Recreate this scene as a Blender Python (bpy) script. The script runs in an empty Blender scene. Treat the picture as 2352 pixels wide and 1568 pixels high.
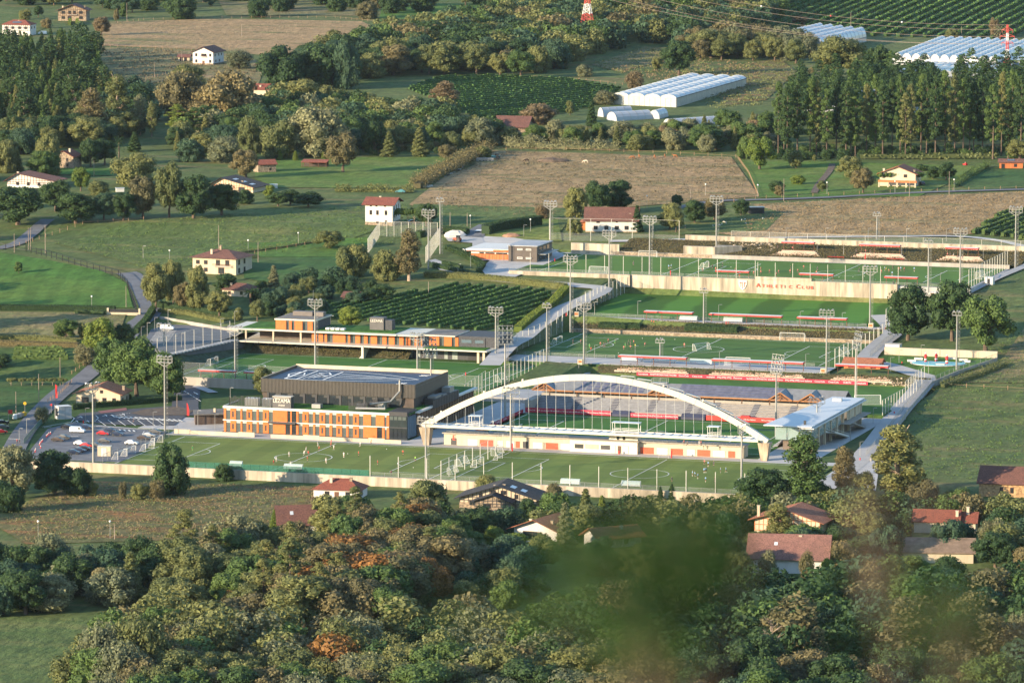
import bpy, bmesh, math, random
import numpy as np
from mathutils import Vector, Matrix
from mathutils.geometry import tessellate_polygon
rnd = random.Random(7)
R = math.radians
sc = bpy.context.scene
col = sc.collection
# == camera, sky, sun, exposure
FPX, PITCH, CAMH, CAMY = 12633.0,0.1282,260.0,-1800.0
cam = bpy.data.objects.new('camera', bpy.data.cameras.new('camera'))
col.objects.link(cam)
cam.location = (0, CAMY, CAMH)
cam.rotation_euler = (math.pi / 2 - PITCH, 0,0)
cam.data.sensor_width = 36
cam.data.lens = 36 * FPX / 2352
cam.data.clip_start = 1
cam.data.clip_end = 9000
cam.data.dof.use_dof = True
cam.data.dof.focus_distance = 1900
cam.data.dof.aperture_fstop = 2.0
sc.camera = cam
SUN_EL = R(14)
SUN_AZ = (-0.866,-0.5)                      # from the left and a little behind the camera
world = bpy.data.worlds.new('World'); sc.world = world; world.use_nodes = True
nt = world.node_tree; bg = nt.nodes['Background']
sky = nt.nodes.new('ShaderNodeTexSky'); sky.sky_type = 'NISHITA'; sky.sun_disc = False
sky.sun_elevation = SUN_EL
sky.sun_rotation = math.atan2(SUN_AZ[0], SUN_AZ[1])
sky.air_density = 1.3; sky.dust_density = 0.3; sky.ozone_density = 3.5
nt.links.new(sky.outputs[0], bg.inputs[0]); bg.inputs[1].default_value = 0.13
sun = bpy.data.objects.new('sun', bpy.data.lights.new('sun', 'SUN')); col.objects.link(sun)
sun.data.energy = 4.3; sun.data.angle = R(0.5); sun.data.color = (1.0,0.80,0.55)
sv = Vector((SUN_AZ[0] * math.cos(SUN_EL), SUN_AZ[1] * math.cos(SUN_EL), math.sin(SUN_EL)))
sun.rotation_euler = sv.to_track_quat('Z', 'Y').to_euler()
sc.view_settings.view_transform = 'Standard'
sc.view_settings.look = 'None'
sc.view_settings.exposure = 1.48
sc.view_settings.gamma = 1
sc.view_settings.use_curve_mapping = False
sc.render.engine = 'CYCLES'
sc.cycles.use_denoising = True
sc.cycles.max_bounces = 5
sc.cycles.diffuse_bounces = 2
sc.cycles.glossy_bounces = 2
sc.cycles.transparent_max_bounces = 12
sc.cycles.volume_bounces = 0
# == surveying: the site frame (u to the right along the pitches, v away)
AN = R(17.6); CU, SU = math.cos(AN), math.sin(AN)
OX, OY = -106.1,-24.15
def UV(u, v): return (OX + u * CU + v * SU, OY - u * SU + v * CU)
def toUV(x, y):
 x -= OX; y -= OY
 return (x * CU - y * SU, x * SU + y * CU)
HL = [(-9e3,-3),(-400,-3),(-70,-2.6),(-45,-.15),(110,0),(150,4),(200,7),(260,8.5),(345,13.5),(425,15),(455,18),(520,18.8),(1600,24),(9e3,40)]
HR = [(-9e3,-3),(-400,-3),(-70,-2.6),(-45,-.15),(110,0),(180,3),(230,5.5),(262,7),(345,12),(425,15.5),(455,18.5),(520,19.2),(1600,24),(9e3,40)]
HLx, HLy = zip(*HL); HRx, HRy = zip(*HR)
def H0(u, v):
 k = min(1, max(0,(u - 60) / 50))
 return float(np.interp(v, HLx, HLy)) * (1 - k) + float(np.interp(v, HRx, HRy)) * k
# terraces cut into the slope: u0, u1, v0, v1, level
TER = [(-62,218,-67,108,0.0),(-53,66,112,206,2.5),(84,207,108,178,1.0),(47,168,181,268,4.0),
 (44,166,275,354.6,8.0),(-3,180,355,426,14.5),(-90,-62,152,216,7.0)]
def tlevel(u, v):
 for a, b, c, d, z in TER:
  if a <= u <= b and c <= v <= d: return z
 return None
def HH(u, v):
 t = tlevel(u, v)
 return H0(u, v) if t is None else t
def H(x, y): return HH(*toUV(x, y))
def ray(px, py):
 x = (px - 1176) / FPX; y = (784 - py) / FPX
 return (x, math.cos(PITCH) + y * math.sin(PITCH),-math.sin(PITCH) + y * math.cos(PITCH))
def G(px, py, z=None):                         # a surveyed point of the photograph -> where it stands on the ground
 r = ray(px, py)
 if z is not None:
  t = (z - CAMH) / r[2]; return Vector((r[0] * t, CAMY + r[1] * t, z))
 lo = 500; 
 for i in range(1200):
  t = lo + i * 4
  if CAMH + r[2] * t <= H(r[0] * t, CAMY + r[1] * t):
   a, b = t - 4, t
   for _ in range(10):
    m = (a + b) / 2
    if CAMH + r[2] * m <= H(r[0] * m, CAMY + r[1] * m): b = m
    else: a = m
   t = b; break
 x, y = r[0] * t, CAMY + r[1] * t
 return Vector((x, y, H(x, y)))
def K(t, x, y):                                # sheet coordinates (a 3 by 3 survey of the picture)
 return (x * .34179 + {'L': 0, 'M': 775.2, 'R': 1548.1}[t[1]], y * .34179 + {'T': 0, 'M': 516.8, 'B': 1032.4}[t[0]])
ZT = {'a': (680,1180,800 / 2163), 'b': (1280,1380,800 / 2163), 'c': (1900,1380,800 / 2163), 'd': (2600,1380,900 / 2352),
 'e': (1900,900,900 / 2352), 'f': (2700,900,900 / 2352), 'g': (3300,1000,796 / 2152), 'h': (0,1480,800 / 2163)}
def Q(t, x, y):
 if len(t) == 2: return K(t, x, y)
 if t == 'D': return (x, y)
 o = ZT[t]; return ((x * o[2] + o[0]) / 1.7415,(y * o[2] + o[1]) / 1.7415)
def GP(t, x, y, z=None): return G(*Q(t, x, y), z)
def scale_at(p): return (p[1] - CAMY) / FPX    # metres per survey pixel at that distance
# == materials
MATS = {}
def node_mat(name):
 m = bpy.data.materials.new(name); m.use_nodes = True
 n = m.node_tree.nodes; return m, n, m.node_tree.links, n['Principled BSDF']
def mixc(n, l, fac, a, b, blend='MIX'):
 x = n.new('ShaderNodeMix'); x.data_type = 'RGBA'; x.blend_type = blend
 for s, v in ((x.inputs[0], fac),(x.inputs[6], a),(x.inputs[7], b)):
  if isinstance(v, (int, float)): s.default_value = v
  elif isinstance(v, tuple): s.default_value = (*v, 1)
  else: l.new(v, s)
 return x.outputs[2]
def noise(n, l, scale, detail=3, vec=None, sx=1, sy=1, sz=1, rough=.55):
 t = n.new('ShaderNodeTexNoise'); t.inputs['Scale'].default_value = scale; t.inputs['Detail'].default_value = detail
 t.inputs['Roughness'].default_value = rough
 if vec is not None:
  mp = n.new('ShaderNodeMapping'); mp.inputs['Scale'].default_value = (sx, sy, sz)
  l.new(vec, mp.inputs[0]); l.new(mp.outputs[0], t.inputs['Vector'])
 return t.outputs['Fac']
def ramp(n, l, fac, a, b):
 r = n.new('ShaderNodeMapRange'); r.inputs[1].default_value = a; r.inputs[2].default_value = b
 r.clamp = True; l.new(fac, r.inputs[0]); return r.outputs[0]
def flat(name, c, rough=.6, metal=0, var=.12, scale=.6, streak=False, bump=0, bscale=3, alpha=1, spec=.5, emit=0):
 if name in MATS: return MATS[name]
 m, n, l, b = node_mat(name)
 co = n.new('ShaderNodeNewGeometry').outputs['Position']
 f = noise(n, l, scale, 4, co, 1,1,.12 if streak else 1)
 dark = tuple(v * (1 - var * 1.6) for v in c); lite = tuple(min(1, v * (1 + var)) for v in c)
 o = mixc(n, l, ramp(n, l, f, .3,.7), dark, lite)
 oi = n.new('ShaderNodeObjectInfo').outputs['Random']
 o = mixc(n, l, ramp(n, l, oi, 0,1), o, mixc(n, l, 1.0, o, (.88,.88,.88), 'MULTIPLY'))
 l.new(o, b.inputs['Base Color']); b.inputs['Roughness'].default_value = rough
 b.inputs['Metallic'].default_value = metal; b.inputs['Specular IOR Level'].default_value = spec
 if alpha < 1: b.inputs['Alpha'].default_value = alpha
 if bump:
  bp = n.new('ShaderNodeBump'); bp.inputs['Strength'].default_value = 1; bp.inputs['Distance'].default_value = bump
  l.new(noise(n, l, bscale, 4, co), bp.inputs['Height']); l.new(bp.outputs[0], b.inputs['Normal'])
 MATS[name] = m; return m
def field(name, cols, s1=.02, s2=.25, bump=.25, stripes=None, st=.5, rough=.95, dry=None, rough_ok=True):
 """grassland: two scales of patches drawn out along the slope, tufts as relief, optional stripes: mowing lines, painted shadow bands on pitches"""
 if name in MATS: return MATS[name]
 m, n, l, b = node_mat(name)
 g = n.new('ShaderNodeNewGeometry').outputs['Position']
 mp = n.new('ShaderNodeMapping'); mp.inputs['Rotation'].default_value = (0,0, AN); l.new(g, mp.inputs[0]); g = mp.outputs[0]
 o = mixc(n, l, ramp(n, l, noise(n, l, s1,5, g, .55,1.25,1,.6),.38,.62), cols[0], cols[1])
 o = mixc(n, l, ramp(n, l, noise(n, l, s2,6, g, .5,1,1,.7),.42,.75), o, cols[2])
 if dry: o = mixc(n, l, ramp(n, l, noise(n, l, s1 * 2.7,5, g, .35,1.5,1,.65),.52,.66), o, dry)
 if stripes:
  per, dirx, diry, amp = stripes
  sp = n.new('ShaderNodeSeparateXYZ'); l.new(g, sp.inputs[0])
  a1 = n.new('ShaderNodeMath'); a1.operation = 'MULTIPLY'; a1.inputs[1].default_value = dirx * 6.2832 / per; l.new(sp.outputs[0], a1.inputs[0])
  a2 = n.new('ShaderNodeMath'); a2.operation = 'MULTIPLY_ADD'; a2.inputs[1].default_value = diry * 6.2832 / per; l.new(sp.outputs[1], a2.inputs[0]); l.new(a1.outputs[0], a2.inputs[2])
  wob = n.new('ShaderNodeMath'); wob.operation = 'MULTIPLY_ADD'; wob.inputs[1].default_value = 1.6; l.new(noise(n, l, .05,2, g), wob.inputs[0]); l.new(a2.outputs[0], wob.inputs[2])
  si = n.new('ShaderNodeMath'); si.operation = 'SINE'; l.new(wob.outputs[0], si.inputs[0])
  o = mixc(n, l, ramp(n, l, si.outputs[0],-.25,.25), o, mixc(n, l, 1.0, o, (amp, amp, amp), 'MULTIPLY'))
 for sc_, lo_, hi_, dk in ((.38,.36,.62,.66),(.09,.35,.65,.80)):
  fine = noise(n, l, sc_, 5, g, 1,.35,1,.8)
  o = mixc(n, l, ramp(n, l, fine, lo_, hi_), mixc(n, l, 1.0, o, (dk, dk, dk * .97), 'MULTIPLY'), mixc(n, l, 1.0, o, (1.12,1.12,1.1), 'MULTIPLY')) if rough_ok else o
 l.new(o, b.inputs['Base Color']); b.inputs['Roughness'].default_value = rough; b.inputs['Specular IOR Level'].default_value = .15
 if bump:
  bp = n.new('ShaderNodeBump'); bp.inputs['Strength'].default_value = 1; bp.inputs['Distance'].default_value = bump
  l.new(noise(n, l, .32,5, g, 1,.45,1,.7), bp.inputs['Height']); l.new(bp.outputs[0], b.inputs['Normal'])
 MATS[name] = m; return m
def leaf(name, c, c2=None, var=.28):
 """foliage: tone differs from leaf clump to leaf clump (attribute) and from plant to plant"""
 if name in MATS: return MATS[name]
 m, n, l, b = node_mat(name)
 at = n.new('ShaderNodeAttribute'); at.attribute_name = 'tone'
 c2 = c2 or tuple(v * 1.5 for v in c)
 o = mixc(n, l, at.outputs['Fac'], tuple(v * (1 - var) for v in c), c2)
 oi = n.new('ShaderNodeObjectInfo').outputs['Random']
 o = mixc(n, l, oi, mixc(n, l, 1.0, o, (.75,.8,.75), 'MULTIPLY'), mixc(n, l, 1.0, o, (1.2,1.1,.95), 'MULTIPLY'))
 l.new(o, b.inputs['Base Color']); b.inputs['Roughness'].default_value = .7; b.inputs['Specular IOR Level'].default_value = .25
 tr = n.new('ShaderNodeBsdfTranslucent'); l.new(o, tr.inputs[0])
 mx = n.new('ShaderNodeMixShader'); mx.inputs[0].default_value = .22
 l.new(b.outputs[0], mx.inputs[1]); l.new(tr.outputs[0], mx.inputs[2])
 l.new(mx.outputs[0], n['Material Output'].inputs[0])
 MATS[name] = m; return m
def glassm(name, c=(.05,.07,.08), alpha=1, rough=.08):
 if name in MATS: return MATS[name]
 m, n, l, b = node_mat(name)
 b.inputs['Base Color'].default_value = (*c, 1); b.inputs['Roughness'].default_value = rough
 b.inputs['Specular IOR Level'].default_value = .8
 if alpha < 1: b.inputs['Alpha'].default_value = alpha
 MATS[name] = m; return m
def tiles(name, c, c2, per=.45):
 """clay tiles: rows run down the slope in object space, every tile of slightly different firing"""
 if name in MATS: return MATS[name]
 m, n, l, b = node_mat(name)
 tc = n.new('ShaderNodeTexCoord').outputs['Object']
 o = mixc(n, l, ramp(n, l, noise(n, l, .5,4, tc),.35,.65), c, c2)
 o = mixc(n, l, ramp(n, l, noise(n, l, 2.5,3, tc),.45,.7), o, tuple(v * .55 for v in c2))
 w = n.new('ShaderNodeTexWave'); w.bands_direction = 'DIAGONAL'; w.inputs['Scale'].default_value = 6.283 / per / 20 * 6; w.inputs['Distortion'].default_value = .3
 l.new(tc, w.inputs[0])
 o = mixc(n, l, ramp(n, l, w.outputs['Fac'],.1,.5), mixc(n, l, 1.0, o, (.75,.75,.75), 'MULTIPLY'), o)
 l.new(o, b.inputs['Base Color']); b.inputs['Roughness'].default_value = .85
 bp = n.new('ShaderNodeBump'); bp.inputs['Distance'].default_value = .08; l.new(w.outputs['Fac'], bp.inputs['Height']); l.new(bp.outputs[0], b.inputs['Normal'])
 MATS[name] = m; return m
WHITE = flat('white_paint', (.62,.60,.56),.5, var=.05)
WALLW = flat('white_render', (.60,.57,.53),.9, var=.08, streak=True)
CREAM = flat('cream_render', (.52,.43,.31),.9, var=.08, streak=True)
STONE = flat('rough_stone', (.30,.23,.16),.95, var=.4, scale=1.4, bump=.08)
CONC = flat('concrete', (.34,.31,.27),.9, var=.12, streak=True, scale=.35)
CONCD = flat('stained_concrete_wall', (.44,.37,.28),.92, var=.34, streak=True, scale=.45)
PAVE = flat('pale_paving', (.40,.39,.38),.9, var=.08, scale=.2)
ASPH = flat('worn_asphalt', (.13,.135,.15),.9, var=.16, scale=.25)
ASPHD = flat('dark_asphalt', (.06,.065,.08),.9, var=.12, scale=.3)
STEEL = flat('galvanised_steel', (.30,.295,.28),.45,.3, var=.06)
DARK = flat('charcoal_metal', (.035,.035,.04),.5,.2, var=.1)
DARKW = flat('dark_wood_cladding', (.07,.05,.04),.8, var=.2)
BROWN = flat('brown_paint', (.12,.05,.025),.7)
ORANGE = flat('orange_cladding', (.52,.125,.012),.6, var=.1, scale=1.5)
ORAN2 = flat('orange_timber', (.5,.14,.04),.7, var=.2, streak=True, scale=1.5)
RED = flat('red_paint', (.55,.02,.02),.5, var=.06)
REDO = flat('orange_red_shutter', (.60,.075,.02),.6)
YEL = flat('yellow_paint', (.65,.38,.02),.5)
GLASS = glassm('window_glass', (.02,.025,.03), rough=.15)
GLASSB = glassm('blue_window_glass', (.10,.14,.17))
GLASSC = glassm('clear_glass', (.55,.65,.65), alpha=.4)
NET = flat('netting', (.35,.38,.36),.9, alpha=.16, var=.05)
NETG = flat('green_screen_netting', (.02,.13,.09),.9, alpha=.75, var=.1)
NETW = flat('white_goal_net', (.7,.7,.7),.9, alpha=.13, var=.05)
SKIN = flat('skin', (.45,.24,.15),.6, var=.05)
BLACK = flat('black_plastic', (.012,.012,.014),.5)
T_RED = tiles('red_roof_tiles', (.36,.10,.055),(.28,.075,.045))
T_ORA = tiles('orange_roof_tiles', (.52,.20,.10),(.42,.145,.075))
T_BRN = tiles('brown_roof_tiles', (.25,.105,.075),(.19,.08,.06))
T_SLT = tiles('slate_roof_tiles', (.045,.046,.056),(.03,.03,.038))
SHEETW = flat('white_poly_sheet', (.54,.57,.60),.35, var=.06, scale=.3)
BARK = flat('tree_bark', (.12,.085,.06),.95, var=.3)
BARKP = flat('pale_bark', (.32,.24,.18),.95, var=.3)
# == mesh building
class MB:
 def __init__(s): s.v = []; s.f = []; s.m = []
 def add(s, vs, fs, mi=0):
  o = len(s.v); s.v += [tuple(p) for p in vs]; s.f += [tuple(i + o for i in f) for f in fs]; s.m += [mi] * len(fs); return s
 def box(s, x0, x1, y0, y1, z0, z1, mi=0):
  return s.add([(x0, y0, z0),(x1, y0, z0),(x1, y1, z0),(x0, y1, z0),(x0, y0, z1),(x1, y0, z1),(x1, y1, z1),(x0, y1, z1)],
     [(3,2,1,0),(4,5,6,7),(0,1,5,4),(1,2,6,5),(2,3,7,6),(3,0,4,7)], mi)
 def prism(s, pts, z0, z1, mi=0):
  n = len(pts)
  a = sum(pts[i][0] * pts[(i + 1) % n][1] - pts[(i + 1) % n][0] * pts[i][1] for i in range(n))
  if a < 0: pts = pts[::-1]
  vs = [(p[0], p[1], z0) for p in pts] + [(p[0], p[1], z1) for p in pts]
  fs = [tuple(range(n))[::-1], tuple(range(n, 2 * n))] + [(i, (i + 1) % n, n + (i + 1) % n, n + i) for i in range(n)]
  return s.add(vs, fs, mi)
 def xprism(s, pts, x0, x1, mi=0):           # outline in (y, z), drawn along x
  n = len(pts)
  vs = [(x0, p[0], p[1]) for p in pts] + [(x1, p[0], p[1]) for p in pts]
  return s.add(vs, [tuple(range(n))[::-1], tuple(range(n, 2 * n))] + [(i, (i + 1) % n, n + (i + 1) % n, n + i) for i in range(n)], mi)
 def yprism(s, pts, y0, y1, mi=0):           # outline in (x, z), drawn along y
  n = len(pts)
  vs = [(p[0], y0, p[1]) for p in pts] + [(p[0], y1, p[1]) for p in pts]
  return s.add(vs, [tuple(range(n)), tuple(range(n, 2 * n))[::-1]] + [(i, n + i, n + (i + 1) % n, (i + 1) % n) for i in range(n)], mi)
 def tube(s, p0, p1, r0, r1=None, n=6, mi=0):
  r1 = r0 if r1 is None else r1
  p0, p1 = Vector(p0), Vector(p1); d = (p1 - p0)
  if d.length < 1e-6: return s
  q = d.to_track_quat('Z', 'Y')
  vs = []
  for p, r in ((p0, r0),(p1, r1)):
   for i in range(n):
    a = 6.28318 * i / n; vs.append(p + q @ Vector((math.cos(a) * r, math.sin(a) * r, 0)))
  return s.add(vs, [(i, (i + 1) % n, n + (i + 1) % n, n + i) for i in range(n)] + [tuple(range(n))[::-1], tuple(range(n, 2 * n))], mi)
 def bar(s, p0, p1, w, h, mi=0):
  p0, p1 = Vector(p0), Vector(p1); d = (p1 - p0).normalized()
  up = Vector((0,0,1)) if abs(d.z) < .95 else Vector((0,1,0))
  a = d.cross(up).normalized() * w / 2; b = a.cross(d).normalized() * h / 2
  vs = [p + x for p in (p0, p1) for x in (-a - b, a - b, a + b, -a + b)]
  return s.add(vs, [(3,2,1,0),(4,5,6,7),(0,1,5,4),(1,2,6,5),(2,3,7,6),(3,0,4,7)], mi)
 def quad(s, a, b, c, d, mi=0): return s.add([a, b, c, d], [(0,1,2,3)], mi)
 def ball(s, c, r, mi=0, n=8, k=5, sz=1):
  vs = [(c[0], c[1], c[2] - r * sz)]
  for i in range(1, k):
   t = math.pi * i / k
   for j in range(n):
    a = 6.28318 * j / n; vs.append((c[0] + r * math.sin(t) * math.cos(a), c[1] + r * math.sin(t) * math.sin(a), c[2] - r * sz * math.cos(t)))
  vs.append((c[0], c[1], c[2] + r * sz)); L = len(vs) - 1
  fs = [(0,1 + (j + 1) % n, 1 + j) for j in range(n)]
  for i in range(k - 2):
   for j in range(n): fs.append((1 + i * n + j, 1 + i * n + (j + 1) % n, 1 + (i + 1) * n + (j + 1) % n, 1 + (i + 1) * n + j))
  fs += [(1 + (k - 2) * n + j, 1 + (k - 2) * n + (j + 1) % n, L) for j in range(n)]
  return s.add(vs, fs, mi)
 def mesh(s, name, mats):
  me = bpy.data.meshes.new(name); me.from_pydata(s.v, [], s.f)
  for m in (mats if isinstance(mats, (list, tuple)) else [mats]): me.materials.append(m)
  if any(s.m): me.polygons.foreach_set('material_index', s.m)
  me.update(); return me
 def build(s, name, mats, parent=None, **kw):
  if not s.v: return None
  return put(name, s.mesh(name, mats), parent, **kw)
def BX(t, nm, mat, *a):
 m = MB(); m.box(*a); return m.build(nm, mat, t)
def put(name, me, parent=None, loc=None, rz=None, label=None, kind=None, sc_=None):
 o = bpy.data.objects.new(name, me); col.objects.link(o)
 if parent is not None: o.parent = parent
 if loc is not None: o.location = loc
 if rz is not None: o.rotation_euler = (0,0, rz)
 if sc_ is not None: o.scale = sc_
 if label: o['label'] = label
 if kind: o['kind'] = kind
 return o
def tag(o, label, cat, group=None):
 o['label'] = label; o['category'] = cat
 if group: o['group'] = group
 return o
def thing(name, label, cat, loc=(0,0,0), rz=0, group=None):
 o = bpy.data.objects.new(name, None); col.objects.link(o); o.empty_display_size = .5
 o.location = loc; o.rotation_euler = (0,0, rz)
 return tag(o, label, cat, group)
SITE = (OX, OY, 0)
def site_thing(name, label, cat, group=None, z=0): return thing(name, label, cat, (OX, OY, z),-AN, group)
def at_uv(u, v, z): return Vector((*UV(u, v), z))
def clone(root, loc, rz=None, label=None, group=None, sc_=None):
 r = root.copy(); col.objects.link(r); r.location = loc
 if rz is not None: r.rotation_euler = (0,0, rz)
 if sc_ is not None: r.scale = sc_
 if label: r['label'] = label
 if group: r['group'] = group
 for ch in list(root.children):
  c = ch.copy(); col.objects.link(c); c.parent = r
  for g in ch.children:
   d = g.copy(); col.objects.link(d); d.parent = c
 return r
ORD = ['first', 'second', 'third', 'fourth', 'fifth', 'sixth', 'seventh', 'eighth', 'ninth', 'tenth', 'eleventh', 'twelfth', 'thirteenth', 'fourteenth', 'fifteenth',
 'sixteenth', 'seventeenth', 'eighteenth', 'nineteenth', 'twentieth'] + ['%dth' % i if i % 10 not in (1,2,3) else '%d%s' % (i, {1: 'st', 2: 'nd', 3: 'rd'}[i % 10]) for i in range(21,120)]
def text_part(body, size, mat, parent, loc, rot, depth=.04, name='lettering', align='CENTER', sx=1):
 cu = bpy.data.curves.new(name, 'FONT'); cu.body = body; cu.size = size; cu.extrude = depth; cu.align_x = align; cu.align_y = 'CENTER'
 cu.resolution_u = 2
 t = bpy.data.objects.new(name + '_tmp', cu); col.objects.link(t)
 me = bpy.data.meshes.new_from_object(t.evaluated_get(bpy.context.evaluated_depsgraph_get()))
 bpy.data.objects.remove(t); me.materials.clear(); me.materials.append(mat)
 o = put(name, me, parent, loc); o.rotation_euler = rot; o.scale = (sx, 1,1)
 return o
# == ground, fields, roads
def axis(parts):
 out = []
 for a, b, st in parts: out += list(np.arange(a, b, st))
 return out
def ground():
 us = axis([(-1500,-200,60),(-200,-100,20),(-100,230,4),(230,330,20),(330,1500,60)])
 vs = axis([(-1300,-120,60),(-120,470,4),(470,700,20),(700,3200,80)])
 V_ = []
 for v in vs:
  for u in us:
   z = H0(u, v)
   for a, b, c, d, t in TER:
    if a - 1 <= u <= b + 1 and c - 1 <= v <= d + 1: z = min(z, t - .8)
   x, y = UV(u, v); V_.append((x, y, z))
 n = len(us); F_ = [(j * n + i, j * n + i + 1,(j + 1) * n + i + 1,(j + 1) * n + i) for j in range(len(vs) - 1) for i in range(n - 1)]
 me = bpy.data.meshes.new('ground'); me.from_pydata(V_, [], F_)
 me.materials.append(field('meadow_ground', [(.09,.132,.042),(.13,.155,.052),(.072,.112,.037)], dry=(.17,.15,.065)))
 put('ground', me, kind='structure')
ground()
def sheet(name, pts, mat, off=.25, kind='structure', world=False, label=None, zf=None):
 P = [Vector(p) for p in pts] if world else [GP(*p) for p in pts]
 q = [toUV(p[0], p[1]) for p in P]
 bm = bmesh.new()
 tri = tessellate_polygon([[Vector((a, b, 0)) for a, b in q]])
 vs = [bm.verts.new((a, b, 0)) for a, b in q]
 for t in tri:
  try: bm.faces.new([vs[i] for i in t])
  except ValueError: pass
 v0, v1 = min(b for a, b in q), max(b for a, b in q); u0, u1 = min(a for a, b in q), max(a for a, b in q)
 cuts = [k for k in HLx + HRx if v0 < k < v1] + [k for k in np.arange(math.ceil(v0 / 12) * 12, v1,12 if v1 - v0 < 500 else 40)]
 for k in cuts: bmesh.ops.bisect_plane(bm, geom=bm.verts[:] + bm.edges[:] + bm.faces[:], plane_co=(0, k, 0), plane_no=(0,1,0))
 for k in np.arange(60,111,12.5):
  if u0 < k < u1: bmesh.ops.bisect_plane(bm, geom=bm.verts[:] + bm.edges[:] + bm.faces[:], plane_co=(k, 0,0), plane_no=(1,0,0))
 for w in bm.verts:
  u, v = w.co.x, w.co.y; x, y = UV(u, v)
  w.co = (x, y, (H0(u, v) if zf is None else zf(u, v)) + off)
 bmesh.ops.recalc_face_normals(bm, faces=bm.faces[:])
 for f in bm.faces:
  if f.normal.z < 0: f.normal_flip()
 me = bpy.data.meshes.new(name); bm.to_mesh(me); bm.free(); me.materials.append(mat)
 return put(name, me, kind=kind, label=label)
def ribbon(name, pts, w, mat, off=.4, world=False, zf=None, kind='structure', smooth=True, w1=None):
 P = [Vector(p) for p in pts] if world else [GP(*p) for p in pts]
 if smooth:                                  # catmull-rom through the surveyed points
  out = []
  for i in range(len(P) - 1):
   a, b, c, d = P[max(i - 1,0)], P[i], P[i + 1], P[min(i + 2, len(P) - 1)]
   k = max(2, int((c - b).length / 6))
   for j in range(k):
    t = j / k; out.append(.5 * ((2 * b) + (c - a) * t + (2 * a - 5 * b + 4 * c - d) * t * t + (3 * b - a - 3 * c + d) * t ** 3))
  P = out + [P[-1]]
 mb = MB(); L = []
 for i, p in enumerate(P):
  d = (P[min(i + 1, len(P) - 1)] - P[max(i - 1,0)]); d.z = 0; d.normalize(); nrm = Vector((-d.y, d.x, 0))
  ww = w if w1 is None else w + (w1 - w) * i / (len(P) - 1)
  for s in (-1,1):
   q = p + nrm * s * ww / 2
   z = (H0(*toUV(q.x, q.y)) if zf is None else zf(*toUV(q.x, q.y))) if zf != 'keep' else p.z
   L.append((q.x, q.y, z + off))
 mb.add(L, [(2 * i, 2 * i + 1,2 * i + 3,2 * i + 2)[::-1] for i in range(len(P) - 1)])
 return mb.build(name, mat, kind=kind)
HAY = field('hay_stubble', [(.38,.25,.135),(.29,.205,.10),(.42,.28,.15)], s1=.016, bump=1.2, dry=(.17,.17,.07))
HAYG = field('drying_pasture', [(.20,.18,.085),(.13,.155,.055),(.28,.21,.11)], s1=.02, bump=1.0, dry=(.30,.21,.115))
PAST = field('green_pasture', [(.092,.142,.042),(.135,.162,.054),(.074,.122,.037)], s1=.02, bump=.8, dry=(.17,.18,.065))
LAWN = field('bright_lawn', [(.075,.175,.03),(.11,.185,.035),(.06,.14,.028)], s1=.03, bump=.15, stripes=(9,1,.3,.86))
LAWNS = field('striped_meadow', [(.10,.19,.035),(.21,.23,.07),(.08,.16,.03)], s1=.02, bump=.15, stripes=(5,.25,1,.8))
ORCH = field('green_orchard', [(.05,.12,.03),(.09,.13,.04),(.04,.09,.03)], s1=.04, bump=.2)
DRYG = field('autumn_meadow', [(.12,.13,.05),(.19,.155,.07),(.09,.115,.04)], s1=.03, bump=.4, dry=(.30,.14,.06))
SOIL = flat('bare_soil', (.12,.085,.06),.95, var=.3, scale=.5, bump=.1)
BANKM = field('heath_bank', [(.085,.08,.045),(.06,.07,.032),(.11,.08,.05)], s1=.15, s2=.6, bump=.5)
D = 'D'
sheet('hay_field', [(D, 232,52),(D, 500,44),(D, 830,50),(D, 900,80),(D, 760,122),(D, 600,128),(D, 540,120),(D, 400,112),(D, 238,106)], HAY, .22)
sheet('sloping_pasture', [(D, 222,108),(D, 400,114),(D, 560,126),(D, 610,150),(D, 590,205),(D, 440,180),(D, 285,200),(D, 215,165)], HAYG, .2)
sheet('striped_meadow', [(D, 590,372),(D, 800,363),(D, 1078,360),(D, 1095,378),(D, 960,433),(D, 640,432),(D, 585,412)], LAWNS, .22)
sheet('central_hay_field', [(D, 1100,345),(D, 1680,362),(D, 1745,452),(D, 1400,480),(D, 1280,512),(D, 1010,515),(D, 940,470),(D, 990,430)], HAY, .22)
sheet('central_pasture', [(D, 950,470),(D, 1330,480),(D, 1290,530),(D, 1080,545),(D, 940,500)], PAST, .3)
sheet('large_pasture', [(D, 130,560),(D, 300,510),(D, 760,470),(D, 880,525),(D, 700,575),(D, 560,600),(D, 350,622),(D, 280,600)], PAST, .22)
sheet('bright_meadow', [(D, -30,575),(D, 60,590),(D, 230,622),(D, 290,650),(D, 306,708),(D, -30,706)], LAWN, .24)
sheet('brown_paddock', [(D, -30,716),(D, 290,720),(D, 280,750),(D, 180,782),(D, -30,776)], HAYG, .22)
sheet('garden_lawn', [(D, 1700,366),(D, 2240,382),(D, 2190,418),(D, 2110,452),(D, 1745,455)], LAWNS, .22)
sheet('orange_hay_field', [(D, 1560,520),(D, 1720,470),(D, 1980,458),(D, 2400,438),(D, 2400,478),(D, 2240,538),(D, 2000,548),(D, 1700,545)], HAY, .22)
sheet('kitchen_field', [(D, 2200,425),(D, 2270,385),(D, 2400,388),(D, 2400,430),(D, 2230,438)], ORCH, .22)
sheet('autumn_meadow', [(D, -40,1190),(D, 190,1105),(D, 770,1118),(D, 700,1200),(D, 430,1240),(D, 60,1250)], DRYG, .2)
sheet('shaded_lawn', [(D, -60,1415),(D, 215,1420),(D, 185,1600),(D, -60,1620)], PAST, .22)
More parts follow.
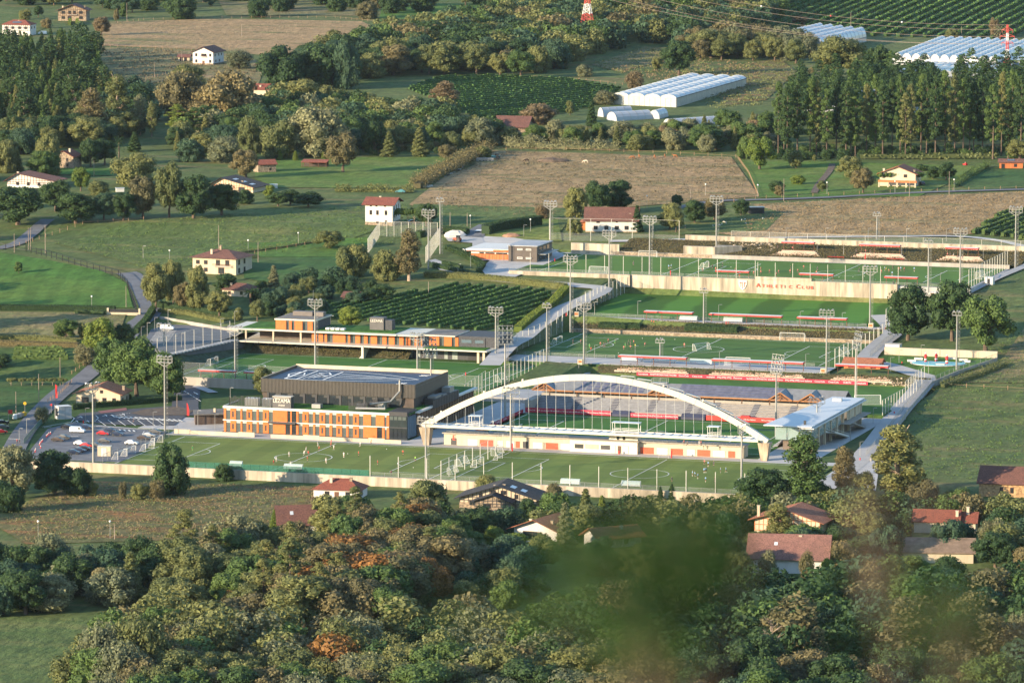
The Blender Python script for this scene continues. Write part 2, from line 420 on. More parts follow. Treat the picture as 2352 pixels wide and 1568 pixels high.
sheet('orchard_lawn', [(D, 560,590),(D, 770,560),(D, 790,640),(D, 700,665),(D, 560,640)], ORCH, .22)
sheet('vineyard_plot_lawn', [(D, -30,800),(D, 175,800),(D, 200,850),(D, 60,960),(D, -30,975)], ORCH, .22)
sheet('cottage_lawn', [(D, 130,388),(D, 262,388),(D, 262,405),(D, 135,402)], LAWN, .3)
sheet('sheep_paddock', [(D, 1560,480),(D, 1720,470),(D, 1800,490),(D, 1760,530),(D, 1560,540)], PAST, .28)
sheet('right_hillside', [(D, 2120,850),(D, 2290,840),(D, 2420,660),(D, 2420,880),(D, 2200,880)], HAYG, .2)
sheet('scrub_clearing', [(D, 1360,150),(D, 1480,108),(D, 1560,112),(D, 1590,130),(D, 1420,165)], HAYG, .3)
sheet('fallow_strip', [(D, 1640,160),(D, 1790,135),(D, 1830,165),(D, 1760,230),(D, 1660,245)], DRYG, .25)
sheet('lawn_by_the_farm_road', [(D, 1085,520),(D, 1280,500),(D, 1290,555),(D, 1180,560),(D, 1100,548)], LAWNS, .35)
sheet('lawn_between_fences', [(D, 560,560),(D, 860,545),(D, 820,590),(D, 600,592)], LAWN, .33)
for i, (pl, m) in enumerate([([(0,20),(90,30),(120,60),(40,90),(-40,80)], PAST),([(500,0),(900,5),(830,38),(520,36)], HAYG),([(880,8),(1200,10),(1000,40),(870,50)], LAWN)]):
 sheet('far_pasture', [(D, *p) for p in pl], m, .25)
HAZE = True
# == vegetation prototypes
def leafcards(centres, normals, size, rng, jitter=.5):
 n = len(centres)
 N = normals + rng.normal(0, jitter, (n, 3)); N /= np.linalg.norm(N, axis=1)[:, None] + 1e-9
 A = np.cross(N, rng.normal(0,1,(n, 3))); A /= np.linalg.norm(A, axis=1)[:, None] + 1e-9
 B = np.cross(N, A)
 s = (size * rng.uniform(.6,1.35, n))[:, None]; s2 = s * rng.uniform(.45,.85, n)[:, None]
 V = np.stack([centres - A * s - B * s2 * .3, centres + B * -s2, centres + A * s + B * s2 * .2, centres + B * s2],1)
 return V
def leaf_mesh(name, V, tone, mat, core=None):
 n = len(V); nv = n * 4
 verts = V.reshape(-1,3); faces = np.arange(nv).reshape(-1,4)
 cv, cf = [], []
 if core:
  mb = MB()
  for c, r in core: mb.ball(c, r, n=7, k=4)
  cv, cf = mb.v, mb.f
 me = bpy.data.meshes.new(name)
 me.from_pydata([tuple(x) for x in verts.tolist()] + cv, [], [tuple(x) for x in faces.tolist()] + [tuple(i + nv for i in f) for f in cf])
 me.materials.append(mat)
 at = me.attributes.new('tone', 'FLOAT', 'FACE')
 at.data.foreach_set('value', np.concatenate([tone, np.full(len(cf),.05)]).astype(np.float32))  # core balls block light inside the crown, toned dark as inner shade
 me.update(); return me
def crown(lobes, n, size, seed, flatn=0, jitter=.5, low=.55, core=.72):
 """leaf clumps over the skin of many lobes; lobes = [(x, y, z, r, squash)]"""
 rng = np.random.default_rng(seed); L = np.array(lobes, float)
 wts = L[:, 3] ** 2; wts /= wts.sum(); idx = rng.choice(len(L), n, p=wts)
 d = rng.normal(0,1,(n, 3)); d[:, 2] = np.where(d[:, 2] < -.3, d[:, 2] * low, d[:, 2]); d /= np.linalg.norm(d, axis=1)[:, None]
 rr = L[idx, 3] * rng.uniform(.78,1.10, n)
 c = L[idx, :3] + d * rr[:, None] * np.stack([np.ones(n), np.ones(n), L[idx, 4]],1)
 keep = np.ones(n, bool)
 for k in range(len(L)):
  q = (c - L[k, :3]) / np.array([1,1, L[k, 4]]); keep &= (np.linalg.norm(q, axis=1) > L[k, 3] * .8) | (idx == k)
 c, d, idx = c[keep], d[keep], idx[keep]
 d = d.copy(); d[:, 2] += flatn
 lt = rng.uniform(0,1, len(L)); tone = np.clip(.35 * lt[idx] + .65 * rng.uniform(0,1, len(idx)),0,1)
 V = leafcards(c, d, size, rng, jitter)
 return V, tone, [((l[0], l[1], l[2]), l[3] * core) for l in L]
def lobes_round(seed, w, z0, z1, n=26, r=(.14,.24), squash=.85, power=1.0):
 g = random.Random(seed); out = []
 cz, hz = (z0 + z1) / 2,(z1 - z0) / 2
 for i in range(n):
  a = i * 2.399 + g.uniform(-.4,.4); t = g.uniform(-.85,.95)
  rad = math.sqrt(max(0,1 - abs(t) ** 2.2)) * g.uniform(.45,.82) * w / 2 * power
  rr = w * g.uniform(*r)
  out.append((math.cos(a) * rad, math.sin(a) * rad, cz + t * hz * .8, rr, squash))
 out.append((0,0, cz, w * .27,1.0)); return out
PROTO = {}
def proto(kind, var, maker): PROTO.setdefault(kind, []).append(maker(var))
LG = leaf('leaf_green', (.045,.068,.018))
def trunkmesh(h, r, z1, seed, limbs=5, mat=BARK, spread=2.2):
 g = random.Random(seed); mb = MB(); p = Vector((0,0,-.6)); 
 top = Vector((g.uniform(-.3,.3), g.uniform(-.3,.3), z1))
 mb.tube(p, p.lerp(top, .5) + Vector((g.uniform(-.2,.2),0,0)), r * 1.25, r * .8,7); mb.tube(p.lerp(top, .5), top, r * .8, r * .45,6)
 for i in range(limbs):
  a = i * 6.28 / limbs + g.uniform(-.4,.4); b = p.lerp(top, g.uniform(.45,.95))
  e = b + Vector((math.cos(a) * spread, math.sin(a) * spread, h * g.uniform(.15,.3)))
  mb.tube(b, e, r * .45, r * .15,5)
 return mb.mesh('trunk', mat)
def mk_oak(v):      # broad, rounded, clumpy: 10 m wide, 11 m tall
 V, t, c = crown(lobes_round(v, 10,.6 if v % 2 else 1.4,11,44,(.08,.21)),7500,.24, v)
 return (leaf_mesh('crown', V, t, LG, c), trunkmesh(11,.42,4.5, v),9,11.2)
def mk_bush(v):     # foliage down to the ground
 V, t, c = crown(lobes_round(v + 9,10,-.6,8,44,(.08,.22)),7000,.24, v)
 return (leaf_mesh('crown', V, t, LG, c), trunkmesh(8,.25,3, v),10,8.6)
def mk_feather(v):  # fine, twiggy, many small sprays
 V, t, c = crown(lobes_round(v + 30,10,-.4,9,70,(.08,.15),1.15),9000,.19, v, flatn=.5, jitter=.9, core=.55)
 return (leaf_mesh('crown', V, t, LG, c), trunkmesh(9,.25,4, v, 8),10.5,9.8)
def mk_euc(v):      # eucalyptus: tall, separate billowing heads
 g = random.Random(v); L = []
 for i in range(30):
  z = 3.5 + 13 * (i / 30) ** .9; k = 1 - abs(z - 9.5) / 11.5
  a = i * 2.4; rad = 3.3 * k * g.uniform(.4,1)
  L.append((math.cos(a) * rad, math.sin(a) * rad, z + g.uniform(-.6,.6), g.uniform(.9,1.6),1.1))
 L.append((0,0,16.8,1.2,1.2))
 V, t, c = crown(L, 6500,.23, v, jitter=.7, core=.65)
 return (leaf_mesh('crown', V, t, LG, c), trunkmesh(17,.4,15, v, 9, BARKP, 2),6.9,17.6)
def mk_pine(v):     # pine: bare lower trunk, ragged layered boughs
 g = random.Random(v); L = []; mb = MB(); mb.tube((0,0,-.6),(g.uniform(-.3,.3),0,19),.38,.1,7)
 z = 4.5 + v % 3
 while z < 20.3:
  k = min(1,(21.3 - z) / 6.5) * min(1,.55 + (z - 4) / 12); m = 4
  for j in range(m):
   a = g.uniform(0,6.28); rad = 3.6 * k * g.uniform(.35,1)
   L.append((math.cos(a) * rad, math.sin(a) * rad, z + g.uniform(-.3,.5), g.uniform(.75,1.35),.5)); 
   if j < 2: mb.tube((0,0, z - .5),(math.cos(a) * rad, math.sin(a) * rad, z),.09,.04,4)
  z += 1.05
 V, t, c = crown(L, 6500,.22, v, flatn=.6, jitter=.7, core=.5)
 return (leaf_mesh('crown', V, t, LG, c), mb.mesh('trunk', BARK),8.6,21)
def mk_cone(v):     # spruce, cypress, young conifers: 5 m wide, 12 m tall
 g = random.Random(v); L = []
 for i in range(46):
  z = .7 + 11 * (i / 46); k = (1 - z / 12.4) ** .8; a = i * 2.4; rad = 2.1 * k * g.uniform(.6,1)
  L.append((math.cos(a) * rad, math.sin(a) * rad, z, .35 + .75 * k, .7))
 V, t, c = crown(L, 5000,.19, v, flatn=-.1, jitter=.6, core=.7)
 return (leaf_mesh('crown', V, t, LG, c), trunkmesh(9,.2,6, v, 0),5.4,12.2)
def mk_plane(v):    # pollarded plane: flat umbrella on a clear stem
 g = random.Random(v); L = [(g.uniform(-2.6,2.6), g.uniform(-2.6,2.6),4 + g.uniform(-.3,.5), g.uniform(.9,1.4),.6) for i in range(18)]
 V, t, c = crown(L, 3000,.24, v, core=.6)
 return (leaf_mesh('crown', V, t, LG, c), trunkmesh(3,.2,3.6, v, 5, BARKP, 1.8),7,5.4)
def mk_palm(v):
 rng = np.random.default_rng(v); P = []; N = []
 for i in range(34):
  a = i * 2.4; up = .9 - 1.5 * (i / 34)
  for k in range(14):
   s = (k + 1) / 14 * 3.4; P.append((math.cos(a) * s * .95, math.sin(a) * s * .95,5 + up * s - .13 * s * s)); N.append((0,0,1))
 V = leafcards(np.array(P), np.array(N, float),.30, rng, .5)
 mb = MB(); mb.tube((0,0,-.4),(0,0,5),.42,.36,8)
 return (leaf_mesh('crown', V, rng.uniform(0,1, len(V)), LG, [((0,0,5),.6)]), mb.mesh('trunk', BARK),6.6,7)
def mk_dead(v):     # bare branching tree
 g = random.Random(v); mb = MB(); mb.tube((0,0,-.4),(.2,0,13),.3,.06,6)
 for i in range(26):
  z = 2.5 + 10 * i / 26; a = g.uniform(0,6.28); l = 2.6 * (1 - z / 16)
  e = Vector((math.cos(a) * l, math.sin(a) * l, z + 1.1)); mb.tube((0,0, z), e, .09,.03,4)
  for k in range(2): mb.tube(Vector((0,0, z)).lerp(e, .6), e + Vector((g.uniform(-.8,.8), g.uniform(-.8,.8),.5)),.04,.015,3)
 L = [(g.uniform(-1.6,1.6), g.uniform(-1.6,1.6), z, .7,.7) for z in (12.5,11,5,7)]
 V, t, c = crown(L, 260,.22, v, core=.05)
 return (leaf_mesh('crown', V, t, LG, None), mb.mesh('trunk', BARKP),5,13.6)
for k, f, vs in (('oak', mk_oak, (1,2,3,4)),('bush', mk_bush, (11,12,13)),('feather', mk_feather, (21,22)),('euc', mk_euc, (31,32,33)),('pine', mk_pine, (41,42,43)),
    ('cone', mk_cone, (51,52)),('plane', mk_plane, (61,)),('palm', mk_palm, (71,)),('dead', mk_dead, (81,))):
 for v in vs: proto(k, v, f)
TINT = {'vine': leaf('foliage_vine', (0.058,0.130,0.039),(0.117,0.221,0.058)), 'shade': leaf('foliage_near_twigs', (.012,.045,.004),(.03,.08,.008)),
  'green': leaf('foliage_green', (0.072,0.128,0.038),(0.123,0.196,0.055)), 'dark': leaf('foliage_dark', (0.034,0.073,0.029),(0.062,0.117,0.039)), 'olive': leaf('foliage_olive', (0.123,0.147,0.054),(0.217,0.232,0.090)),
  'lime': leaf('foliage_lime', (0.120,0.180,0.036),(0.204,0.264,0.048)), 'brown': leaf('foliage_brown', (0.133,0.123,0.063),(0.217,0.189,0.095)), 'orange': leaf('foliage_orange', (0.204,0.108,0.038),(0.312,0.156,0.048)),
  'grey': leaf('foliage_grey', (0.137,0.156,0.091),(0.247,0.260,0.150)), 'pale': leaf('foliage_pale', (0.187,0.187,0.099),(0.297,0.275,0.154)), 'teal': leaf('foliage_bluish', (0.039,0.086,0.055),(0.068,0.130,0.072)),
  'tan': leaf('foliage_tan', (0.176,0.138,0.083),(0.253,0.193,0.116))}
TWORD = {'vine': 'green', 'shade': 'dark', 'green': 'mid green', 'dark': 'dark green', 'olive': 'olive', 'lime': 'lime green', 'brown': 'brownish', 'orange': 'orange autumn', 'grey': 'grey green', 'pale': 'pale silvery', 'teal': 'bluish green', 'tan': 'tan dry'}
KNAME = {'oak': 'broadleaf_tree', 'bush': 'bushy_tree', 'feather': 'feathery_tree', 'euc': 'eucalyptus_tree', 'pine': 'pine_tree', 'cone': 'conifer_tree', 'plane': 'plane_tree', 'palm': 'palm_tree', 'dead': 'bare_tree'}
KWORD = {'oak': 'rounded tree', 'bush': 'bushy tree', 'feather': 'feathery tree', 'euc': 'tall eucalyptus', 'pine': 'pine', 'cone': 'pointed conifer', 'plane': 'pollarded plane', 'palm': 'palm', 'dead': 'bare branching tree'}
NTREE = 0
def plant(p, w, h, kind, tint, label, group=None, rz=None, name=None, cat=None, var=None):
 """one tree: an empty at its foot, trunk and crown as parts"""
 global NTREE; NTREE += 1
 P = PROTO[kind]; cm, tm, pw, ph = P[(NTREE if var is None else var) % len(P)]
 t = thing(name or KNAME[kind], label, cat or ('tree' if h > 3.2 else 'shrub'), p, rnd.uniform(0,6.28) if rz is None else rz, group)
 t.scale = (w / pw, w / pw, h / ph)
 put('trunk', tm, t)
 c = put('crown', cm, t); c.material_slots[0].link = 'OBJECT'; c.material_slots[0].material = TINT[tint]
 return t
def tree(tl, x0, y0, x1, y1, kind, tint, label, group=None, **kw):
 """surveyed outline x0..x1, top y0, foot y1 on a sheet"""
 p = GP(tl, (x0 + x1) / 2, y1); s = scale_at(p)
 a, b = Q(tl, x0, y0), Q(tl, x1, y1)
 return plant(p, (b[0] - a[0]) * s, max(.8,(b[1] - a[1]) * s), kind, tint, label, group, **kw)
STUFF = []
def inside(p, poly):
 c = False; n = len(poly)
 for i in range(n):
  a, b = poly[i], poly[(i + 1) % n]
  if (a[1] > p[1]) != (b[1] > p[1]) and p[0] < (b[0] - a[0]) * (p[1] - a[1]) / (b[1] - a[1]) + a[0]: c = not c
 return c
def wood(name, poly, sp, mix, size, quota, where, front='front', seed=1, keep=None, group=None, depth=1.25):
 """a wood: trees on a loose grid inside the outline; the most visible ones stand on their own"""
 g = random.Random(seed); P = [GP('D', *q) for q in poly]
 x0, x1 = min(p.x for p in P), max(p.x for p in P); y0, y1 = min(p.y for p in P), max(p.y for p in P)
 rows = []; y = y0 + 1; r = 0
 while y < y1:
  row = []; x = x0 + (r % 2) * sp / 2
  while x < x1:
   q = (x + g.uniform(-.38,.38) * sp, y + g.uniform(-.4,.4) * sp * depth)
   if inside(q, P) and (keep is None or keep(*q)): row.append(q)
   x += sp
  if row: rows.append(row)
  y += sp * depth; r += 1
 rest = []; cnt = 0
 for ri, row in enumerate(rows):
  row.sort()
  for i, (x, y) in enumerate(row):
   kinds, ws = zip(*[((m[0], m[1]), m[2]) for m in mix]); kind, tint = g.choices(kinds, ws)[0]
   h = g.uniform(*size) * (1.35 if kind in ('euc', 'pine') else 1)
   w = h * {'oak': .95, 'bush': 1.1, 'feather': 1.1, 'euc': .55, 'pine': .48, 'cone': .42, 'dead': .4, 'plane': 1.2, 'palm': .9}[kind] * g.uniform(.85,1.25)
   p = Vector((x, y, H(x, y) - .15))
   if cnt < quota:
    rw = 'front row' if ri == 0 else ORD[ri] + ' row'
    plant(p, w, h, kind, tint, f"{TWORD[tint]} {KWORD[kind]} in {where}, {ORD[i]} from left, {rw}", group or 'trees in ' + where); cnt += 1
   else: rest.append((p, w, h, kind, tint))
 if rest: STUFF.append((name, rest))
 return cnt
LOWP = {}
def lowpoly(kind, v):
 if (kind, v) in LOWP: return LOWP[(kind, v)]
 me, tm, pw, ph = PROTO[kind][v]
 n = len(me.vertices); co = np.empty(n * 3, np.float32); me.vertices.foreach_get('co', co); co = co.reshape(-1,3)
 nq = sum(1 for p in me.polygons if p.vertices[0] == p.index * 4 and len(p.vertices) == 4); nq = min(nq, n // 4)
 rng = np.random.default_rng(v + 5); pick = rng.choice(nq, min(nq, 1300), replace=False)
 q = co[:nq * 4].reshape(-1,4,3)[pick]; c = q.mean(1, keepdims=True); q = c + (q - c) * 1.9
 LOWP[(kind, v)] = (q / np.array([pw, pw, ph]), rng.uniform(0,1, len(pick))); return LOWP[(kind, v)]
def grow_stuff():
 for name, rest in STUFF:
  by = {}
  for p, w, h, kind, tint in rest: by.setdefault(tint, []).append((p, w, h, kind))
  allV, allT, allM, mats = [], [], [], []
  for mi, (tint, L) in enumerate(by.items()):
   mats.append(TINT[tint])
   for p, w, h, kind in L:
    q, t = lowpoly(kind, rnd.randrange(len(PROTO[kind])))
    a = rnd.uniform(0,6.28); c, s = math.cos(a), math.sin(a)
    q = q @ np.array([[c, s, 0], [-s, c, 0], [0,0,1]]) * np.array([w, w, h]) + np.array([p.x, p.y, p.z])
    allV.append(q); allT.append(t * .7 + rnd.uniform(0,.3)); allM += [mi] * len(q)
  V = np.concatenate(allV); T = np.concatenate(allT); n = len(V)
  me = bpy.data.meshes.new(name); me.vertices.add(n * 4); me.loops.add(n * 4); me.polygons.add(n)
  me.vertices.foreach_set('co', V.reshape(-1).astype(np.float32)); me.loops.foreach_set('vertex_index', np.arange(n * 4, dtype=np.int32))
  me.polygons.foreach_set('loop_start', np.arange(0, n * 4,4, dtype=np.int32))
  for m in mats: me.materials.append(m)
  me.update(calc_edges=True)
  me.polygons.foreach_set('material_index', np.array(allM, np.int32))
  at = me.attributes.new('tone', 'FLOAT', 'FACE'); at.data.foreach_set('value', T.astype(np.float32))
  put(name, me, kind='stuff')
def hedge(label, pts, w, h, tint='dark', off=0, zf=None, name='hedge', n=7, cat='hedge', leafsize=.22):
 wild = n < 5; n = n * 2.2; leafsize *= .8
 """clipped hedge: leafy box along a line of world points"""
 rng = np.random.default_rng(int(abs(pts[0][0] * 7)) + 3); C = []; N = []; core = MB()
 P = [Vector(p) for p in pts]; o = P[0].copy()
 for a, b in zip(P[:-1], P[1:]):
  L = (b - a).length; d = (b - a).normalized(); s = Vector((-d.y, d.x, 0)).normalized(); k = int(L * (w + 2 * h) * n)
  t = rng.uniform(0,1, k); r = rng.uniform(0, w + 2 * h, k)
  hh = h
  for ti, ri in zip(t, r):
   q = a.lerp(b, ti) - o
   if wild: k_ = math.sin(ti * L * .5) * .3 + math.sin(ti * L * 1.3 + 1) * .25 + rng.normal(0,.22); q = q + Vector((rng.normal(0, w * .16), rng.normal(0, w * .16), h * k_))
   if ri < h: C.append(q - s * w / 2 + Vector((0,0, ri))); N.append(-s)
   elif ri < h + w: C.append(q + s * (ri - h - w / 2) + Vector((0,0, h))); N.append((0,0,1))
   else: C.append(q + s * w / 2 + Vector((0,0, ri - h - w))); N.append(s)
  core.bar(a - o + Vector((0,0, h * .45 - .2)), b - o + Vector((0,0, h * .45 - .2)), w * (.5 if wild else .88), h * (.6 if wild else 1.0))
 V = leafcards(np.array([tuple(c) for c in C]), np.array([tuple(x) for x in N], float), leafsize, rng, .7)
 nv = len(V) * 4; me = bpy.data.meshes.new(name)
 me.from_pydata([tuple(x) for x in V.reshape(-1,3).tolist()] + core.v, [], [tuple(range(i, i + 4)) for i in range(0, nv, 4)] + [tuple(i + nv for i in f) for f in core.f])
 me.materials.append(TINT[tint]); at = me.attributes.new('tone', 'FLOAT', 'FACE')
 at.data.foreach_set('value', np.concatenate([rng.uniform(0,1, len(V)), np.full(len(core.f),.1)]).astype(np.float32))
 h_ = put(name, me, loc=o); return tag(h_, label, cat)
# == people
def body_mesh(joints, bones, radii):
 me = bpy.data.meshes.new('body'); me.from_pydata(joints, bones, [])
 o = bpy.data.objects.new('body_tmp', me); col.objects.link(o)
 m = o.modifiers.new('s', 'SKIN'); m.use_smooth_shade = True
 for i, r in enumerate(radii): me.skin_vertices[0].data[i].radius = r if isinstance(r, tuple) else (r, r)
 me.skin_vertices[0].data[0].use_root = True
 o.modifiers.new('u', 'SUBSURF').levels = 1
 out = bpy.data.meshes.new_from_object(o.evaluated_get(bpy.context.evaluated_depsgraph_get()))
 bpy.data.objects.remove(o); return out
def pose(legs, arms, lean=0, sit=False):
 """legs, arms: for each side (knee, foot) / (elbow, hand) as (forward, out, z)"""
 hip = (0,0,.95 if not sit else .5); l = lean
 J = [hip, (0, l * .4, hip[2] + .25),(0, l, hip[2] + .5),(0, l * 1.15, hip[2] + .62),(0, l * 1.3, hip[2] + .74),(0, l * 1.3 + .01, hip[2] + .84)]
 B = [(0,1),(1,2),(2,3),(3,4),(4,5)]; Rr = [(.15,.11),(.14,.10),(.17,.10),(.055,.055),(.09,.10),(.075,.085)]
 for s, (kn, ft) in zip((-1,1), legs):
  b = len(J); J += [(s * .09,0, hip[2] - .06),(s * (.1 + kn[1]), kn[0], kn[2]),(s * (.1 + ft[1]), ft[0], ft[2]),(s * (.1 + ft[1]), ft[0] + .16, ft[2] - .04)]
  B += [(0, b),(b, b + 1),(b + 1, b + 2),(b + 2, b + 3)]; Rr += [(.10,.10),(.06,.06),(.042,.042),(.035,.035)]
 for s, (el, hd) in zip((-1,1), arms):
  b = len(J); J += [(s * .19, l, hip[2] + .47),(s * (.2 + el[1]), l + el[0], hip[2] + el[2]),(s * (.2 + hd[1]), l + hd[0], hip[2] + hd[2])]
  B += [(2, b),(b, b + 1),(b + 1, b + 2)]; Rr += [(.055,.055),(.042,.042),(.035,.035)]
 me = body_mesh(J, B, Rr); nb = len(B)
 mi = []
 for p in me.polygons:
  c = p.center; best, bi = 9,0
  for i, (a, b) in enumerate(B):
   A_, B_ = Vector(J[a]), Vector(J[b]); d = B_ - A_; t = min(1, max(0,(c - A_).dot(d) / d.dot(d)))
   q = (c - A_ - d * t).length
   if q < best: best, bi, bt = q, i, t
  if bi <= 1: k = 1 if bi or bt > .3 else 2
  elif bi == 2: k = 1 if bt < .5 else 0
  elif bi in (3,4): k = 3 if (c.z > hip[2] + .84 or c.y < l * 1.3 - .03) and c.z > hip[2] + .72 else 0
  elif bi < 13: j = (bi - 5) % 4; k = [2,2 if bt < .6 else 0,4 if bt > .25 else 0,5][j]
  else: j = (bi - 13) % 3; k = [1,1 if bt < .7 else 0,0][j]
  mi.append(k)
 for _ in range(6): me.materials.append(SKIN)
 me.polygons.foreach_set('material_index', mi); me.update()
 return me
POSES = {
 'stand': pose([((.02,.02,.5),(0,.04,.08))] * 2, [((.0,.04,.22),(.06,.05,-.02))] * 2),
 'run': pose([((.25,.0,.56),(-.02,0,.25)),((-.08,.02,.5),(-.42,.02,.2))], [((-.2,.08,.25),(.02,.1,.12)),((.16,.08,.25),(.34,.02,.36))],.14),
 'stride': pose([((.16,.02,.5),(.3,.03,.08)),((-.1,.02,.5),(-.3,.03,.1))], [((-.08,.06,.22),(-.06,.08,.0)),((.08,.06,.22),(.2,.05,.04))],.05),
 'arms': pose([((.05,.1,.5),(0,.16,.08)),((.05,.1,.5),(0,.16,.08))], [((.02,.24,.42),(.08,.46,.5)),((.02,.24,.42),(.08,.46,.5))],.03),
 'sit': pose([((.42,.02,.48),(.44,.02,.08))] * 2, [((.05,.05,.22),(.28,.02,.1))] * 2,.03, True)}
SHOE = flat('dark_boots', (.02,.02,.02)); HAIR = flat('dark_hair', (.02,.014,.01))
KIT = {'white': (WHITE, WHITE, WHITE), 'red': (flat('red_kit', (.6,.03,.02)), RED, RED), 'redblack': (flat('red_kit', (.6,.03,.02)), BLACK, BLACK), 'green': (flat('green_kit', (.03,.35,.08)),) * 3,
 'lime': (flat('lime_kit', (.35,.75,.1)), BLACK, BLACK), 'dark': (flat('navy_kit', (.02,.03,.06)),) * 3, 'blue': (flat('pale_blue_kit', (.2,.4,.65)), BLACK, WHITE),
 'pink': (flat('pink_red_kit', (.6,.16,.14)), BLACK, BLACK), 'yellow': (flat('yellow_bib', (.7,.6,.08)), BLACK, BLACK)}
def person(p, kit, ps, label, group=None, rz=None, s=1.0):
 o = put('person', POSES[ps], None, p, rnd.uniform(0,6.28) if rz is None else rz, sc_=(s, s, s))
 a = KIT[kit]
 for i, m in enumerate((SKIN, a[0], a[1], HAIR, a[2], SHOE)):
  o.material_slots[i].link = 'OBJECT'; o.material_slots[i].material = m
 return tag(o, label, 'person', group)
# == cars
def car_meshes(van=False):
 if van: prof = [(-2.45,.35),(-2.5,.8),(-2.45,1.75),(-2.3,1.92),(.9,1.92),(1.25,1.75),(1.75,1.15),(2.35,1.0),(2.5,.75),(2.48,.35)]
 else: prof = [(-2.1,.32),(-2.15,.62),(-2.1,.9),(-1.75,.98),(-1.2,1.38),(-.5,1.47),(.25,1.42),(.95,.98),(1.75,.86),(2.08,.7),(2.12,.32)]
 H_ = .9 if not van else .95
 def shell(pts, w0, w1, zb):
  mb = MB(); n = len(pts)
  vs = []
  for s in (-1,1):
   for y, z in pts: vs.append((s * (w0 if z < zb else w1), y, z))
  mb.add(vs, [tuple(range(n)), tuple(range(n, 2 * n))[::-1]] + [(i, n + i, n + (i + 1) % n, (i + 1) % n) for i in range(n)]); return mb
 body = shell(prof, H_, H_ * .82,1.05)
 win = MB()
 if van:
  for s in (-1,1): win.quad((s * .86,.35,1.15),(s * .86,1.35,1.15),(s * .80,1.05,1.7),(s * .80,.35,1.7))
  win.quad((-.7,1.74,1.2),(.7,1.74,1.2),(.66,1.3,1.72),(-.66,1.3,1.72))
 else:
  for s in (-1,1): win.add([(s * .84,-1.45,.99),(s * .84,.8,.99),(s * .76,.2,1.36),(s * .76,-1.1,1.33)], [(0,1,2,3)])
  win.quad((-.74,.96,1.02),(.74,.96,1.02),(.66,.3,1.40),(-.66,.3,1.40)); win.quad((-.7,-1.76,1.03),(.7,-1.76,1.03),(.64,-1.24,1.37),(-.64,-1.24,1.37))
 wh = MB(); wh.tube((-.11,0,0),(.11,0,0),.33, n=12)
 hl = MB(); hl.box(-.16,.16,-.03,.05,-.08,.08)
 return body, win, wh, hl
CARM = {}
for kx in (False, True):
 b_, w_, wh_, hl_ = car_meshes(kx)
 CARM[kx] = (b_.mesh('body', WHITE), w_.mesh('window', GLASS), wh_.mesh('wheel', BLACK), hl_.mesh('headlight', WHITE), hl_.mesh('tail_light', RED))
PAINT = {'white': flat('car_white', (.75,.75,.74),.25), 'black': flat('car_black', (.015,.016,.02),.2), 'navy': flat('car_navy', (.02,.03,.06),.2), 'grey': flat('car_grey', (.12,.12,.12),.3,.3),
  'silver': flat('car_silver', (.42,.42,.42),.3,.4), 'red': flat('car_red', (.35,.015,.02),.25), 'brown': flat('car_brown', (.05,.035,.03),.3), 'teal': flat('car_teal', (.06,.2,.22),.3)}
def car(p, rz, paint, label, van=False, group=None, s=1.0):
 B, Wd, Wh, Hl, Tl = CARM[van]
 t = thing('van' if van else 'car', label, 'van' if van else 'car', p, rz, group); t.scale = (s, s, s)
 L = 1.3 if not van else 1.55
 b = put('body', B, t); b.material_slots[0].link = 'OBJECT'; b.material_slots[0].material = PAINT[paint]
 put('window', Wd, t)
 for sx in (-1,1):
  for sy in (-1,1): put('wheel', Wh, t, (sx * .82, sy * L, .33))
  put('headlight', Hl, t, (sx * .65,2.08 if not van else 2.44,.66)); put('tail_light', Tl, t, (sx * .65,-2.12 if not van else -2.46,.75))
 return t
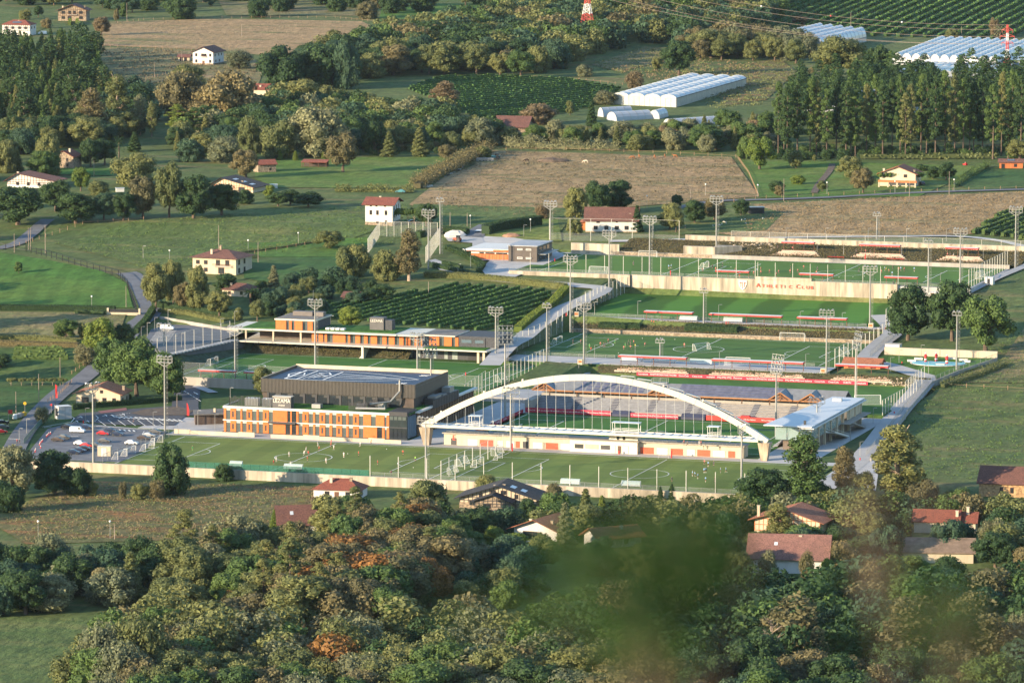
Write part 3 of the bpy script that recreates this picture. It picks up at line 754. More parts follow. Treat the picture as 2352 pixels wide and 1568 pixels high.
# == houses
def house(p, rz, w, d, h, rise, label, wall=WALLW, roof=T_RED, gable='front', name='house', over=.7, front=(), side=(), chim=(), beams=False, base=None, balcony=None, doors=(), hipk=.45, skyl=0, lefts=(), asym=0, extra=None, shut=BROWN, cat='house', solar=0):
 """p: middle of the front wall at the ground. front/side: windows (x, z, w, h) on the wall in metres."""
 t = thing(name, label, cat, p, rz); W2 = w / 2; hz = -1.2
 m = MB(); m.box(-W2, W2,0, d, hz, h)
 if gable == 'front': m.yprism([(-W2 + .01, h),(W2 - .01, h),(asym, h + rise)],.01, d - .01)
 elif gable == 'side': m.xprism([(.01, h),(d - .01, h),(d / 2 + asym, h + rise)],-W2 + .01, W2 - .01)
 m.build('wall', wall, t)
 if base: b = MB(); b.box(-W2 - .06, W2 + .06,-.06, d + .06, hz, base); b.build('stone_base', STONE, t)
 r = MB(); th = .22; o = over
 if gable == 'front':
  sl = rise / (W2 - abs(asym) * 0); zl = h - o * rise / (W2 + asym); zr = h - o * rise / (W2 - asym)
  r.yprism([(-W2 - o, zl),(asym, h + rise),(W2 + o, zr),(W2 + o, zr + th),(asym, h + rise + th),(-W2 - o, zl + th)],-o, d + o)
 elif gable == 'side':
  zl = h - o * rise / (d / 2 + asym); zr = h - o * rise / (d / 2 - asym)
  r.xprism([(-o, zl),(d / 2 + asym, h + rise),(d + o, zr),(d + o, zr + th),(d / 2 + asym, h + rise + th),(-o, zl + th)],-W2 - o, W2 + o)
 elif gable == 'hip':
  k = min(W2, d / 2) * (2 * hipk); z0 = h - .1
  A = [(-W2 - o, -o, z0),(W2 + o, -o, z0),(W2 + o, d + o, z0),(-W2 - o, d + o, z0)]
  if w >= d: T_ = [(-W2 + k, d / 2, h + rise),(W2 - k, d / 2, h + rise)]; fs = [(0,1,5,4),(1,2,5),(2,3,4,5),(3,0,4)]
  else: T_ = [(0, k, h + rise),(0, d - k, h + rise)]; fs = [(0,1,4),(1,2,5,4),(2,3,5),(3,0,4,5)]
  r.add(A + T_, fs + [(3,2,1,0)])
 elif gable == 'mono': r.yprism([(-W2 - o, h - .1),(W2 + o, h + rise),(W2 + o, h + rise + th),(-W2 - o, h + th)],-o, d + o); 
 elif gable == 'flat': r.box(-W2 - o, W2 + o, -o, d + o, h, h + rise)
 R_ = r.build('roof', roof, t)
 def win(x, z, ww, hh, ax):
  f = MB(); g = MB(); e = .07
  if ax == 'f':
   f.box(x - ww / 2 - .1, x + ww / 2 + .1,-.05,.02, z - .1, z + hh + .1); g.box(x - ww / 2, x - .04,-.08,-.05, z, z + hh); g.box(x + .04, x + ww / 2,-.08,-.05, z, z + hh)
  elif ax == 'r':
   f.box(W2 - .02, W2 + .05, x - ww / 2 - .1, x + ww / 2 + .1, z - .1, z + hh + .1); g.box(W2 + .05, W2 + .08, x - ww / 2, x - .04, z, z + hh); g.box(W2 + .05, W2 + .08, x + .04, x + ww / 2, z, z + hh)
  else:
   f.box(-W2 - .05,-W2 + .02, x - ww / 2 - .1, x + ww / 2 + .1, z - .1, z + hh + .1); g.box(-W2 - .08,-W2 - .05, x - ww / 2, x + ww / 2, z, z + hh)
  fo = f.build('window', shut, t); g.build('pane', GLASS, fo)
 for q in front: win(*q, 'f')
 for q in side: win(*q, 'r')
 for q in lefts: win(*q, 'l')
 for x, ww, hh in doors: q = MB(); q.box(x - ww / 2, x + ww / 2,-.08,.02,0, hh); q.build('door', BROWN, t)
 for i, (x, y, ht) in enumerate(chim):
  c = MB(); zt = h + rise * .4; c.box(x - .4, x + .4, y - .35, y + .35, h - .2, h + rise + ht); c.box(x - .5, x + .5, y - .45, y + .45, h + rise + ht, h + rise + ht + .18); c.build('chimney', CREAM if i % 2 == 0 else STONE, R_)
 if beams:
  b = MB()
  for i in range(int(w / 1.3) + 1):
   x = -W2 + .1 + i * (w - .2) / int(w / 1.3); top = h
   if gable == 'front': top = h + rise * (1 - abs(x - asym) / (W2 + (asym if x < asym else -asym)))
   b.box(x - .09, x + .09,-.06,.01, h * .45, top - .1)
  for z in (h * .45, h * .72, h - .05): b.box(-W2, W2,-.05,.012, z, z + .2)
  b.build('timber_frame', BROWN if beams is True else beams, t)
 if balcony:
  x, z, ww = balcony; b = MB(); b.box(x - ww / 2, x + ww / 2,-1.0,-.01, z, z + .15); b.build('balcony', WALLW, t)
  rr = MB(); rr.box(x - ww / 2, x + ww / 2,-1.0,-.93, z + .95, z + 1.05)
  for i in range(int(ww / .25)): rr.box(x - ww / 2 + i * .25, x - ww / 2 + i * .25 + .05,-.99,-.94, z + .15, z + .95)
  rr.build('railing', BROWN, t)
 for i in range(skyl):
  s_ = MB(); k = .35 + .18 * i
  if gable == 'front': x = asym + (W2 - asym) * (.25 + .27 * i); zz = h + rise * (1 - (.25 + .27 * i)) + th; q = rise / (W2 - asym); s_.add([(x, d * .2, zz + .08),(x + 1.6, d * .2, zz + .08 - 1.6 * q),(x + 1.6, d * .5, zz + .08 - 1.6 * q),(x, d * .5, zz + .08)], [(0,1,2,3)])
  else: q = rise / (d / 2); y = d * .22; x = -W2 + w * (.3 + .3 * i); z1 = h + y * q + th; s_.add([(x, y, z1 + .08),(x + 1, y, z1 + .08),(x + 1, y + 1, z1 + .08 + q),(x, y + 1, z1 + .08 + q)], [(0,1,2,3)])
  s_.build('skylight', SHEETW, R_)
 for i in range(solar):
  q = rise / max(1,(d / 2 if gable != 'front' else W2)) * .97; s_ = MB(); x = -solar * .55 + i * 1.1; y = d * .12
  s_.add([(x, y, h + (y + o) * q * .95 + .12),(x + 1.0, y, h + (y + o) * q * .95 + .12),(x + 1.0, y + 1.6, h + (y + o + 1.6) * q * .95 + .12),(x, y + 1.6, h + (y + o + 1.6) * q * .95 + .12)], [(0,1,2,3)])
  s_.build('solar_panel', GLASSB, R_)
 return t
# == terraces and pitches of the training ground
def uvbox(name, u0, u1, v0, v1, z0, z1, mat, kind='structure', **kw):
 m = MB(); m.box(u0, u1, v0, v1, z0, z1); return m.build(name, mat, None, loc=SITE, rz=-AN, kind=kind, **kw)
for (a, b, c, d, z), nm, mt in zip(TER[:6], ['lower_terrace', 'academy_terrace', 'strip_terrace', 'third_terrace', 'fourth_terrace', 'top_terrace'],
        [field('verge_grass', [(.05,.10,.028),(.07,.11,.035),(.045,.08,.025)], bump=.1)] * 5 + [PAVE]):
 uvbox(nm, a, b, c, d, z - 6, z, mt)
m = MB(); m.prism([(-60.5,140),(-49,187),(-52,217),(-93,222),(-92,204),(-83,175),(-66,146)],1,7.05); m.build('academy_parking', ASPH, None, loc=SITE, rz=-AN, kind='structure')
def turf(name, cols, stripes=None): return field(name, cols and [tuple(c * 1.25 for c in k) for k in cols], s1=.03, s2=.12, bump=.03, stripes=stripes, rough_ok=False)
LINE = flat('line_paint', (.8,.8,.76),.8, var=.03)
def pitch(u0, u1, v0, v1, z, mat, lines=None, name='football_pitch', label=None):
 m = MB(); m.quad((u0, v0,0),(u1, v0,0),(u1, v1,0),(u0, v1,0))
 t = m.build(name, mat, None, loc=(OX, OY, z + .07), rz=-AN, kind='structure', label=label)
 if lines:
  a, b, c, d = lines; L = MB(); w = .11; e = .05
  def ln(x0, y0, x1, y1): L.quad((min(x0, x1) - w, min(y0, y1) - w, e),(max(x0, x1) + w, min(y0, y1) - w, e),(max(x0, x1) + w, max(y0, y1) + w, e),(min(x0, x1) - w, max(y0, y1) + w, e))
  mc, mu = (c + d) / 2,(a + b) / 2
  ln(a, c, b, c); ln(a, d, b, d); ln(a, c, a, d); ln(b, c, b, d)
  if b - a > 80:
   ln(mu, c, mu, d)
   for s, g in ((1, a),(-1, b)):
    ln(g, mc - 20.15, g + s * 16.5, mc - 20.15); ln(g, mc + 20.15, g + s * 16.5, mc + 20.15); ln(g + s * 16.5, mc - 20.15, g + s * 16.5, mc + 20.15)
    ln(g, mc - 9.16, g + s * 5.5, mc - 9.16); ln(g, mc + 9.16, g + s * 5.5, mc + 9.16); ln(g + s * 5.5, mc - 9.16, g + s * 5.5, mc + 9.16)
    arc(L, g + s * 11, mc, 9.15, [math.atan2(y, s * x) for x, y in [(9.15 * math.cos(k),9.15 * math.sin(k)) for k in np.linspace(-.925,.925,15)]], e, w)
   arc(L, mu, mc, 9.15, np.linspace(0,6.2832,49), e, w)
  L.build('line_markings', LINE, t)
 return t
def arc(L, cx, cy, r, angs, z, w):
 for a, b in zip(angs[:-1], angs[1:]):
  if abs(a - b) > 3: continue
  q = [(cx + (r + k) * math.cos(x), cy + (r + k) * math.sin(x), z) for x, k in ((a, -w),(b, -w),(b, w),(a, w))]
  L.quad(*(q if b < a else q[::-1]))
TG = [(.040,.112,.022),(.060,.13,.028),(.035,.098,.02)]
pitch(-4,109.5,-66.6,1.0,0, turf('turf_olive', [(.105,.14,.032),(.14,.168,.042),(.082,.122,.03)],(13,1,.06,.86)),(0,104.6,-65,-1.6), label='olive green artificial pitch in front of the orange building')  # stripes are mow bands that also stand in for shadow streaks
pitch(109.6,217.5,-66.6,.5,0, turf('turf_olive2', [(.10,.14,.032),(.125,.162,.04),(.078,.12,.03)],(13,1,.06,.86)),(111.4,216,-65,-2.5), label='olive green pitch below the white arch')  # same stripes: mow bands plus shadow streaks painted into the turf
pitch(88,190.5,14,84,0, turf('turf_deep', TG, (11,1,0,.9)),(91,189,17,81), label='deep green stadium pitch')
pitch(-52,65.5,113,183.5,2.5, turf('turf_deep_2', TG),(-48,62,116.5,181), label='dark green pitch behind the sports hall')
pitch(85,206.5,108.5,177.3,1, turf('turf_deep_3', TG, (14,.9,.5,.88)), None, label='narrow green pitch behind the long stand')
pitch(48.5,167.5,199,264.5,4, turf('turf_mid', [(.05,.11,.026),(.065,.12,.03),(.042,.10,.022)],(12,.1,1,.88)),(56,161,200,262), label='training pitch below the first bank')
pitch(44.5,165,282,354,8, turf('turf_striped', [(.06,.155,.02),(.055,.14,.02),(.05,.135,.02)],(23,1,.12,.62)), None, label='striped green pitch below the lettered wall')
pitch(-2,179,356.3,422,14.5, turf('turf_top', [(.065,.135,.026),(.08,.14,.03),(.055,.12,.022)],(15,1,.3,.88)),(67.3,175,357,421), label='top pitch above the lettered wall')
pitch(4,60,357,421,14.54, turf('turf_top', None),(8,57,358.5,419), name='small_pitch', label='small pitch left of the top pitch')
# paved plaza, car parks, roads
uvbox('plaza', -8,109,1.2,12.2,-.3,.06, PAVE)
uvbox('promenade', 72.5,90,11.9,107,-.3,.07, PAVE)
uvbox('stand_apron', 109.3,217,.7,7,-.3,.065, PAVE)
uvbox('side_path', 190.8,209,7.2,107,-.3,.06, PAVE)
uvbox('north_path', 66.2,84,107.5,181,-.8,1.6, PAVE)
uvbox('entrance_square', -22,7.5,12.3,40,-.3,.075, PAVE)
sheet('lower_car_park', [(D, 95,1085),(D, 60,1045),(D, 110,985),(D, 170,970),(D, 250,978),(D, 385,992),(D, 330,1035),(D, 262,1068),(D, 215,1080)], ASPH, .16, zf=lambda u, v: max(H0(u, v),0 if v > -66 else -9))
sheet('marked_car_park', [(D, 165,965),(D, 185,950),(D, 300,940),(D, 420,932),(D, 428,955),(D, 400,978),(D, 250,976)], ASPHD, .22, zf=lambda u, v: 0)
sheet('bare_earth_island', [(D, 300,950),(D, 330,942),(D, 410,935),(D, 445,945),(D, 430,955),(D, 330,956)], SOIL, .34, zf=lambda u, v: 0)
sheet('red_surfacing', [(D, 225,946),(D, 290,938),(D, 292,944),(D, 232,951)], flat('red_asphalt', (.22,.09,.09),.9),.34, zf=lambda u, v: 0)
ribbon('entrance_road', [(D, 428,955),(D, 425,930),(D, 430,900),(D, 420,880),(D, 440,878)],9, ASPHD, .3)
ribbon('white_footpath', [(D, 440,878),(D, 455,890),(D, 490,903)],3.5, PAVE, .35)
ribbon('lane', [(D, 20,1075),(D, 50,1000),(D, 95,945),(D, 150,895),(D, 215,850),(D, 240,825)],7.5, ASPH, .35)
ribbon('access_road', [(D, 285,780),(D, 310,750),(D, 345,720),(D, 335,680),(D, 310,640),(D, 290,628)],8.5, ASPH, .38)
ribbon('lane_up_the_valley', [(D, -10,573),(D, 40,560),(D, 80,530),(D, 110,505)],6, ASPH, .35)
ribbon('academy_road', [(D, 1125,855),(D, 1165,825),(D, 1200,790),(D, 1240,745),(D, 1290,712),(D, 1350,692),(D, 1385,674),(D, 1340,659),(D, 1260,652),(D, 1180,648),(D, 1110,640)],7.5, PAVE, .45)
sheet('warehouse_yard', [(D, 1020,545),(D, 1060,542),(D, 1180,548),(D, 1250,560),(D, 1300,590),(D, 1240,612),(D, 1180,640),(D, 1120,640),(D, 1105,620),(D, 1125,600),(D, 1085,600),(D, 1085,560),(D, 1030,556)], PAVE, .4)
sheet('upper_yard', [(D, 985,600),(D, 1000,597),(D, 1055,618),(D, 1070,632),(D, 1010,622)], PAVE, .4)
sheet('road_junction', [(D, 1060,545),(D, 1100,518),(D, 1130,520),(D, 1110,548)], ASPH, .5)
ribbon('valley_road', [(D, 1540,482),(D, 1640,464),(D, 1760,460),(D, 1900,455),(D, 2080,445),(D, 2220,440),(D, 2370,436)],5.5, ASPH, .4)
ribbon('field_track', [(D, 1870,445),(D, 1880,425),(D, 1905,395),(D, 1912,378)],3, SOIL, .4)
ribbon('east_path', [(D, 1890,1125),(D, 1985,1048),(D, 2058,958),(D, 2125,885),(D, 2105,862),(D, 2040,842),(D, 1992,826),(D, 2030,785),(D, 2052,768),(D, 2045,750),(D, 2020,735)],7.5, PAVE, .55)
ribbon('upper_path', [(D, 1400,556),(D, 1560,553),(D, 1800,548),(D, 2060,545),(D, 2200,545),(D, 2300,556),(D, 2380,578)],4, PAVE, .5)
ribbon('side_ramp', [(D, 2220,665),(D, 2290,640),(D, 2380,600)],4, PAVE, .5)
ribbon('house_drive', [(D, 1985,1130),(D, 1995,1075),(D, 2010,1050)],7, PAVE, .5)
sheet('splash_pad_lawn', [(D, 1990,833),(D, 2030,820),(D, 2290,826),(D, 2240,850),(D, 2150,872),(D, 2080,850)], LAWN, .5)
def flatpoly(name, pts, z, mat, kind='structure'):
 m = MB(); P = [GP(*p, z) for p in pts]; m.add([(p.x, p.y, z) for p in P], [tuple(range(len(P)))]); return m.build(name, mat, None, kind=kind)
# lane markings: bays, arrows and hatching
mk = MB()
def pline(t, a, b, w=.16, z=.34):
 p, q = GP(t, *a, z), GP(t, *b, z); mk.bar(p + Vector((0,0,0)), q, w, .02)
for i in range(7): pline('h', (1060 + i * 107,538),(1145 + i * 107,598),.2)
for i in range(14): pline('h', (1250 + i * 52,498 + i * 2.6),(1300 + i * 52,518 + i * 2.6),.5)
pline('h', (1205,482),(1240,505),.5); pline('h', (1205,482),(1980,550),.25); pline('h', (1240,505),(1960,556),.2)
pline('h', (460,612),(770,560),.25); pline('h', (770,560),(805,520),.25); pline('h', (805,520),(775,500),.25)
pline('h', (1000,600),(1630,640),.25); pline('h', (1640,620),(1740,590),.2)
pline('h', (1030,485),(1065,515),.2); pline('h', (1065,515),(1020,555),.2)
for x, y in ((860,508),(815,555),(1128,492),(1320,480),(935,555)): pline('h', (x - 22, y + 5),(x + 22, y - 5),.3); pline('h', (x + 4, y - 12),(x + 22, y - 5),.3); pline('h', (x + 22, y - 5),(x + 28, y + 6),.3)
for i in range(5): pline('h', (1240 + i * 50,636 + i * 3),(1258 + i * 50,650 + i * 3),.5)
for i in range(5): pline('h', (1290 + i * 26,476 - i * 3),(1304 + i * 26,475 - i * 3),.2)
for a, b in (((90,738),(230,750)),((690,712),(850,716)),((480,620),(560,608)),((1560,660),(1540,690))): pline('h', a, b, .2)
mk.build('road_markings', LINE, None, kind='structure')
mk = MB()
for i in range(6): pline('a', (150 + i * 32,1032 + i * 20),(172 + i * 32,1046 + i * 20),.22,.45)
pline('a', (262,1050),(300,1072),.5,.45); pline('a', (258,1046),(272,1062),.4,.45)
for i in range(13): mk.bar(at_uv(-80 - i * .75,172 + i * 2.6,7.12), at_uv(-73 - i * .75,173 + i * 2.6,7.12),.22,.02)
mk.build('road_markings', LINE, None, kind='structure')
mk = MB()
for i in range(6): a = GP('D', 1092 + i * 3.6,533); mk.bar(a + Vector((0,-3,.75)), a + Vector((1,3,.75)),.7,.02)
mk.build('crosswalk', LINE, None, kind='structure')
# banks between the terraces
def bank(label, u0, u1, v0, z0, v1, z1, mat=BANKM, name='bank'):
 m = MB(); n = max(2, int((u1 - u0) / 3)); k = 6; g = random.Random(int(u0 + v0))
 V_ = []
 for j in range(k + 1):
  for i in range(n + 1):
   t = j / k; V_.append((u0 + (u1 - u0) * i / n, v0 + (v1 - v0) * t, z0 + (z1 - z0) * t ** .9 + (g.uniform(-.22,.25) if 0 < j < k else 0)))
 m.add(V_, [(j * (n + 1) + i, j * (n + 1) + i + 1,(j + 1) * (n + 1) + i + 1,(j + 1) * (n + 1) + i) for j in range(k) for i in range(n)])
 rng = np.random.default_rng(int(u0 + v0)); q = int((u1 - u0) * abs(v1 - v0) * 9); a, b = rng.uniform(u0, u1, q), rng.uniform(0,1, q); hgt = .25 + .45 * np.abs(np.sin(a * .31 + b * 3) * np.sin(a * .13 + 1))
 C = np.stack([a, v0 + (v1 - v0) * b, z0 + (z1 - z0) * b ** .9 + rng.uniform(.05,1, q) * hgt],1); V = leafcards(C, np.tile([0,-.6,.8],(q, 1)),.2, rng, .8)
 o = put('heath', leaf_mesh('heath', V, rng.uniform(0,1, q), HEATH), None, SITE, -AN, kind='stuff')
 return m.build(name, mat, None, loc=SITE, rz=-AN, kind='structure', label=label)
HEATH = leaf('heath_leaf', (.10,.075,.045),(.15,.14,.06))
bank('dark heathery bank above the red hoardings', 86,206,177.6,1.3,181.3,4.05)
bank('dark planted bank between two pitches', 50,168,265.3,5.1,275.2,8.05)
bank('tall heathery bank behind the top pitch', 20,184,424,15.6,447,18.7)
bank('planted bank below the academy', -46,14,184,2.6,188.4,5.2)
bank('grassy bank left of the academy pitch', -60,-51.5,118,2.5,121,2.7)
m = MB(); m.add([(-52.2,112,2.4),(-46.5,184,2.4),(-46,189,7),(-55,189,7.2),(-62,128,7.05),(-60,112,3)], [(0,1,2,3,4,5)])
m.build('bank', field('netted_bank', [(.06,.09,.05),(.05,.07,.04),(.10,.13,.11)], s1=.3, s2=1, bump=.4), None, loc=SITE, rz=-AN, kind='structure', label='steep grassy bank with erosion netting')
for i, (u0, u1, v, z0, z1) in enumerate([(50,168,265.1,4,5.2),(20,60,423.6,14.5,15.8)]):
 t = site_thing('stone_wall', ['low rubble stone wall at the foot of the planted bank', 'low stone wall behind the small upper pitch'][i], 'wall')
 BX(t, 'wall_face', STONE, u0, u1, v, v + .5, z0, z1); BX(t, 'coping', CONC, u0, u1, v - .05, v + .55, z1, z1 + .12)
def rubble(label, u0, u1, v0, z0, v1, z1, n, s=.55):
 t = site_thing('boulder_wall', label, 'wall'); g = random.Random(n); base = None
 for i in range(n):
  k = g.random(); u = u0 + (u1 - u0) * ((i * .618) % 1); r = s * g.uniform(.7,1.3)
  if i < 6:
   mb = MB(); mb.ball((0,0,0),1, n=7, k=4); mb.v = [tuple(c * g.uniform(.75,1.15) for c in p) for p in mb.v]; me = mb.mesh('boulder', flat('pale_boulder', (.42,.33,.23),.95, var=.3)); rubble.M = (rubble.M + [me])[-6:]
  o = put('boulder', g.choice(rubble.M), t, (u, v0 + (v1 - v0) * k, z0 + (z1 - z0) * k + .1), g.uniform(0,6)); o.scale = (r * 1.2, r, r * .8)
rubble.M = []
rubble('pale rubble of boulders on the bank below the right-hand path', 186,204,177.8,1.2,181,3.4,60,.5)
rubble('rows of pale boulders holding the bank beside the first seats', 62,82,432,16.4,445,18.4,70,.65)
# == walls of the terraces
def cwall(label, u0, u1, v0, v1, z0, z1, mat=CONCD, joint=0, name='retaining_wall', cope=True, fade=None):
 t = site_thing(name, label, 'wall')
 n = max(1, round((u1 - u0) / joint)) if joint else 1
 first = None
 for i in range(n):
  if n > 1 and first: put('panel', first, t, (u0 + (u1 - u0) * i / n, v0, z0))
  else: m = MB(); m.box(.02,(u1 - u0) / n - .02,0, v1 - v0,0, z1 - z0); first = m.mesh('panel', mat); put('panel', first, t, (u0, v0, z0))
 if cope: BX(t, 'coping', CONC, u0, u1, v0 - .06, v1 + .06, z1, z1 + .1)
 return t
w_ = cwall('tall stained concrete wall with red club lettering', 47,152,353.9,354.8,7.4,15.2, joint=7.5)
BX(w_, 'raised_parapet', CONCD, 96.5,118.5,353.75,354.9,15.2,16.3)
RLET = flat('red_lettering', (.68,.06,.02),.6)
def word(parent, big, small, size, u, v, z, mat):     # capitals with smaller capitals after them
 x = u
 for ch, sz in [(c, size if i == 0 else size * .78) for i, c in enumerate(big)]:
  text_part(ch, sz, mat, parent, (x, v, z + (sz - size) * .36),(math.pi / 2,0,0),.06, 'letter', 'LEFT', 1.15); x += sz * 1.02
 return x
x_ = word(w_, 'ATHLETIC', '', 2.2,96.8,353.6,13.0, RLET); word(w_, 'CLUB', '', 2.2, x_ + 1.1,353.6,13.0, RLET)
def crest(parent, u, v, z, s, rot=0):
 m = MB(); out = [(-.5,.55),(.5,.55),(.5,.05),(.3,-.4),(0,-.65),(-.3,-.4),(-.5,.05)]
 m.yprism([(u + a * s, z + b * s) for a, b in out], v - .06, v); m.build('shield', WHITE, parent)
 m = MB()
 for k in (-.26,-.04,.18): m.box(u + k * s, u + (k + .09) * s, v - .1, v - .07, z - (.3 if abs(k) > .1 else .45) * s, z + .35 * s)
 m.box(u - .42 * s, u - .1 * s, v - .11, v - .1, z + .2 * s, z + .28 * s); m.ball((u + .3 * s, v - .08, z + .2 * s),.08 * s)
 m.build('shield_stripes', RLET, parent)
crest(w_, 91.5,353.7,13.0,3.2)
cwall('lower pale wall left of the lettered wall, along the bending road', -2,46.8,353.0,354.6,10.5,15.2, joint=6)
cwall('front concrete wall below the lower pitches and car park', -62,217.5,-67.6,-66.8,-3.2,.55, joint=9)
cwall('grey concrete wall in front of the academy pitch', -50,8,111.2,111.9,-.3,3.2, mat=CONC, joint=8)
cwall('long low parapet behind the seats of the top pitch', 41,186,451.5,452.1,17.5,20.2, joint=9)
cwall('low concrete wall along the foot of the bank behind the top pitch', 60,180,423.2,423.9,14.3,15.9, mat=CONC, joint=9)
cwall('shaded concrete block wall left of the top pitch', 1.5,21.5,424,424.9,14.3,18.6, joint=5)
t = cwall('concrete bastion beside the small upper pitch', 48,60,424,425,14.3,18.9, joint=6)
m = MB(); m.prism([(60,424),(61,424),(70,432),(60,432)],14.3,18.9); m.build('wing', CONCD, t)
cwall('pale splash pad wall facing the lawn', 178,219,227.6,228.2,4.5,8.0, mat=CREAM, joint=7)
t = site_thing('retaining_wall', 'white stepped wall between the academy car park and the trees', 'wall')
for i in range(9):
 a = (-98 + i * 4.4,228 - i * 2.5); b = (-93.6 + i * 4.4,225.5 - i * 2.5); m = MB(); m.bar((*a, 7.8 - i * .1),(*b, 7.8 - i * .1),.5,1.7); m.build('panel', CONC, t)
t = site_thing('retaining_wall', 'low white wall between the orange building and the front pitch', 'wall')
for i in range(14):
 if i in (5,): continue
 BX(t, 'panel', CREAM, -6 + i * 5.6,-6 + i * 5.6 + 5.55,4.2,4.6,0,1.2 if i % 4 else 1.5)
t = site_thing('retaining_wall', 'long pale wall climbing beside the right-hand path', 'wall')
pp = [(D, 2000,1062),(D, 2040,1010),(D, 2085,950),(D, 2140,885),(D, 2200,860),(D, 2290,830)]
P = [GP(*q) for q in pp]
for a, b in zip(P[:-1], P[1:]):
 for k in range(3):
  m = MB(); p, q = a.lerp(b, k / 3), a.lerp(b, (k + 1) / 3); i = t.matrix_basis.inverted() if False else None
  loc = lambda w: Vector((*toUV(w.x, w.y), w.z))
  m.bar(loc(p) + Vector((0,0,.3)), loc(q) + Vector((0,0,.3)),.4,2.2); m.build('panel', CONC, t)
# == fences
def fence(label, pts, h, sp=4, net=NET, post=STEEL, r=.06, rails=(1.0,), name='fence', cat='fence', group=None, netz=(0,1), prail=.03, pz=None):
 """pts: world points; posts one by one, a sheet of mesh and rails"""
 P = [Vector(p) for p in pts]; o = P[0].copy()
 t = thing(name, label, cat, o, 0, group); pm = None
 N = MB(); Rr = MB(); mb = MB(); mb.tube((0,0,-.2),(0,0, h), r, n=5); pm = mb.mesh('post', post); k = 0
 for a, b in zip(P[:-1], P[1:]):
  L = (b - a).length; n = max(1, round(L / sp)); a0, b0 = a - o, b - o
  for i in range(n + (1 if (b - P[-1]).length < 1e-6 else 0)): put('post', pm, t, a0.lerp(b0, i / n))
  if net is not None: N.quad(a0 + Vector((0,0, h * netz[0])), b0 + Vector((0,0, h * netz[0])), b0 + Vector((0,0, h * netz[1])), a0 + Vector((0,0, h * netz[1])))
  for z in rails: Rr.bar(a0 + Vector((0,0, h * z)), b0 + Vector((0,0, h * z)), prail * 2, prail * 2)
 if net is not None: N.build('mesh_panel', net, t)
 if rails: Rr.build('rail', post, t)
 return t
def uvl(*pts): return [at_uv(*p) for p in pts]
WPOST = flat('white_post', (.62,.58,.5),.6, var=.05)
fence('green screened fence on top of the front wall', uvl((26,-67.2,.6),(86,-67.2,.6)),1.9,3, NETG, flat('green_post', (.02,.10,.06)))
fence('thin mesh fence along the front wall right of the tall mast', uvl((86.5,-67.2,.6),(216,-67.2,.6)),6.5,9.3, None, WPOST, .12,())
fence('low mesh fence above the front wall', uvl((86.5,-66.9,.6),(216,-66.9,.6)),1.3,4.6, NET)
fence('goal net fence between the two front pitches', uvl((108.6,-64,.05),(109.6,-4,.05)),6,7.5, NET, WPOST, .13)
fence('mesh fence between the car park and the front pitch', uvl((-4.6,-62,.05),(-4.6,4,.05)),2.6,4, NET)
fence('fence behind the academy pitch wall', uvl((-50,111.5,3.2),(65,112.4,2.6)),5.2,6, NET, STEEL, .07)
fence('tall slanting fence beside the academy pitch and steps', uvl((66.0,113,2.6),(66.0,180,2.6)),6.2,4.6, NET, WPOST, .09)
fence('ball fence at the left end of the stadium promenade', uvl((66.6,88,.1),(66.6,111,2.0)),8,3.6, NET, WPOST, .07)
fence('fence left of the third pitch beside the road', uvl((47.6,200,4.1),(47.6,262,4.1)),6.5,6.8, NET, WPOST, .11)
fence('row of tall white poles left of the planted bank', uvl((46,262,5),(47,300,8.2)),7,5.5, NET, WPOST, .11)
fence('ball fence left of the striped pitch', uvl((45,300,8.1),(45,352,8.1)),6.5,5.2, NET, WPOST, .11)
fence('ball fence right of the third pitch', uvl((167.2,199,4.1),(167.2,262,4.1)),6.5,6.2, NET, WPOST, .13)
fence('row of poles on the bank right of the striped pitch', uvl((167.6,262,5.1),(166.2,300,8.2)),5.5,6, NET, WPOST, .11)
fence('ball fence right of the striped pitch', uvl((164.8,284,8.1),(164.8,352,8.1)),6.5,8, NET, WPOST, .10)
fence('ball fence right of the top pitch', uvl((179,357,14.6),(179,424,14.6)),7,4.4, NET, WPOST, .10)
fence('tall posts along the near side of the top pitch, left stretch', uvl((6,355.4,15.2),(96,355.4,15.2)),7,7.4, None, WPOST, .10,())
fence('tall posts along the near side of the top pitch, right stretch', uvl((97,355.4,15.2),(152,355.4,15.2)),6.5,7.3, None, WPOST, .09,())
fence('handrail mesh on the lettered wall', uvl((47,354.9,15.3),(176,355.4,14.6)),1.1,3.6, NET)
fence('handrail along the upper walkway left of the top pitch', uvl((-2,353.4,15.2),(46,354.4,15.2)),1.1,3.6, NET)
fence('railing along the walkway of the third pitch', uvl((50,198.4,4.1),(160,198.4,4.1)),1.1,3.3, NET, STEEL, .05,(1,.5))
fence('railing along the walkway of the striped pitch', uvl((47,281.6,8.1),(158,281.6,8.1)),1.1,3.3, NET, STEEL, .05,(1,.5))
fence('mesh fence with pale posts below the right-hand path', [GP('g', 1010,1480), GP('g', 1075,1385), GP('g', 870,1560)][::2] + [GP('g', 1075,1395)],4.5,4, NET, WPOST, .09)
fence('grey picket railing along the right-hand path', [GP(*q) + Vector((0,0,.6)) for q in [(D, 1990,1050),(D, 2030,1003),(D, 2075,945),(D, 2133,882)]],1.6,3, NET, STEEL, .06,(1,))
fence('railing above the lawn beside the three oaks', [GP(*q) + Vector((0,0,.6)) for q in [(D, 1998,822),(D, 2035,790),(D, 2060,765)]],1.8,3, NET, STEEL, .06,(1,.1))
fence('ball fence right of the narrow pitch', uvl((206.6,108.5,1.1),(206.6,165,1.1)),5,4, NET, WPOST, .1)
fence('mesh fence round the splash pad', [GP(*q) + Vector((0,0,1.3)) for q in [(D, 2140,885),(D, 2200,860),(D, 2290,830)]],1.6,4, NET)
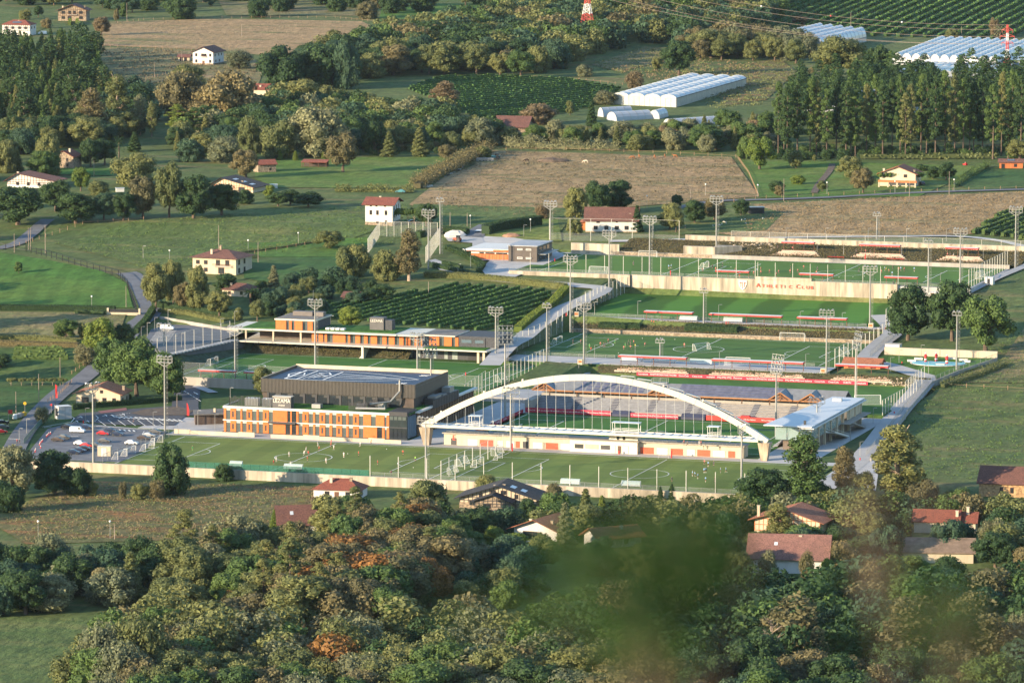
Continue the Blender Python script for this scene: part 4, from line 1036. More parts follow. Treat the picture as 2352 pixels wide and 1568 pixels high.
fence('tall fence in front of the white farmhouse with the dark roof', [GP('D', 1262,552), GP('D', 1500,556), GP('D', 1560,558)],9,9, NET, WPOST, .1,(1,), netz=(0,.35))
fence('mesh fence on the wall behind the seats', uvl((60,452,20.2),(186,452,20.2)),2.2,8, NET, WPOST, .07)
fence('fence left of the upper sheds', [GP('D', 845,582), GP('D', 872,543), GP('D', 1005,545)],6,3.2, NET, WPOST, .10)
fence('slatted goal fence by the two twin masts', [GP('D', 978,604), GP('D', 1012,556)],6.5,3.2, NET, WPOST, .10)
WOODP = flat('weathered_stake', (.32,.2,.12),.9)
for lab, pts, sp in [('stake fence along the top of the hay field', [(D, 270,55),(D, 330,47),(D, 420,44),(D, 600,42),(D, 770,42),(D, 870,52)],6),('stake fence across the lower edge of the hay field', [(D, 236,108),(D, 340,113),(D, 440,118)],5),
     ('paddock fence below the white farmhouse', [(D, 288,195),(D, 350,180),(D, 380,172)],5),('post fence between the hay field and the thicket', [(D, 1128,345),(D, 1300,345),(D, 1500,352),(D, 1690,362)],7),
     ('fence at the right edge of the central hay field', [(D, 1693,362),(D, 1720,400),(D, 1742,452)],5),('roadside fence along the valley road', [(D, 1560,478),(D, 1760,456),(D, 2080,442),(D, 2370,433)],7),
     ('fence above the long greenhouse vineyard', [(D, 1220,178),(D, 1330,185),(D, 1430,196)],6),('wire fence across the right-hand meadow', [(D, 2180,888),(D, 2260,892),(D, 2370,898)],8),
     ('pasture fence by the small road on the left', [(D, 45,565),(D, 120,540),(D, 190,515),(D, 330,505)],7),('fence beside the lane to the car park', [(D, 165,860),(D, 200,835),(D, 212,825)],4),
     ('fence along the lane by the bungalow', [(D, 110,925),(D, 140,905),(D, 165,880)],4),('fence across the pasture by the grey lane', [(D, 560,588),(D, 660,572),(D, 760,552)],6)]:
 fence(lab, [GP(*p) for p in pts],1.5, sp, None, WOODP, .11,(.6,))
fence('black railing fence sweeping round the bright meadow', [GP(*p) for p in [(D, -10,572),(D, 60,578),(D, 130,596),(D, 200,617),(D, 272,635),(D, 292,655),(D, 305,690),(D, 313,715)]],2.6,5, None, BLACK, .14,(.9,.3), prail=.07)
fence('green mesh fence between the car park and the lane', [GP(*p) for p in [(D, 55,1020),(D, 85,985),(D, 100,970)]],2,3, NETG)
# == goals, dugouts, canopies with seats
gm = MB()
for s in (-3.66,3.66): gm.tube((s, 0,0),(s, 0,2.44),.09); gm.tube((s, 0,2.44),(s, 1.0,2.3),.05); gm.tube((s, 1,2.3),(s, 2.2,.05),.05); gm.tube((s, 0,.05),(s, 2.2,.05),.05)
gm.tube((-3.66,0,2.44),(3.66,0,2.44),.09); gm.tube((-3.66,2.2,.05),(3.66,2.2,.05),.05)
GF = gm.mesh('frame', WHITE)
nm = MB(); nm.quad((-3.66,1,2.3),(3.66,1,2.3),(3.66,2.2,.05),(-3.66,2.2,.05)); nm.quad((-3.66,0,2.44),(3.66,0,2.44),(3.66,1,2.3),(-3.66,1,2.3))
for s in (-3.66,3.66): nm.add([(s, 0,0),(s, 0,2.44),(s, 1,2.3),(s, 2.2,0)], [(0,1,2,3)])
GN = nm.mesh('net', NETW)
def goal(u, v, z, face, label, s=1.0):        # face: direction the net trails to, degrees in the site frame (0 = +v)
 t = thing('football_goal', label, 'goal', at_uv(u, v, z + .1),-AN + R(face), 'football goals'); t.scale = (s,) * 3
 put('frame', GF, t); put('net', GN, t)
def goalp(p, face, label, s=1.0):
 t = thing('football_goal', label, 'goal', p, -AN + R(face), 'football goals'); t.scale = (s,) * 3
 put('frame', GF, t); put('net', GN, t)
goal(0,-33,0,90, 'goal at the car park end of the left front pitch'); goal(-2,-52,0,90, 'spare goal nearest the white container'); goal(-2,-44,0,90, 'spare goal left of the car park end goal'); goal(-2,-20,0,90, 'spare goal by the silver parked cars')
goal(104.6,-33,0,-90, 'goal at the right end of the left front pitch'); goal(111.3,-33,0,90, 'goal at the left end of the pitch below the arch', 1); goal(107,-50,0,-90, 'spare goal by the net fence, nearest the tall mast', .85)
goal(108,-8,0,-90, 'spare goal at the far end of the net fence'); goal(113,-18,0,90, 'small orange-marked goal between the front pitches', .7)
goal(30,-65.8,0,180, 'small goal on the near touchline behind the dark oak', .6); goalp(GP('BM', 2190,60),0, 'small goal against the stand wall under the arch', .45)
goal(-47,150,2.5,90, 'goal with pinkish net on the academy pitch'); goal(62,140,2.5,-90, 'goal at the fence end of the academy pitch')
goal(90.5,49,0,90, 'goal at the left end of the stadium pitch'); goalp(GP('MR', 800,1445,0),-90, 'goal at the right end of the stadium pitch')
goal(87,150,1,60, 'goal leaning by the steps behind the long stand'); goalp(GP('MR', 1300,1200,1),200, 'tall goal beside the glass stand', 1.2)
goal(56,231,4,90, 'goal at the left end of the third pitch'); goal(161.5,231,4,-90, 'goal at the right end of the third pitch'); goalp(GP('f', 260,1305,4),-120, 'goal standing turned in the centre circle')
goalp(GP('f', 660,1470,4),180, 'goal on the touchline of the third pitch beside the dugouts', 1.2); goalp(GP('f', 1225,1215,4),0, 'goal against the stone wall of the third pitch', 1.25); goalp(GP('f', 652,1185,4),0, 'mini goal against the stone wall', .5)
goal(67.2,389,14.5,90, 'goal in the left half of the top pitch'); goal(175.3,389,14.5,-90, 'goal at the right end of the top pitch', 1.1); goalp(GP('e', 1295,500,14.5),180, 'goal near the wall on the small upper pitch'); goalp(GP('e', 1805,335,14.5),0, 'goal at the back of the small upper pitch')
goal(165.5,318,8,-90, 'goal behind the right end of the striped pitch', 1.2); goal(44.5,330,8,90, 'goal behind the left end of the striped pitch', 1.2)
def dugout(p, label, rz=-AN, L=8, red=False):
 t = thing('dugout', label, 'dugout', p, rz, 'team dugouts'); n = 6
 prof = [(1.2 * math.cos(a) , 2.0 * math.sin(a)) for a in np.linspace(.25,1.75, n)]
 m = MB(); pr = prof + [(y * .96, z * .96) for y, z in prof[::-1]]; m.xprism(pr, -L / 2, L / 2); m.build('hood', GLASSC if not red else RED, t)
 m = MB()
 for x in (-L / 2, L / 2): m.xprism([(0,0)] + prof, x - .04, x + .04)
 m.build('end_panel', WHITE if not red else RED, t)
 m = MB()
 for i in range(int(L / .8)): m.box(-L / 2 + .2 + i * .8,-L / 2 + .7 + i * .8,.2,.7,.4,.9)
 m.build('seat', flat('pink_seat', (.55,.22,.18)) if not red else RED, t)
for i, (tl, x, y, L, red, lab) in enumerate([('e', 1645,1430,8,0, 'clear dugout behind the left canopy of the third pitch'),('f', 275,1460,8,0, 'clear dugout between two canopies of the third pitch'),('e', 2235,1005,6.5,0, 'clear dugout between the canopies of the striped pitch'),
           ('f', 610,1020,7,0, 'clear dugout behind the middle canopy of the striped pitch'),('f', 1680,385,6.5,1, 'red dugout at the back of the top pitch, left one'),('f', 2300,405,6.5,1, 'red dugout at the back of the top pitch, right one'),
           ('e', 1975,1445,9,0, 'white dugout right of the left canopy of the third pitch')]):
 dugout(GP(tl, x, y, [4,4,8,8,14.5,14.5,4][i]) + Vector((0,0,.1)), lab, -AN + (math.pi if i not in (4,5) else 0), L, red)
for tl, x, y, L, lab in [('BL', 1590,118,4, 'small pale bench shelter by the front wall, left one'),('BL', 1975,138,6, 'pale bench shelter by the green screen fence'),('BM', 1567,238,6, 'pale bench shelter by the front wall, left of two under the arch'),('BM', 1975,252,6, 'pale bench shelter by the front wall, right of two under the arch')]:
 dugout(GP(tl, x, y, 0) + Vector((0,0,.1)), lab, -AN + math.pi, L)
def canopy(label, p, L, h=3.3, d=3.2, posts=4, face=0, rows=0, rowL=None, drop=.45, red=RED, group='red canopies', rowoff=0, up=False):
 """flat canopy with a red fascia on dark posts; concrete seat steps run down in front of it"""
 t = thing('canopy', label, 'canopy', p, -AN + face, group)
 BX(t, 'fascia', red, -L / 2, L / 2,0, d, h, h + .5)
 BX(t, 'roof', WHITE, -L / 2 + .1, L / 2 - .1,.25, d - .1, h + .5, h + .57)
 for i in range(posts):
  x = -L / 2 + .4 + i * (L - .8) / (posts - 1); BX(t, 'post', BROWN, x - .1, x + .1, d * .75, d * .75 + .2,0, h)
SEATC = flat('pale_concrete_step', (.48,.40,.31),.9, var=.08); SEATR = flat('red_edged_step', (.5,.22,.14),.9)
def steps(label, p, L, rows, rise=.42, go=.85, shrink=0, face=0, group='tiers of concrete seats'):
 """tier of seats; the top row is at p, each lower row steps down towards the viewer"""
 t = thing('seat_tier', label, 'seating', p, -AN + face, group)
 for i in range(rows):
  l = L + shrink * i; m = MB(); z = -rise * (i + 1)
  m.box(-l / 2, l / 2,-go * (i + 1),-go * i - .01, z - 1.2, z, 0); m.build('seat_row', SEATC, t)
  m = MB(); n = max(2, int(l / .9))
  for k in range(n): x = -l / 2 + .2 + k * (l - .4) / n; m.box(x, x + .45,-go * (i + 1) + .1,-go * (i + 1) + .5, z, z + .12)
  m.build('seat_pads', SEATR, t, kind='stuff')
# third pitch walkway
uvbox('walkway', 50,168,182,197.8,3.5,4.12, PAVE)
uvbox('walkway', 47,166,276,281.2,7.5,8.1, PAVE)
for tl, x0, x1, y, z, nm_, rr in [('e', 1395,2120,1395,4, 'left red canopy above the red hoardings', 5),('f', 275,1250,1440,4, 'middle long red canopy above the red hoardings', 6),('f', 1600,2160,1480,4, 'right red canopy beside the small timber pavilion', 4),
        ('e', 1650,2168,945,8, 'left red canopy over the planted bank', 4),('f', 235,1010,975,8, 'middle red canopy over the planted bank', 5),('f', 1168,1695,1008,8, 'right red canopy over the planted bank', 4)]:
 zt = z + 3.5; a, b = GP(tl, x0, y, zt), GP(tl, x1, y, zt); c = (a + b) / 2; uv = toUV(c.x, c.y); L = (b - a).length / math.cos(AN) * .97
 vv = 182.6 if z == 4 else 276.6
 uu = toUV(a.x, a.y)[0] + L / 2 + (.35 if z == 4 else -.3)
 canopy(nm_, at_uv(uu, vv, z + .1), L, 2.7,3.0, rr)
 steps('pale seat rows below the ' + nm_.replace('left red', 'left').replace(' above the red hoardings', ' of the third pitch').replace(' over the planted bank', ' of the striped pitch'), at_uv(uu + 1,182 if z == 4 else 276, z + .3), L * (.9 if z == 4 else .72),4,.38 if z == 8 else .42,1.1 if z == 8 else .9, shrink=1.6)
for tl, x0, x1, y, lab in [('f', 1055,1400,205, 'left'),('f', 1860,2290,238, 'middle'),('MR', 1780,2002,175, 'right')]:
 a, b = GP(tl, x0, y, 20.6), GP(tl, x1, y, 20.6); L = (b - a).length / math.cos(AN) * .97; ua = toUV(a.x, a.y)[0]
 uu = ua + L / 2; c = at_uv(uu, 433.5,17.3)
 canopy(f'{lab} red canopy over white seat rows behind the top pitch', c, L, 3.1,3,4)
 steps(f'white seat rows under the {lab} canopy behind the top pitch', at_uv(uu + .8,433.3,18.1), L + .5,6,.40,1.25,1.9)
for tl, x0, x1, y, lab in [('f', 360,715,515, 'left'),('f', 1230,1590,550, 'middle'),('MR', 1365,1590,378, 'right')]:
 a, b = GP(tl, x0, y, 17.2), GP(tl, x1, y, 17.2); L = (b - a).length / math.cos(AN) * .97; ua = toUV(a.x, a.y)[0]
 canopy(f'{lab} red touchline shelter above the lettered wall', at_uv(ua + L / 2,356.5,14.6), L, 2.7,2.4,4)
for tl, x0, x1, y, lab in [('a', 248,672,845, 'left'),('a', 737,1080,868, 'right')]:
 a, b = GP(tl, x0, y, 5.2), GP(tl, x1, y, 5.2); L = (b - a).length; ua = toUV(a.x, a.y)[0]
 canopy(f'{lab} red touchline shelter on the academy pitch wall', at_uv(ua + L / 2,112.6,2.6), L, 2.7,2.4,4)
# advertising hoardings
HRED = flat('crimson_hoarding', (.42,.012,.045),.6, var=.05)
LETW = flat('white_lettering', (.75,.72,.7),.7)
def hoarding(label, u0, u1, v, z, h, words, size, face=0, mat=HRED, sx=1.0):
 t = thing('hoarding', label, 'hoarding', at_uv(u0, v, z),-AN + face); L = u1 - u0; n = len(words)
 for i in range(n):
  BX(t, 'board', mat, L * i / n + .01, L * (i + 1) / n - .01,0,.12,.1, h)
  if words[i]: text_part(words[i], size, LETW, t, (L * (i + .5) / n, -.03, h * .52),(math.pi / 2,0,0),.01, 'lettering', sx=sx)
 m = MB()
 for i in range(int(L / 4)): m.box(i * 4, i * 4 + .1,.13,.2,-.1, h)
 m.build('frame', DARK, t)
hoarding('long crimson hoarding below the dark bank behind the narrow pitch', 101,184.5,177.2,1.1,1.35, ['kutxabank', 'FINETWORK', 'FINETWORK', 'Coca-Cola', 'Coca-Cola', 'euskaltel', 'IMQ IMQ IMQ', 'Petronor', 'kutxabank', 'ATHLETIC CLUB', 'Petronor', 'IMQ IMQ IMQ', 'new balance', 'Coca-Cola', 'Coca-Cola', 'SILBON', 'kutxabank'],.85)
hoarding('crimson hoarding in front of the shaded left stand', 89,119,85.2,.1,1.7, ['Coca-Cola'] + ['NB new balance'] * 6,.62)
hoarding('crimson hoarding of the middle section in front of the stand', 126,142.5,84.6,.1,1.5, ['1ª FEDERACIÓN', 'ATHLETIC CLUB', '1ª FEDERACIÓN'],.75)
hoarding('orange red hoarding in front of the sunlit right stand', 152,176,85.2,.1,1.7, ['', 'NB new balance', 'NB new balance', 'NB new balance'],.62, mat=flat('vermilion_hoarding', (.55,.03,.02),.6))
t = thing('hoarding', 'crimson hoarding running back along the left end of the stadium pitch', 'hoarding', at_uv(88.6,20,.1),-AN + math.pi / 2)
for i, wd in enumerate(['Coca-Cola', 'new balance', 'kutxabank', 'Petronor', 'Coca-Cola', 'new balance', 'IMQ IMQ', 'euskaltel']):
 BX(t, 'board', HRED, i * 8, i * 8 + 7.95,0,.12,.05,1.2); text_part(wd, .8, LETW, t, (i * 8 + 4,-.03,.65),(math.pi / 2,0,0),.01)
# == the long stand with timber-gabled roof
t = site_thing('grandstand', 'long grandstand with grey zinc roof, timber gables and solar panels', 'grandstand')
SEATG = flat('shade_grey_seats', (.27,.28,.31),.6, var=.1); STEPB = flat('dark_blue_steps', (.05,.06,.10),.8)
U0, U1 = 91,190
secs = [(91,104.2),(106.4,119.4),(121.6,134),(136.2,148),(149.6,151.6),(153,155),(157,168.5),(170.5,181),(183,190)]
secs = [(91,103.6),(105.8,117),(119.2,130),(132.2,143.2),(145.2,147.6),(149.4,151.8),(154,165.5),(167.7,178.5),(180.7,190)]
ROW = 10
m = MB()
for i in range(ROW): m.box(U0, U1,87.5 + i * 1.0,97.6,.0 if i == 0 else .8 + (i - 1) * .39,.8 + i * .39)
m.build('terracing', flat('grey_concrete', (.20,.20,.21),.9), t)
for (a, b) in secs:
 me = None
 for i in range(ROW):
  if me is None: mb = MB(); n = int((b - a) / .5); [mb.box(k * .5 + .04, k * .5 + .46,0,.42,0,.12) or mb.box(k * .5 + .04, k * .5 + .46,.40,.46,.1,.42) for k in range(n)]; me = mb.mesh('seat_row', SEATG if a < 152 else SEATC)  # left seats coloured greyer for the shade there, right ones cream as if lit
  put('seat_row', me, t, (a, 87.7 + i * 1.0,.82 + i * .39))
for (a, b) in zip([s_[1] for s_ in secs[:-1]], [s_[0] for s_ in secs[1:]]):
 m = MB()
 for i in range(ROW): m.box(a + .1, b - .1,87.45 + i * 1.0,88.5 + i, .8 + i * .39,.83 + i * .39); m.box(a + .1, b - .1,87.46 + i, 87.95 + i, .83 + i * .39,1.0 + i * .39)
 m.build('stair', STEPB, t)
BX(t, 'front_wall', CONC, U0, U1,87.1,87.4,0,1.5)
for u in (155.5,163.6): BX(t, 'tunnel_entrance', RED, u, u + 3,86.2,87.9,0,2.0); BX(t, 'tunnel_opening', BLACK, u + .7, u + 2.1,86.15,86.2,.1,1.7)
BX(t, 'back_wall', CONC, U0, U1,97.7,98,0,5.2)
ev, ez, rv, rz_, bv = 96.4,6.2,103.6,9.1,109
ZINC = flat('zinc_roof', (.22,.225,.23),.6,.1, var=.1); TIMB = flat('orange_glulam', (.30,.125,.04),.7)
a0, a1 = 88,196
m = MB(); m.xprism([(ev, ez),(rv, rz_),(bv, ez),(bv, ez + .25),(rv, rz_ + .25),(ev, ez + .25)], a0, a1); rf = m.build('roof', ZINC, t)
m = MB(); m.box(a0, a1, ev - .12, ev - .01, ez - .15, ez + .3)
for g in (92,132.3,174.5,185):
 w = 4.2
 m2 = MB(); m2.add([(g - w, ev - .2, ez + .2),(g + w, ev - .2, ez + .2),(g, ev - .2, ez + 2.7),(g, rv, rz_ + .35)], [(0,2,3),(2,1,3)]); m2.add([(g - w, ev - .2, ez + .1),(g + w, ev - .2, ez + .1),(g, ev - .2, ez + 2.6),(g, rv, rz_ + .25)], [(3,2,0),(3,1,2)]); m2.build('gable_roof', ZINC, t)
 m3 = MB()
 for s in (-1,1): m3.bar((g + s * w, ev - .3, ez + .1),(g, ev - .3, ez + 2.7),.2,.38); m3.bar((g, ev - .25, ez + 1.6),(g + s * 2.4, ev - .25, ez + .2),.14,.14)
 m3.bar((g, ev - .25, ez + 2.4),(g, ev - .25, ez + .1),.18,.18); m3.build('timber_gable', TIMB, t)
 m4 = MB(); m4.add([(g - w + .4, ev + .3, ez + .15),(g + w - .4, ev + .3, ez + .15),(g, ev + .3, ez + 2.4)], [(0,1,2)]); m4.build('gable_recess', BROWN, t)
m.build('eaves_beam', TIMB, t)
pm = MB(); pm.box(0,1.72,0,1.62,0,.05); pmm = pm.mesh('solar_panel', flat('solar_panel', (.15,.15,.20),.35,.2, var=.15))
sl = (rz_ - ez) / (rv - ev)
for i in range(20):
 for j in range(4):
  o = put('solar_panel', pmm, rf, (138.5 + i * 1.78, ev + .5 + j * 1.72, ez + .29 + (.5 + j * 1.72) * sl)); o.rotation_euler = (math.atan(sl),0,0)
for i in range(9):
 for j in range(3):
  o = put('solar_panel', pmm, rf, (104 + i * 2.6, ev + .5 + j * 1.9, ez + .29 + (.5 + j * 1.9) * sl)); o.rotation_euler = (math.atan(sl),0,0)
for i in range(11): u = 93.5 + i * 9.6; m = MB(); m.box(u, u + .4,97.7,98.2,4.2,6.6); m.bar((u + .2,98,6),(u + .2,104,7.6),.2,.25); m.build('column', BROWN, t)
BX(t, 'back_rooms', CONC, U0 - .5, U1 + 3,98.6,107,0,4.9)
fence('rail along the top row of the long grandstand', uvl((91,98.0,5.2),(190,98.0,5.2)),1.0,3.2, None, STEEL, .05,(1,.5))
t = site_thing('camera_platform', 'small railed camera platform on the ridge of the long stand', 'platform')
BX(t, 'deck', STEEL, 128,133.5,102.6,104.6,9.4,9.6); m = MB()
for u in (128,130.7,133.4):
 for v in (102.6,104.6): m.bar((u, v, 9.6),(u, v, 10.9),.08,.08)
for z in (10.2,10.9): m.box(128,133.5,102.57,102.63, z, z + .06); m.box(128,133.5,104.57,104.63, z, z + .06)
m.build('railing', STEEL, t)
m = MB(); m.box(88.5,91,86,98,0,4.2); o = m.build('side_block', CONC, None, loc=SITE, rz=-AN); tag(o, 'concrete end block left of the shaded seats', 'building')
t = site_thing('dugout', 'long dark dugout of blue seats beside the left hoarding', 'dugout', 'team dugouts')
for u0, u1 in ((119.4,125.6),):
 m = MB(); m.xprism([(84.9,.1),(84.9,.9),(85.9,1.9),(86.9,1.9),(86.9,.1)], u0, u1); m.build('hood', flat('navy_hood', (.03,.035,.07)), t)
t = site_thing('dugout', 'long dark dugout of blue seats right of the middle hoarding', 'dugout', 'team dugouts')
m = MB(); m.xprism([(84.9,.1),(84.9,.9),(85.9,1.9),(86.9,1.9),(86.9,.1)],143.4,151.6); m.build('hood', flat('navy_hood', (.03,.035,.07)), t)
# == front stand building, white arch and its hanging roof
t = site_thing('stand_building', 'low cream stand building with red and white shutters under the arch', 'building')
BX(t, 'wall', CREAM, 86,186,7.2,13,0,3.7)
BX(t, 'central_block', flat('pale_cream', (.72,.66,.52),.9),129,151.5,5.4,7.19,0,3.9)
m = MB(); m.box(85.5,186.5,6.6,13.4,3.7,4.05); m.box(128.6,152,5.0,6.6,3.9,4.15); m.build('terrace_slab', CONC, t)
def shutter(u, w, mat, v=7.2, z0=.1, z1=2.3, nm='shutter'):
 m = MB(); m.box(u, u + w, v - .06, v + .02, z0, z1); f = m.build(nm, CONC, t); m = MB(); n = 6
 for k in range(n): m.box(u + .1, u + w - .1, v - .11, v - .06, z0 + .08 + (z1 - z0 - .16) * k / n, z0 + .04 + (z1 - z0 - .16) * (k + 1) / n)
 m.build('slats', mat, f)
shu = [(88.3,2, DARK),(94,3.5, WHITE),(98,4.7, REDO),(104,2, WHITE),(107,3, WHITE),(110.2,1.5, REDO),(112.6,2, DARK),(116,3.4, WHITE),(120.3,4.3, REDO),(125.3,3.2, WHITE)]
for u, w, c in shu: shutter(u, w, c)
for u, w, c in [(130.6,3, GLASS),(134.2,4.4, CREAM),(139.3,3.2, DARK),(142.9,1.3, WHITE),(145,1.2, BROWN),(146.8,1.8, WHITE)]: shutter(u, w, c, 5.4,.1 if w < 2 else 1.1,2.6)
for u, w, c in [(151.9,4.6, REDO),(157.4,3.8, WHITE),(162,4.2, REDO),(167.4,2.8, WHITE),(170.8,4.4, REDO),(175.9,4.2, WHITE),(181,2.4, REDO)]: shutter(u, w, c)
text_part('E', 2.4, RLET, t, (89.4,7.08,2.4),(math.pi / 2,0,0),.05, 'letter')
BX(t, 'upper_room', MATS['pale_cream'],141.5,151,7.5,10.5,4.1,6.3)
for u in (144,146): BX(t, 'door', GLASS, u, u + .9,7.42,7.5,4.2,5.9)
for i in range(6): m = MB(); m.box(87 + i * 16.6,101 + i * 16.6,13,13.8,2.6,3.1); m.box(87 + i * 16.6,101 + i * 16.6,13.8,14.6,1.9,2.4); m.build('seat_row', SEATC, t)
for k, (a, b) in enumerate([(87,101),(103,117),(118,128),(152,164),(166,185)]):
 fence(f'terrace railing on the front stand, {ORD[k]} length from the left', uvl((a, 7,4.05),(b, 7,4.05)),1.0,1.5, None, STEEL, .045,(1,.5), group='terrace railings of the front stand')
t = site_thing('arch', 'great white steel arch hung with cables over the front stand', 'arch')
NA = 44; AZ0, AR = 6.0,18.2
def arch_pt(u): s_ = (u - 137) / 57.5; return AZ0 + AR * (1 - s_ * s_)
rb = MB(); ring = []
for i in range(NA + 1):
 u = 79.5 + 115 * i / NA; z = arch_pt(u); dz = -2 * AR * (u - 137) / 57.5 ** 2; L = math.hypot(1, dz); nx, nz = -dz / L, 1 / L; w, h = .85,.95
 ring.append([(u + nx * h * b, 5.2 + a * w, z + nz * h * b) for a, b in ((-1,-1),(1,-1),(1,1),(-1,1))])
for r0, r1 in zip(ring[:-1], ring[1:]): rb.add(r0 + r1, [(0,1,5,4),(1,2,6,5),(2,3,7,6),(3,0,4,7)])
rb.add(ring[0], [(0,1,2,3)]); rb.add(ring[-1], [(3,2,1,0)])
PALEW = flat('arch_white_paint', (.56,.51,.42),.45, var=.03, scale=.15)
rb.build('arch_beam', PALEW, t)
jm = MB()
for i in range(1, NA, 2):
 c = [sum(p[k] for p in ring[i]) / 4 for k in range(3)]; r0 = [tuple(c[k] + (p[k] - c[k]) * 1.012 + (.05 if k == 0 else 0) for k in range(3)) for p in ring[i]]; r1 = [(p[0] - .1, p[1], p[2]) for p in r0]; jm.add(r0 + r1, [(0,1,5,4),(1,2,6,5),(2,3,7,6),(3,0,4,7)])
jm.build('weld_joints', flat('joint_grey', (.30,.28,.25),.7), t)
for i in range(8):                                # service plates stepping down the right half
 u = 146 + i * 5.4; z = arch_pt(u) + 1.2; m = MB(); m.bar((u, 5.7, z + .15),(u + 4.6,5.7, arch_pt(u + 4.6) + 1.75),1.5,.1); m.bar((u + 4.6,5.7, arch_pt(u + 4.6) + .9),(u + 4.6,5.7, arch_pt(u + 4.6) + 1.75),.1,.1); m.build('service_plate', PALEW, t)
for i in range(17):
 u = 88 + i * 6.1
 for dv in (-1.3,1.9):
  m = MB(); m.tube((u + (.0 if dv < 0 else 2.4),5.2 + dv * .4, arch_pt(u) - .8),(u + (.0 if dv < 0 else 2.4),5.6 + dv, 6.6),.06, n=4); m.build('cable', WHITE, t)
for i, u in enumerate((85.5,100,113,160,173)): BX(t, 'lifting_lug', PALEW, u, u + .5,4.9,5.5, arch_pt(u) + 1, arch_pt(u) + 1.7)
for s_, u in ((-1,80.6),(1,193.6)):
 m = MB(); m.add([(u - 1.9,3.4,5.8),(u + 1.9,3.4,5.8),(u + 1.9,7.4,5.8),(u - 1.9,7.4,5.8),(u - .8 - s_ * .2,4.2,-.2),(u + 1.1 - s_ * .2,4.2,-.2),(u + 1.1 - s_ * .2,6.2,-.2),(u - .8 - s_ * .2,6.2,-.2)], [(0,1,2,3),(4,7,6,5),(0,4,5,1),(1,5,6,2),(2,6,7,3),(3,7,4,0)])
 m.build('pier', flat('rusty_concrete', (.40,.31,.22),.9, var=.35, streak=True, scale=.8), t)
t = site_thing('hanging_roof', 'long white sheeted roof slab hung below the arch', 'roof')
m = MB(); m.box(82,192,2.8,3.1,6.1,6.9); m.box(82,192,8.9,9.2,6.1,6.9); m.build('edge_beam', PALEW, t)
me = None
for i in range(37): 
 if me is None: m = MB(); m.box(.03,2.94,3.1,8.9,6.5,6.62); m.box(0,.16,3.1,8.9,6.6,6.8); me = m.mesh('roof_panel', SHEETW)
 put('roof_panel', me, t, (82 + i * 2.97,0,0))
for lab, u, w in (('left small', 95.4,3.6),('central large', 143.5,8.6),('right small', 175,3.4)):
 t = thing('camera_gantry', f'{lab} white camera gantry standing on the hanging roof', 'platform', at_uv(u, 4.5,6.85),-AN, 'camera gantries on the hanging roof')
 m = MB()
 for x in (0, w):
  for y in (0,2.6): m.bar((x, y, 0),(x, y, 3.2),.14,.14)
 for z in (.7,1.2): m.bar((0,0, z),(w, 0, z),.1,.1); m.bar((0,2.6, z),(w, 2.6, z),.1,.1); m.bar((0,0, z),(0,2.6, z),.1,.1)
 m.build('frame', WHITE, t); BX(t, 'roof', SHEETW, -.3, w + .3,-.3,2.9,3.2,3.35); BX(t, 'deck', WHITE, 0, w, 0,2.6,.1,.2)
# == glass end stand on the right
t = site_thing('glass_stand', 'end stand with a large white flat roof and greenish glass side', 'building')
m = MB(); m.prism([(187.5,26),(203.5,26),(203.5,96),(192.5,96)],8.0,8.35); m.build('roof', flat('white_membrane', (.50,.54,.58),.5, var=.04, scale=.08), t)
BX(t, 'side_canopy', WHITE, 199.5,204.2,26,96.5,7.5,7.8)
GR = glassm('green_glass', (.32,.42,.40), alpha=.55, rough=.1)
for i in range(9): BX(t, 'glass_panel', GR, 203.0,203.1,28 + i * 4.2,32 + i * 4.2,3.8,7.6)
for i in range(3): BX(t, 'glass_panel', GR, 191 + i * 4,194.8 + i * 4,27.9,28,3.5,8)
BX(t, 'base_wall', flat('brown_panel_wall', (.16,.12,.09),.8),193,202.6,30,94,0,3.6)
BX(t, 'floor', CONC, 191.5,203,28.5,95,3.6,3.9)
for i in range(8): BX(t, 'column', CREAM, 202.6,203.4,36 + i * 8,36.8 + i * 8,0,8)
m = MB()
for i in range(18): m.box(203.5,206.6,62 - i * 1.0,63 - i * 1.0, i * .22 - .1,.1 + i * .22)
m.build('stair', CONC, t)
for s in (203.5,206.6): m = MB(); m.bar((s, 63,1.1),(s, 44,5.2),.1,.12); m.bar((s, 63,.3),(s, 44,4.3),.06,.5); m.build('stair_rail', WHITE, t)
m = MB()
for i in range(16): m.box(204,207,84 - i * 1.0,85 - i * 1.0, i * .24 - .1,.1 + i * .24)
m.build('stair', CONC, t)
BX(t, 'landing', CONC, 203.2,206,66,95,3.6,3.8)
BX(t, 'roof_hatch', WHITE, 195,198,86,88,8.35,9.2); BX(t, 'vent', DARK, 199.8,200.5,30,30.7,8.35,9.6)
for i in range(4): BX(t, 'panel', CREAM, 202.95,203.15,74 + i * 5,78.6 + i * 5,4,7.4)
for i in range(7):
 BX(t, 'seat_row', SEATG, 188.5 + i * .6,190.2 + i * .3,34,92,.3 + i * .45,.5 + i * .45)
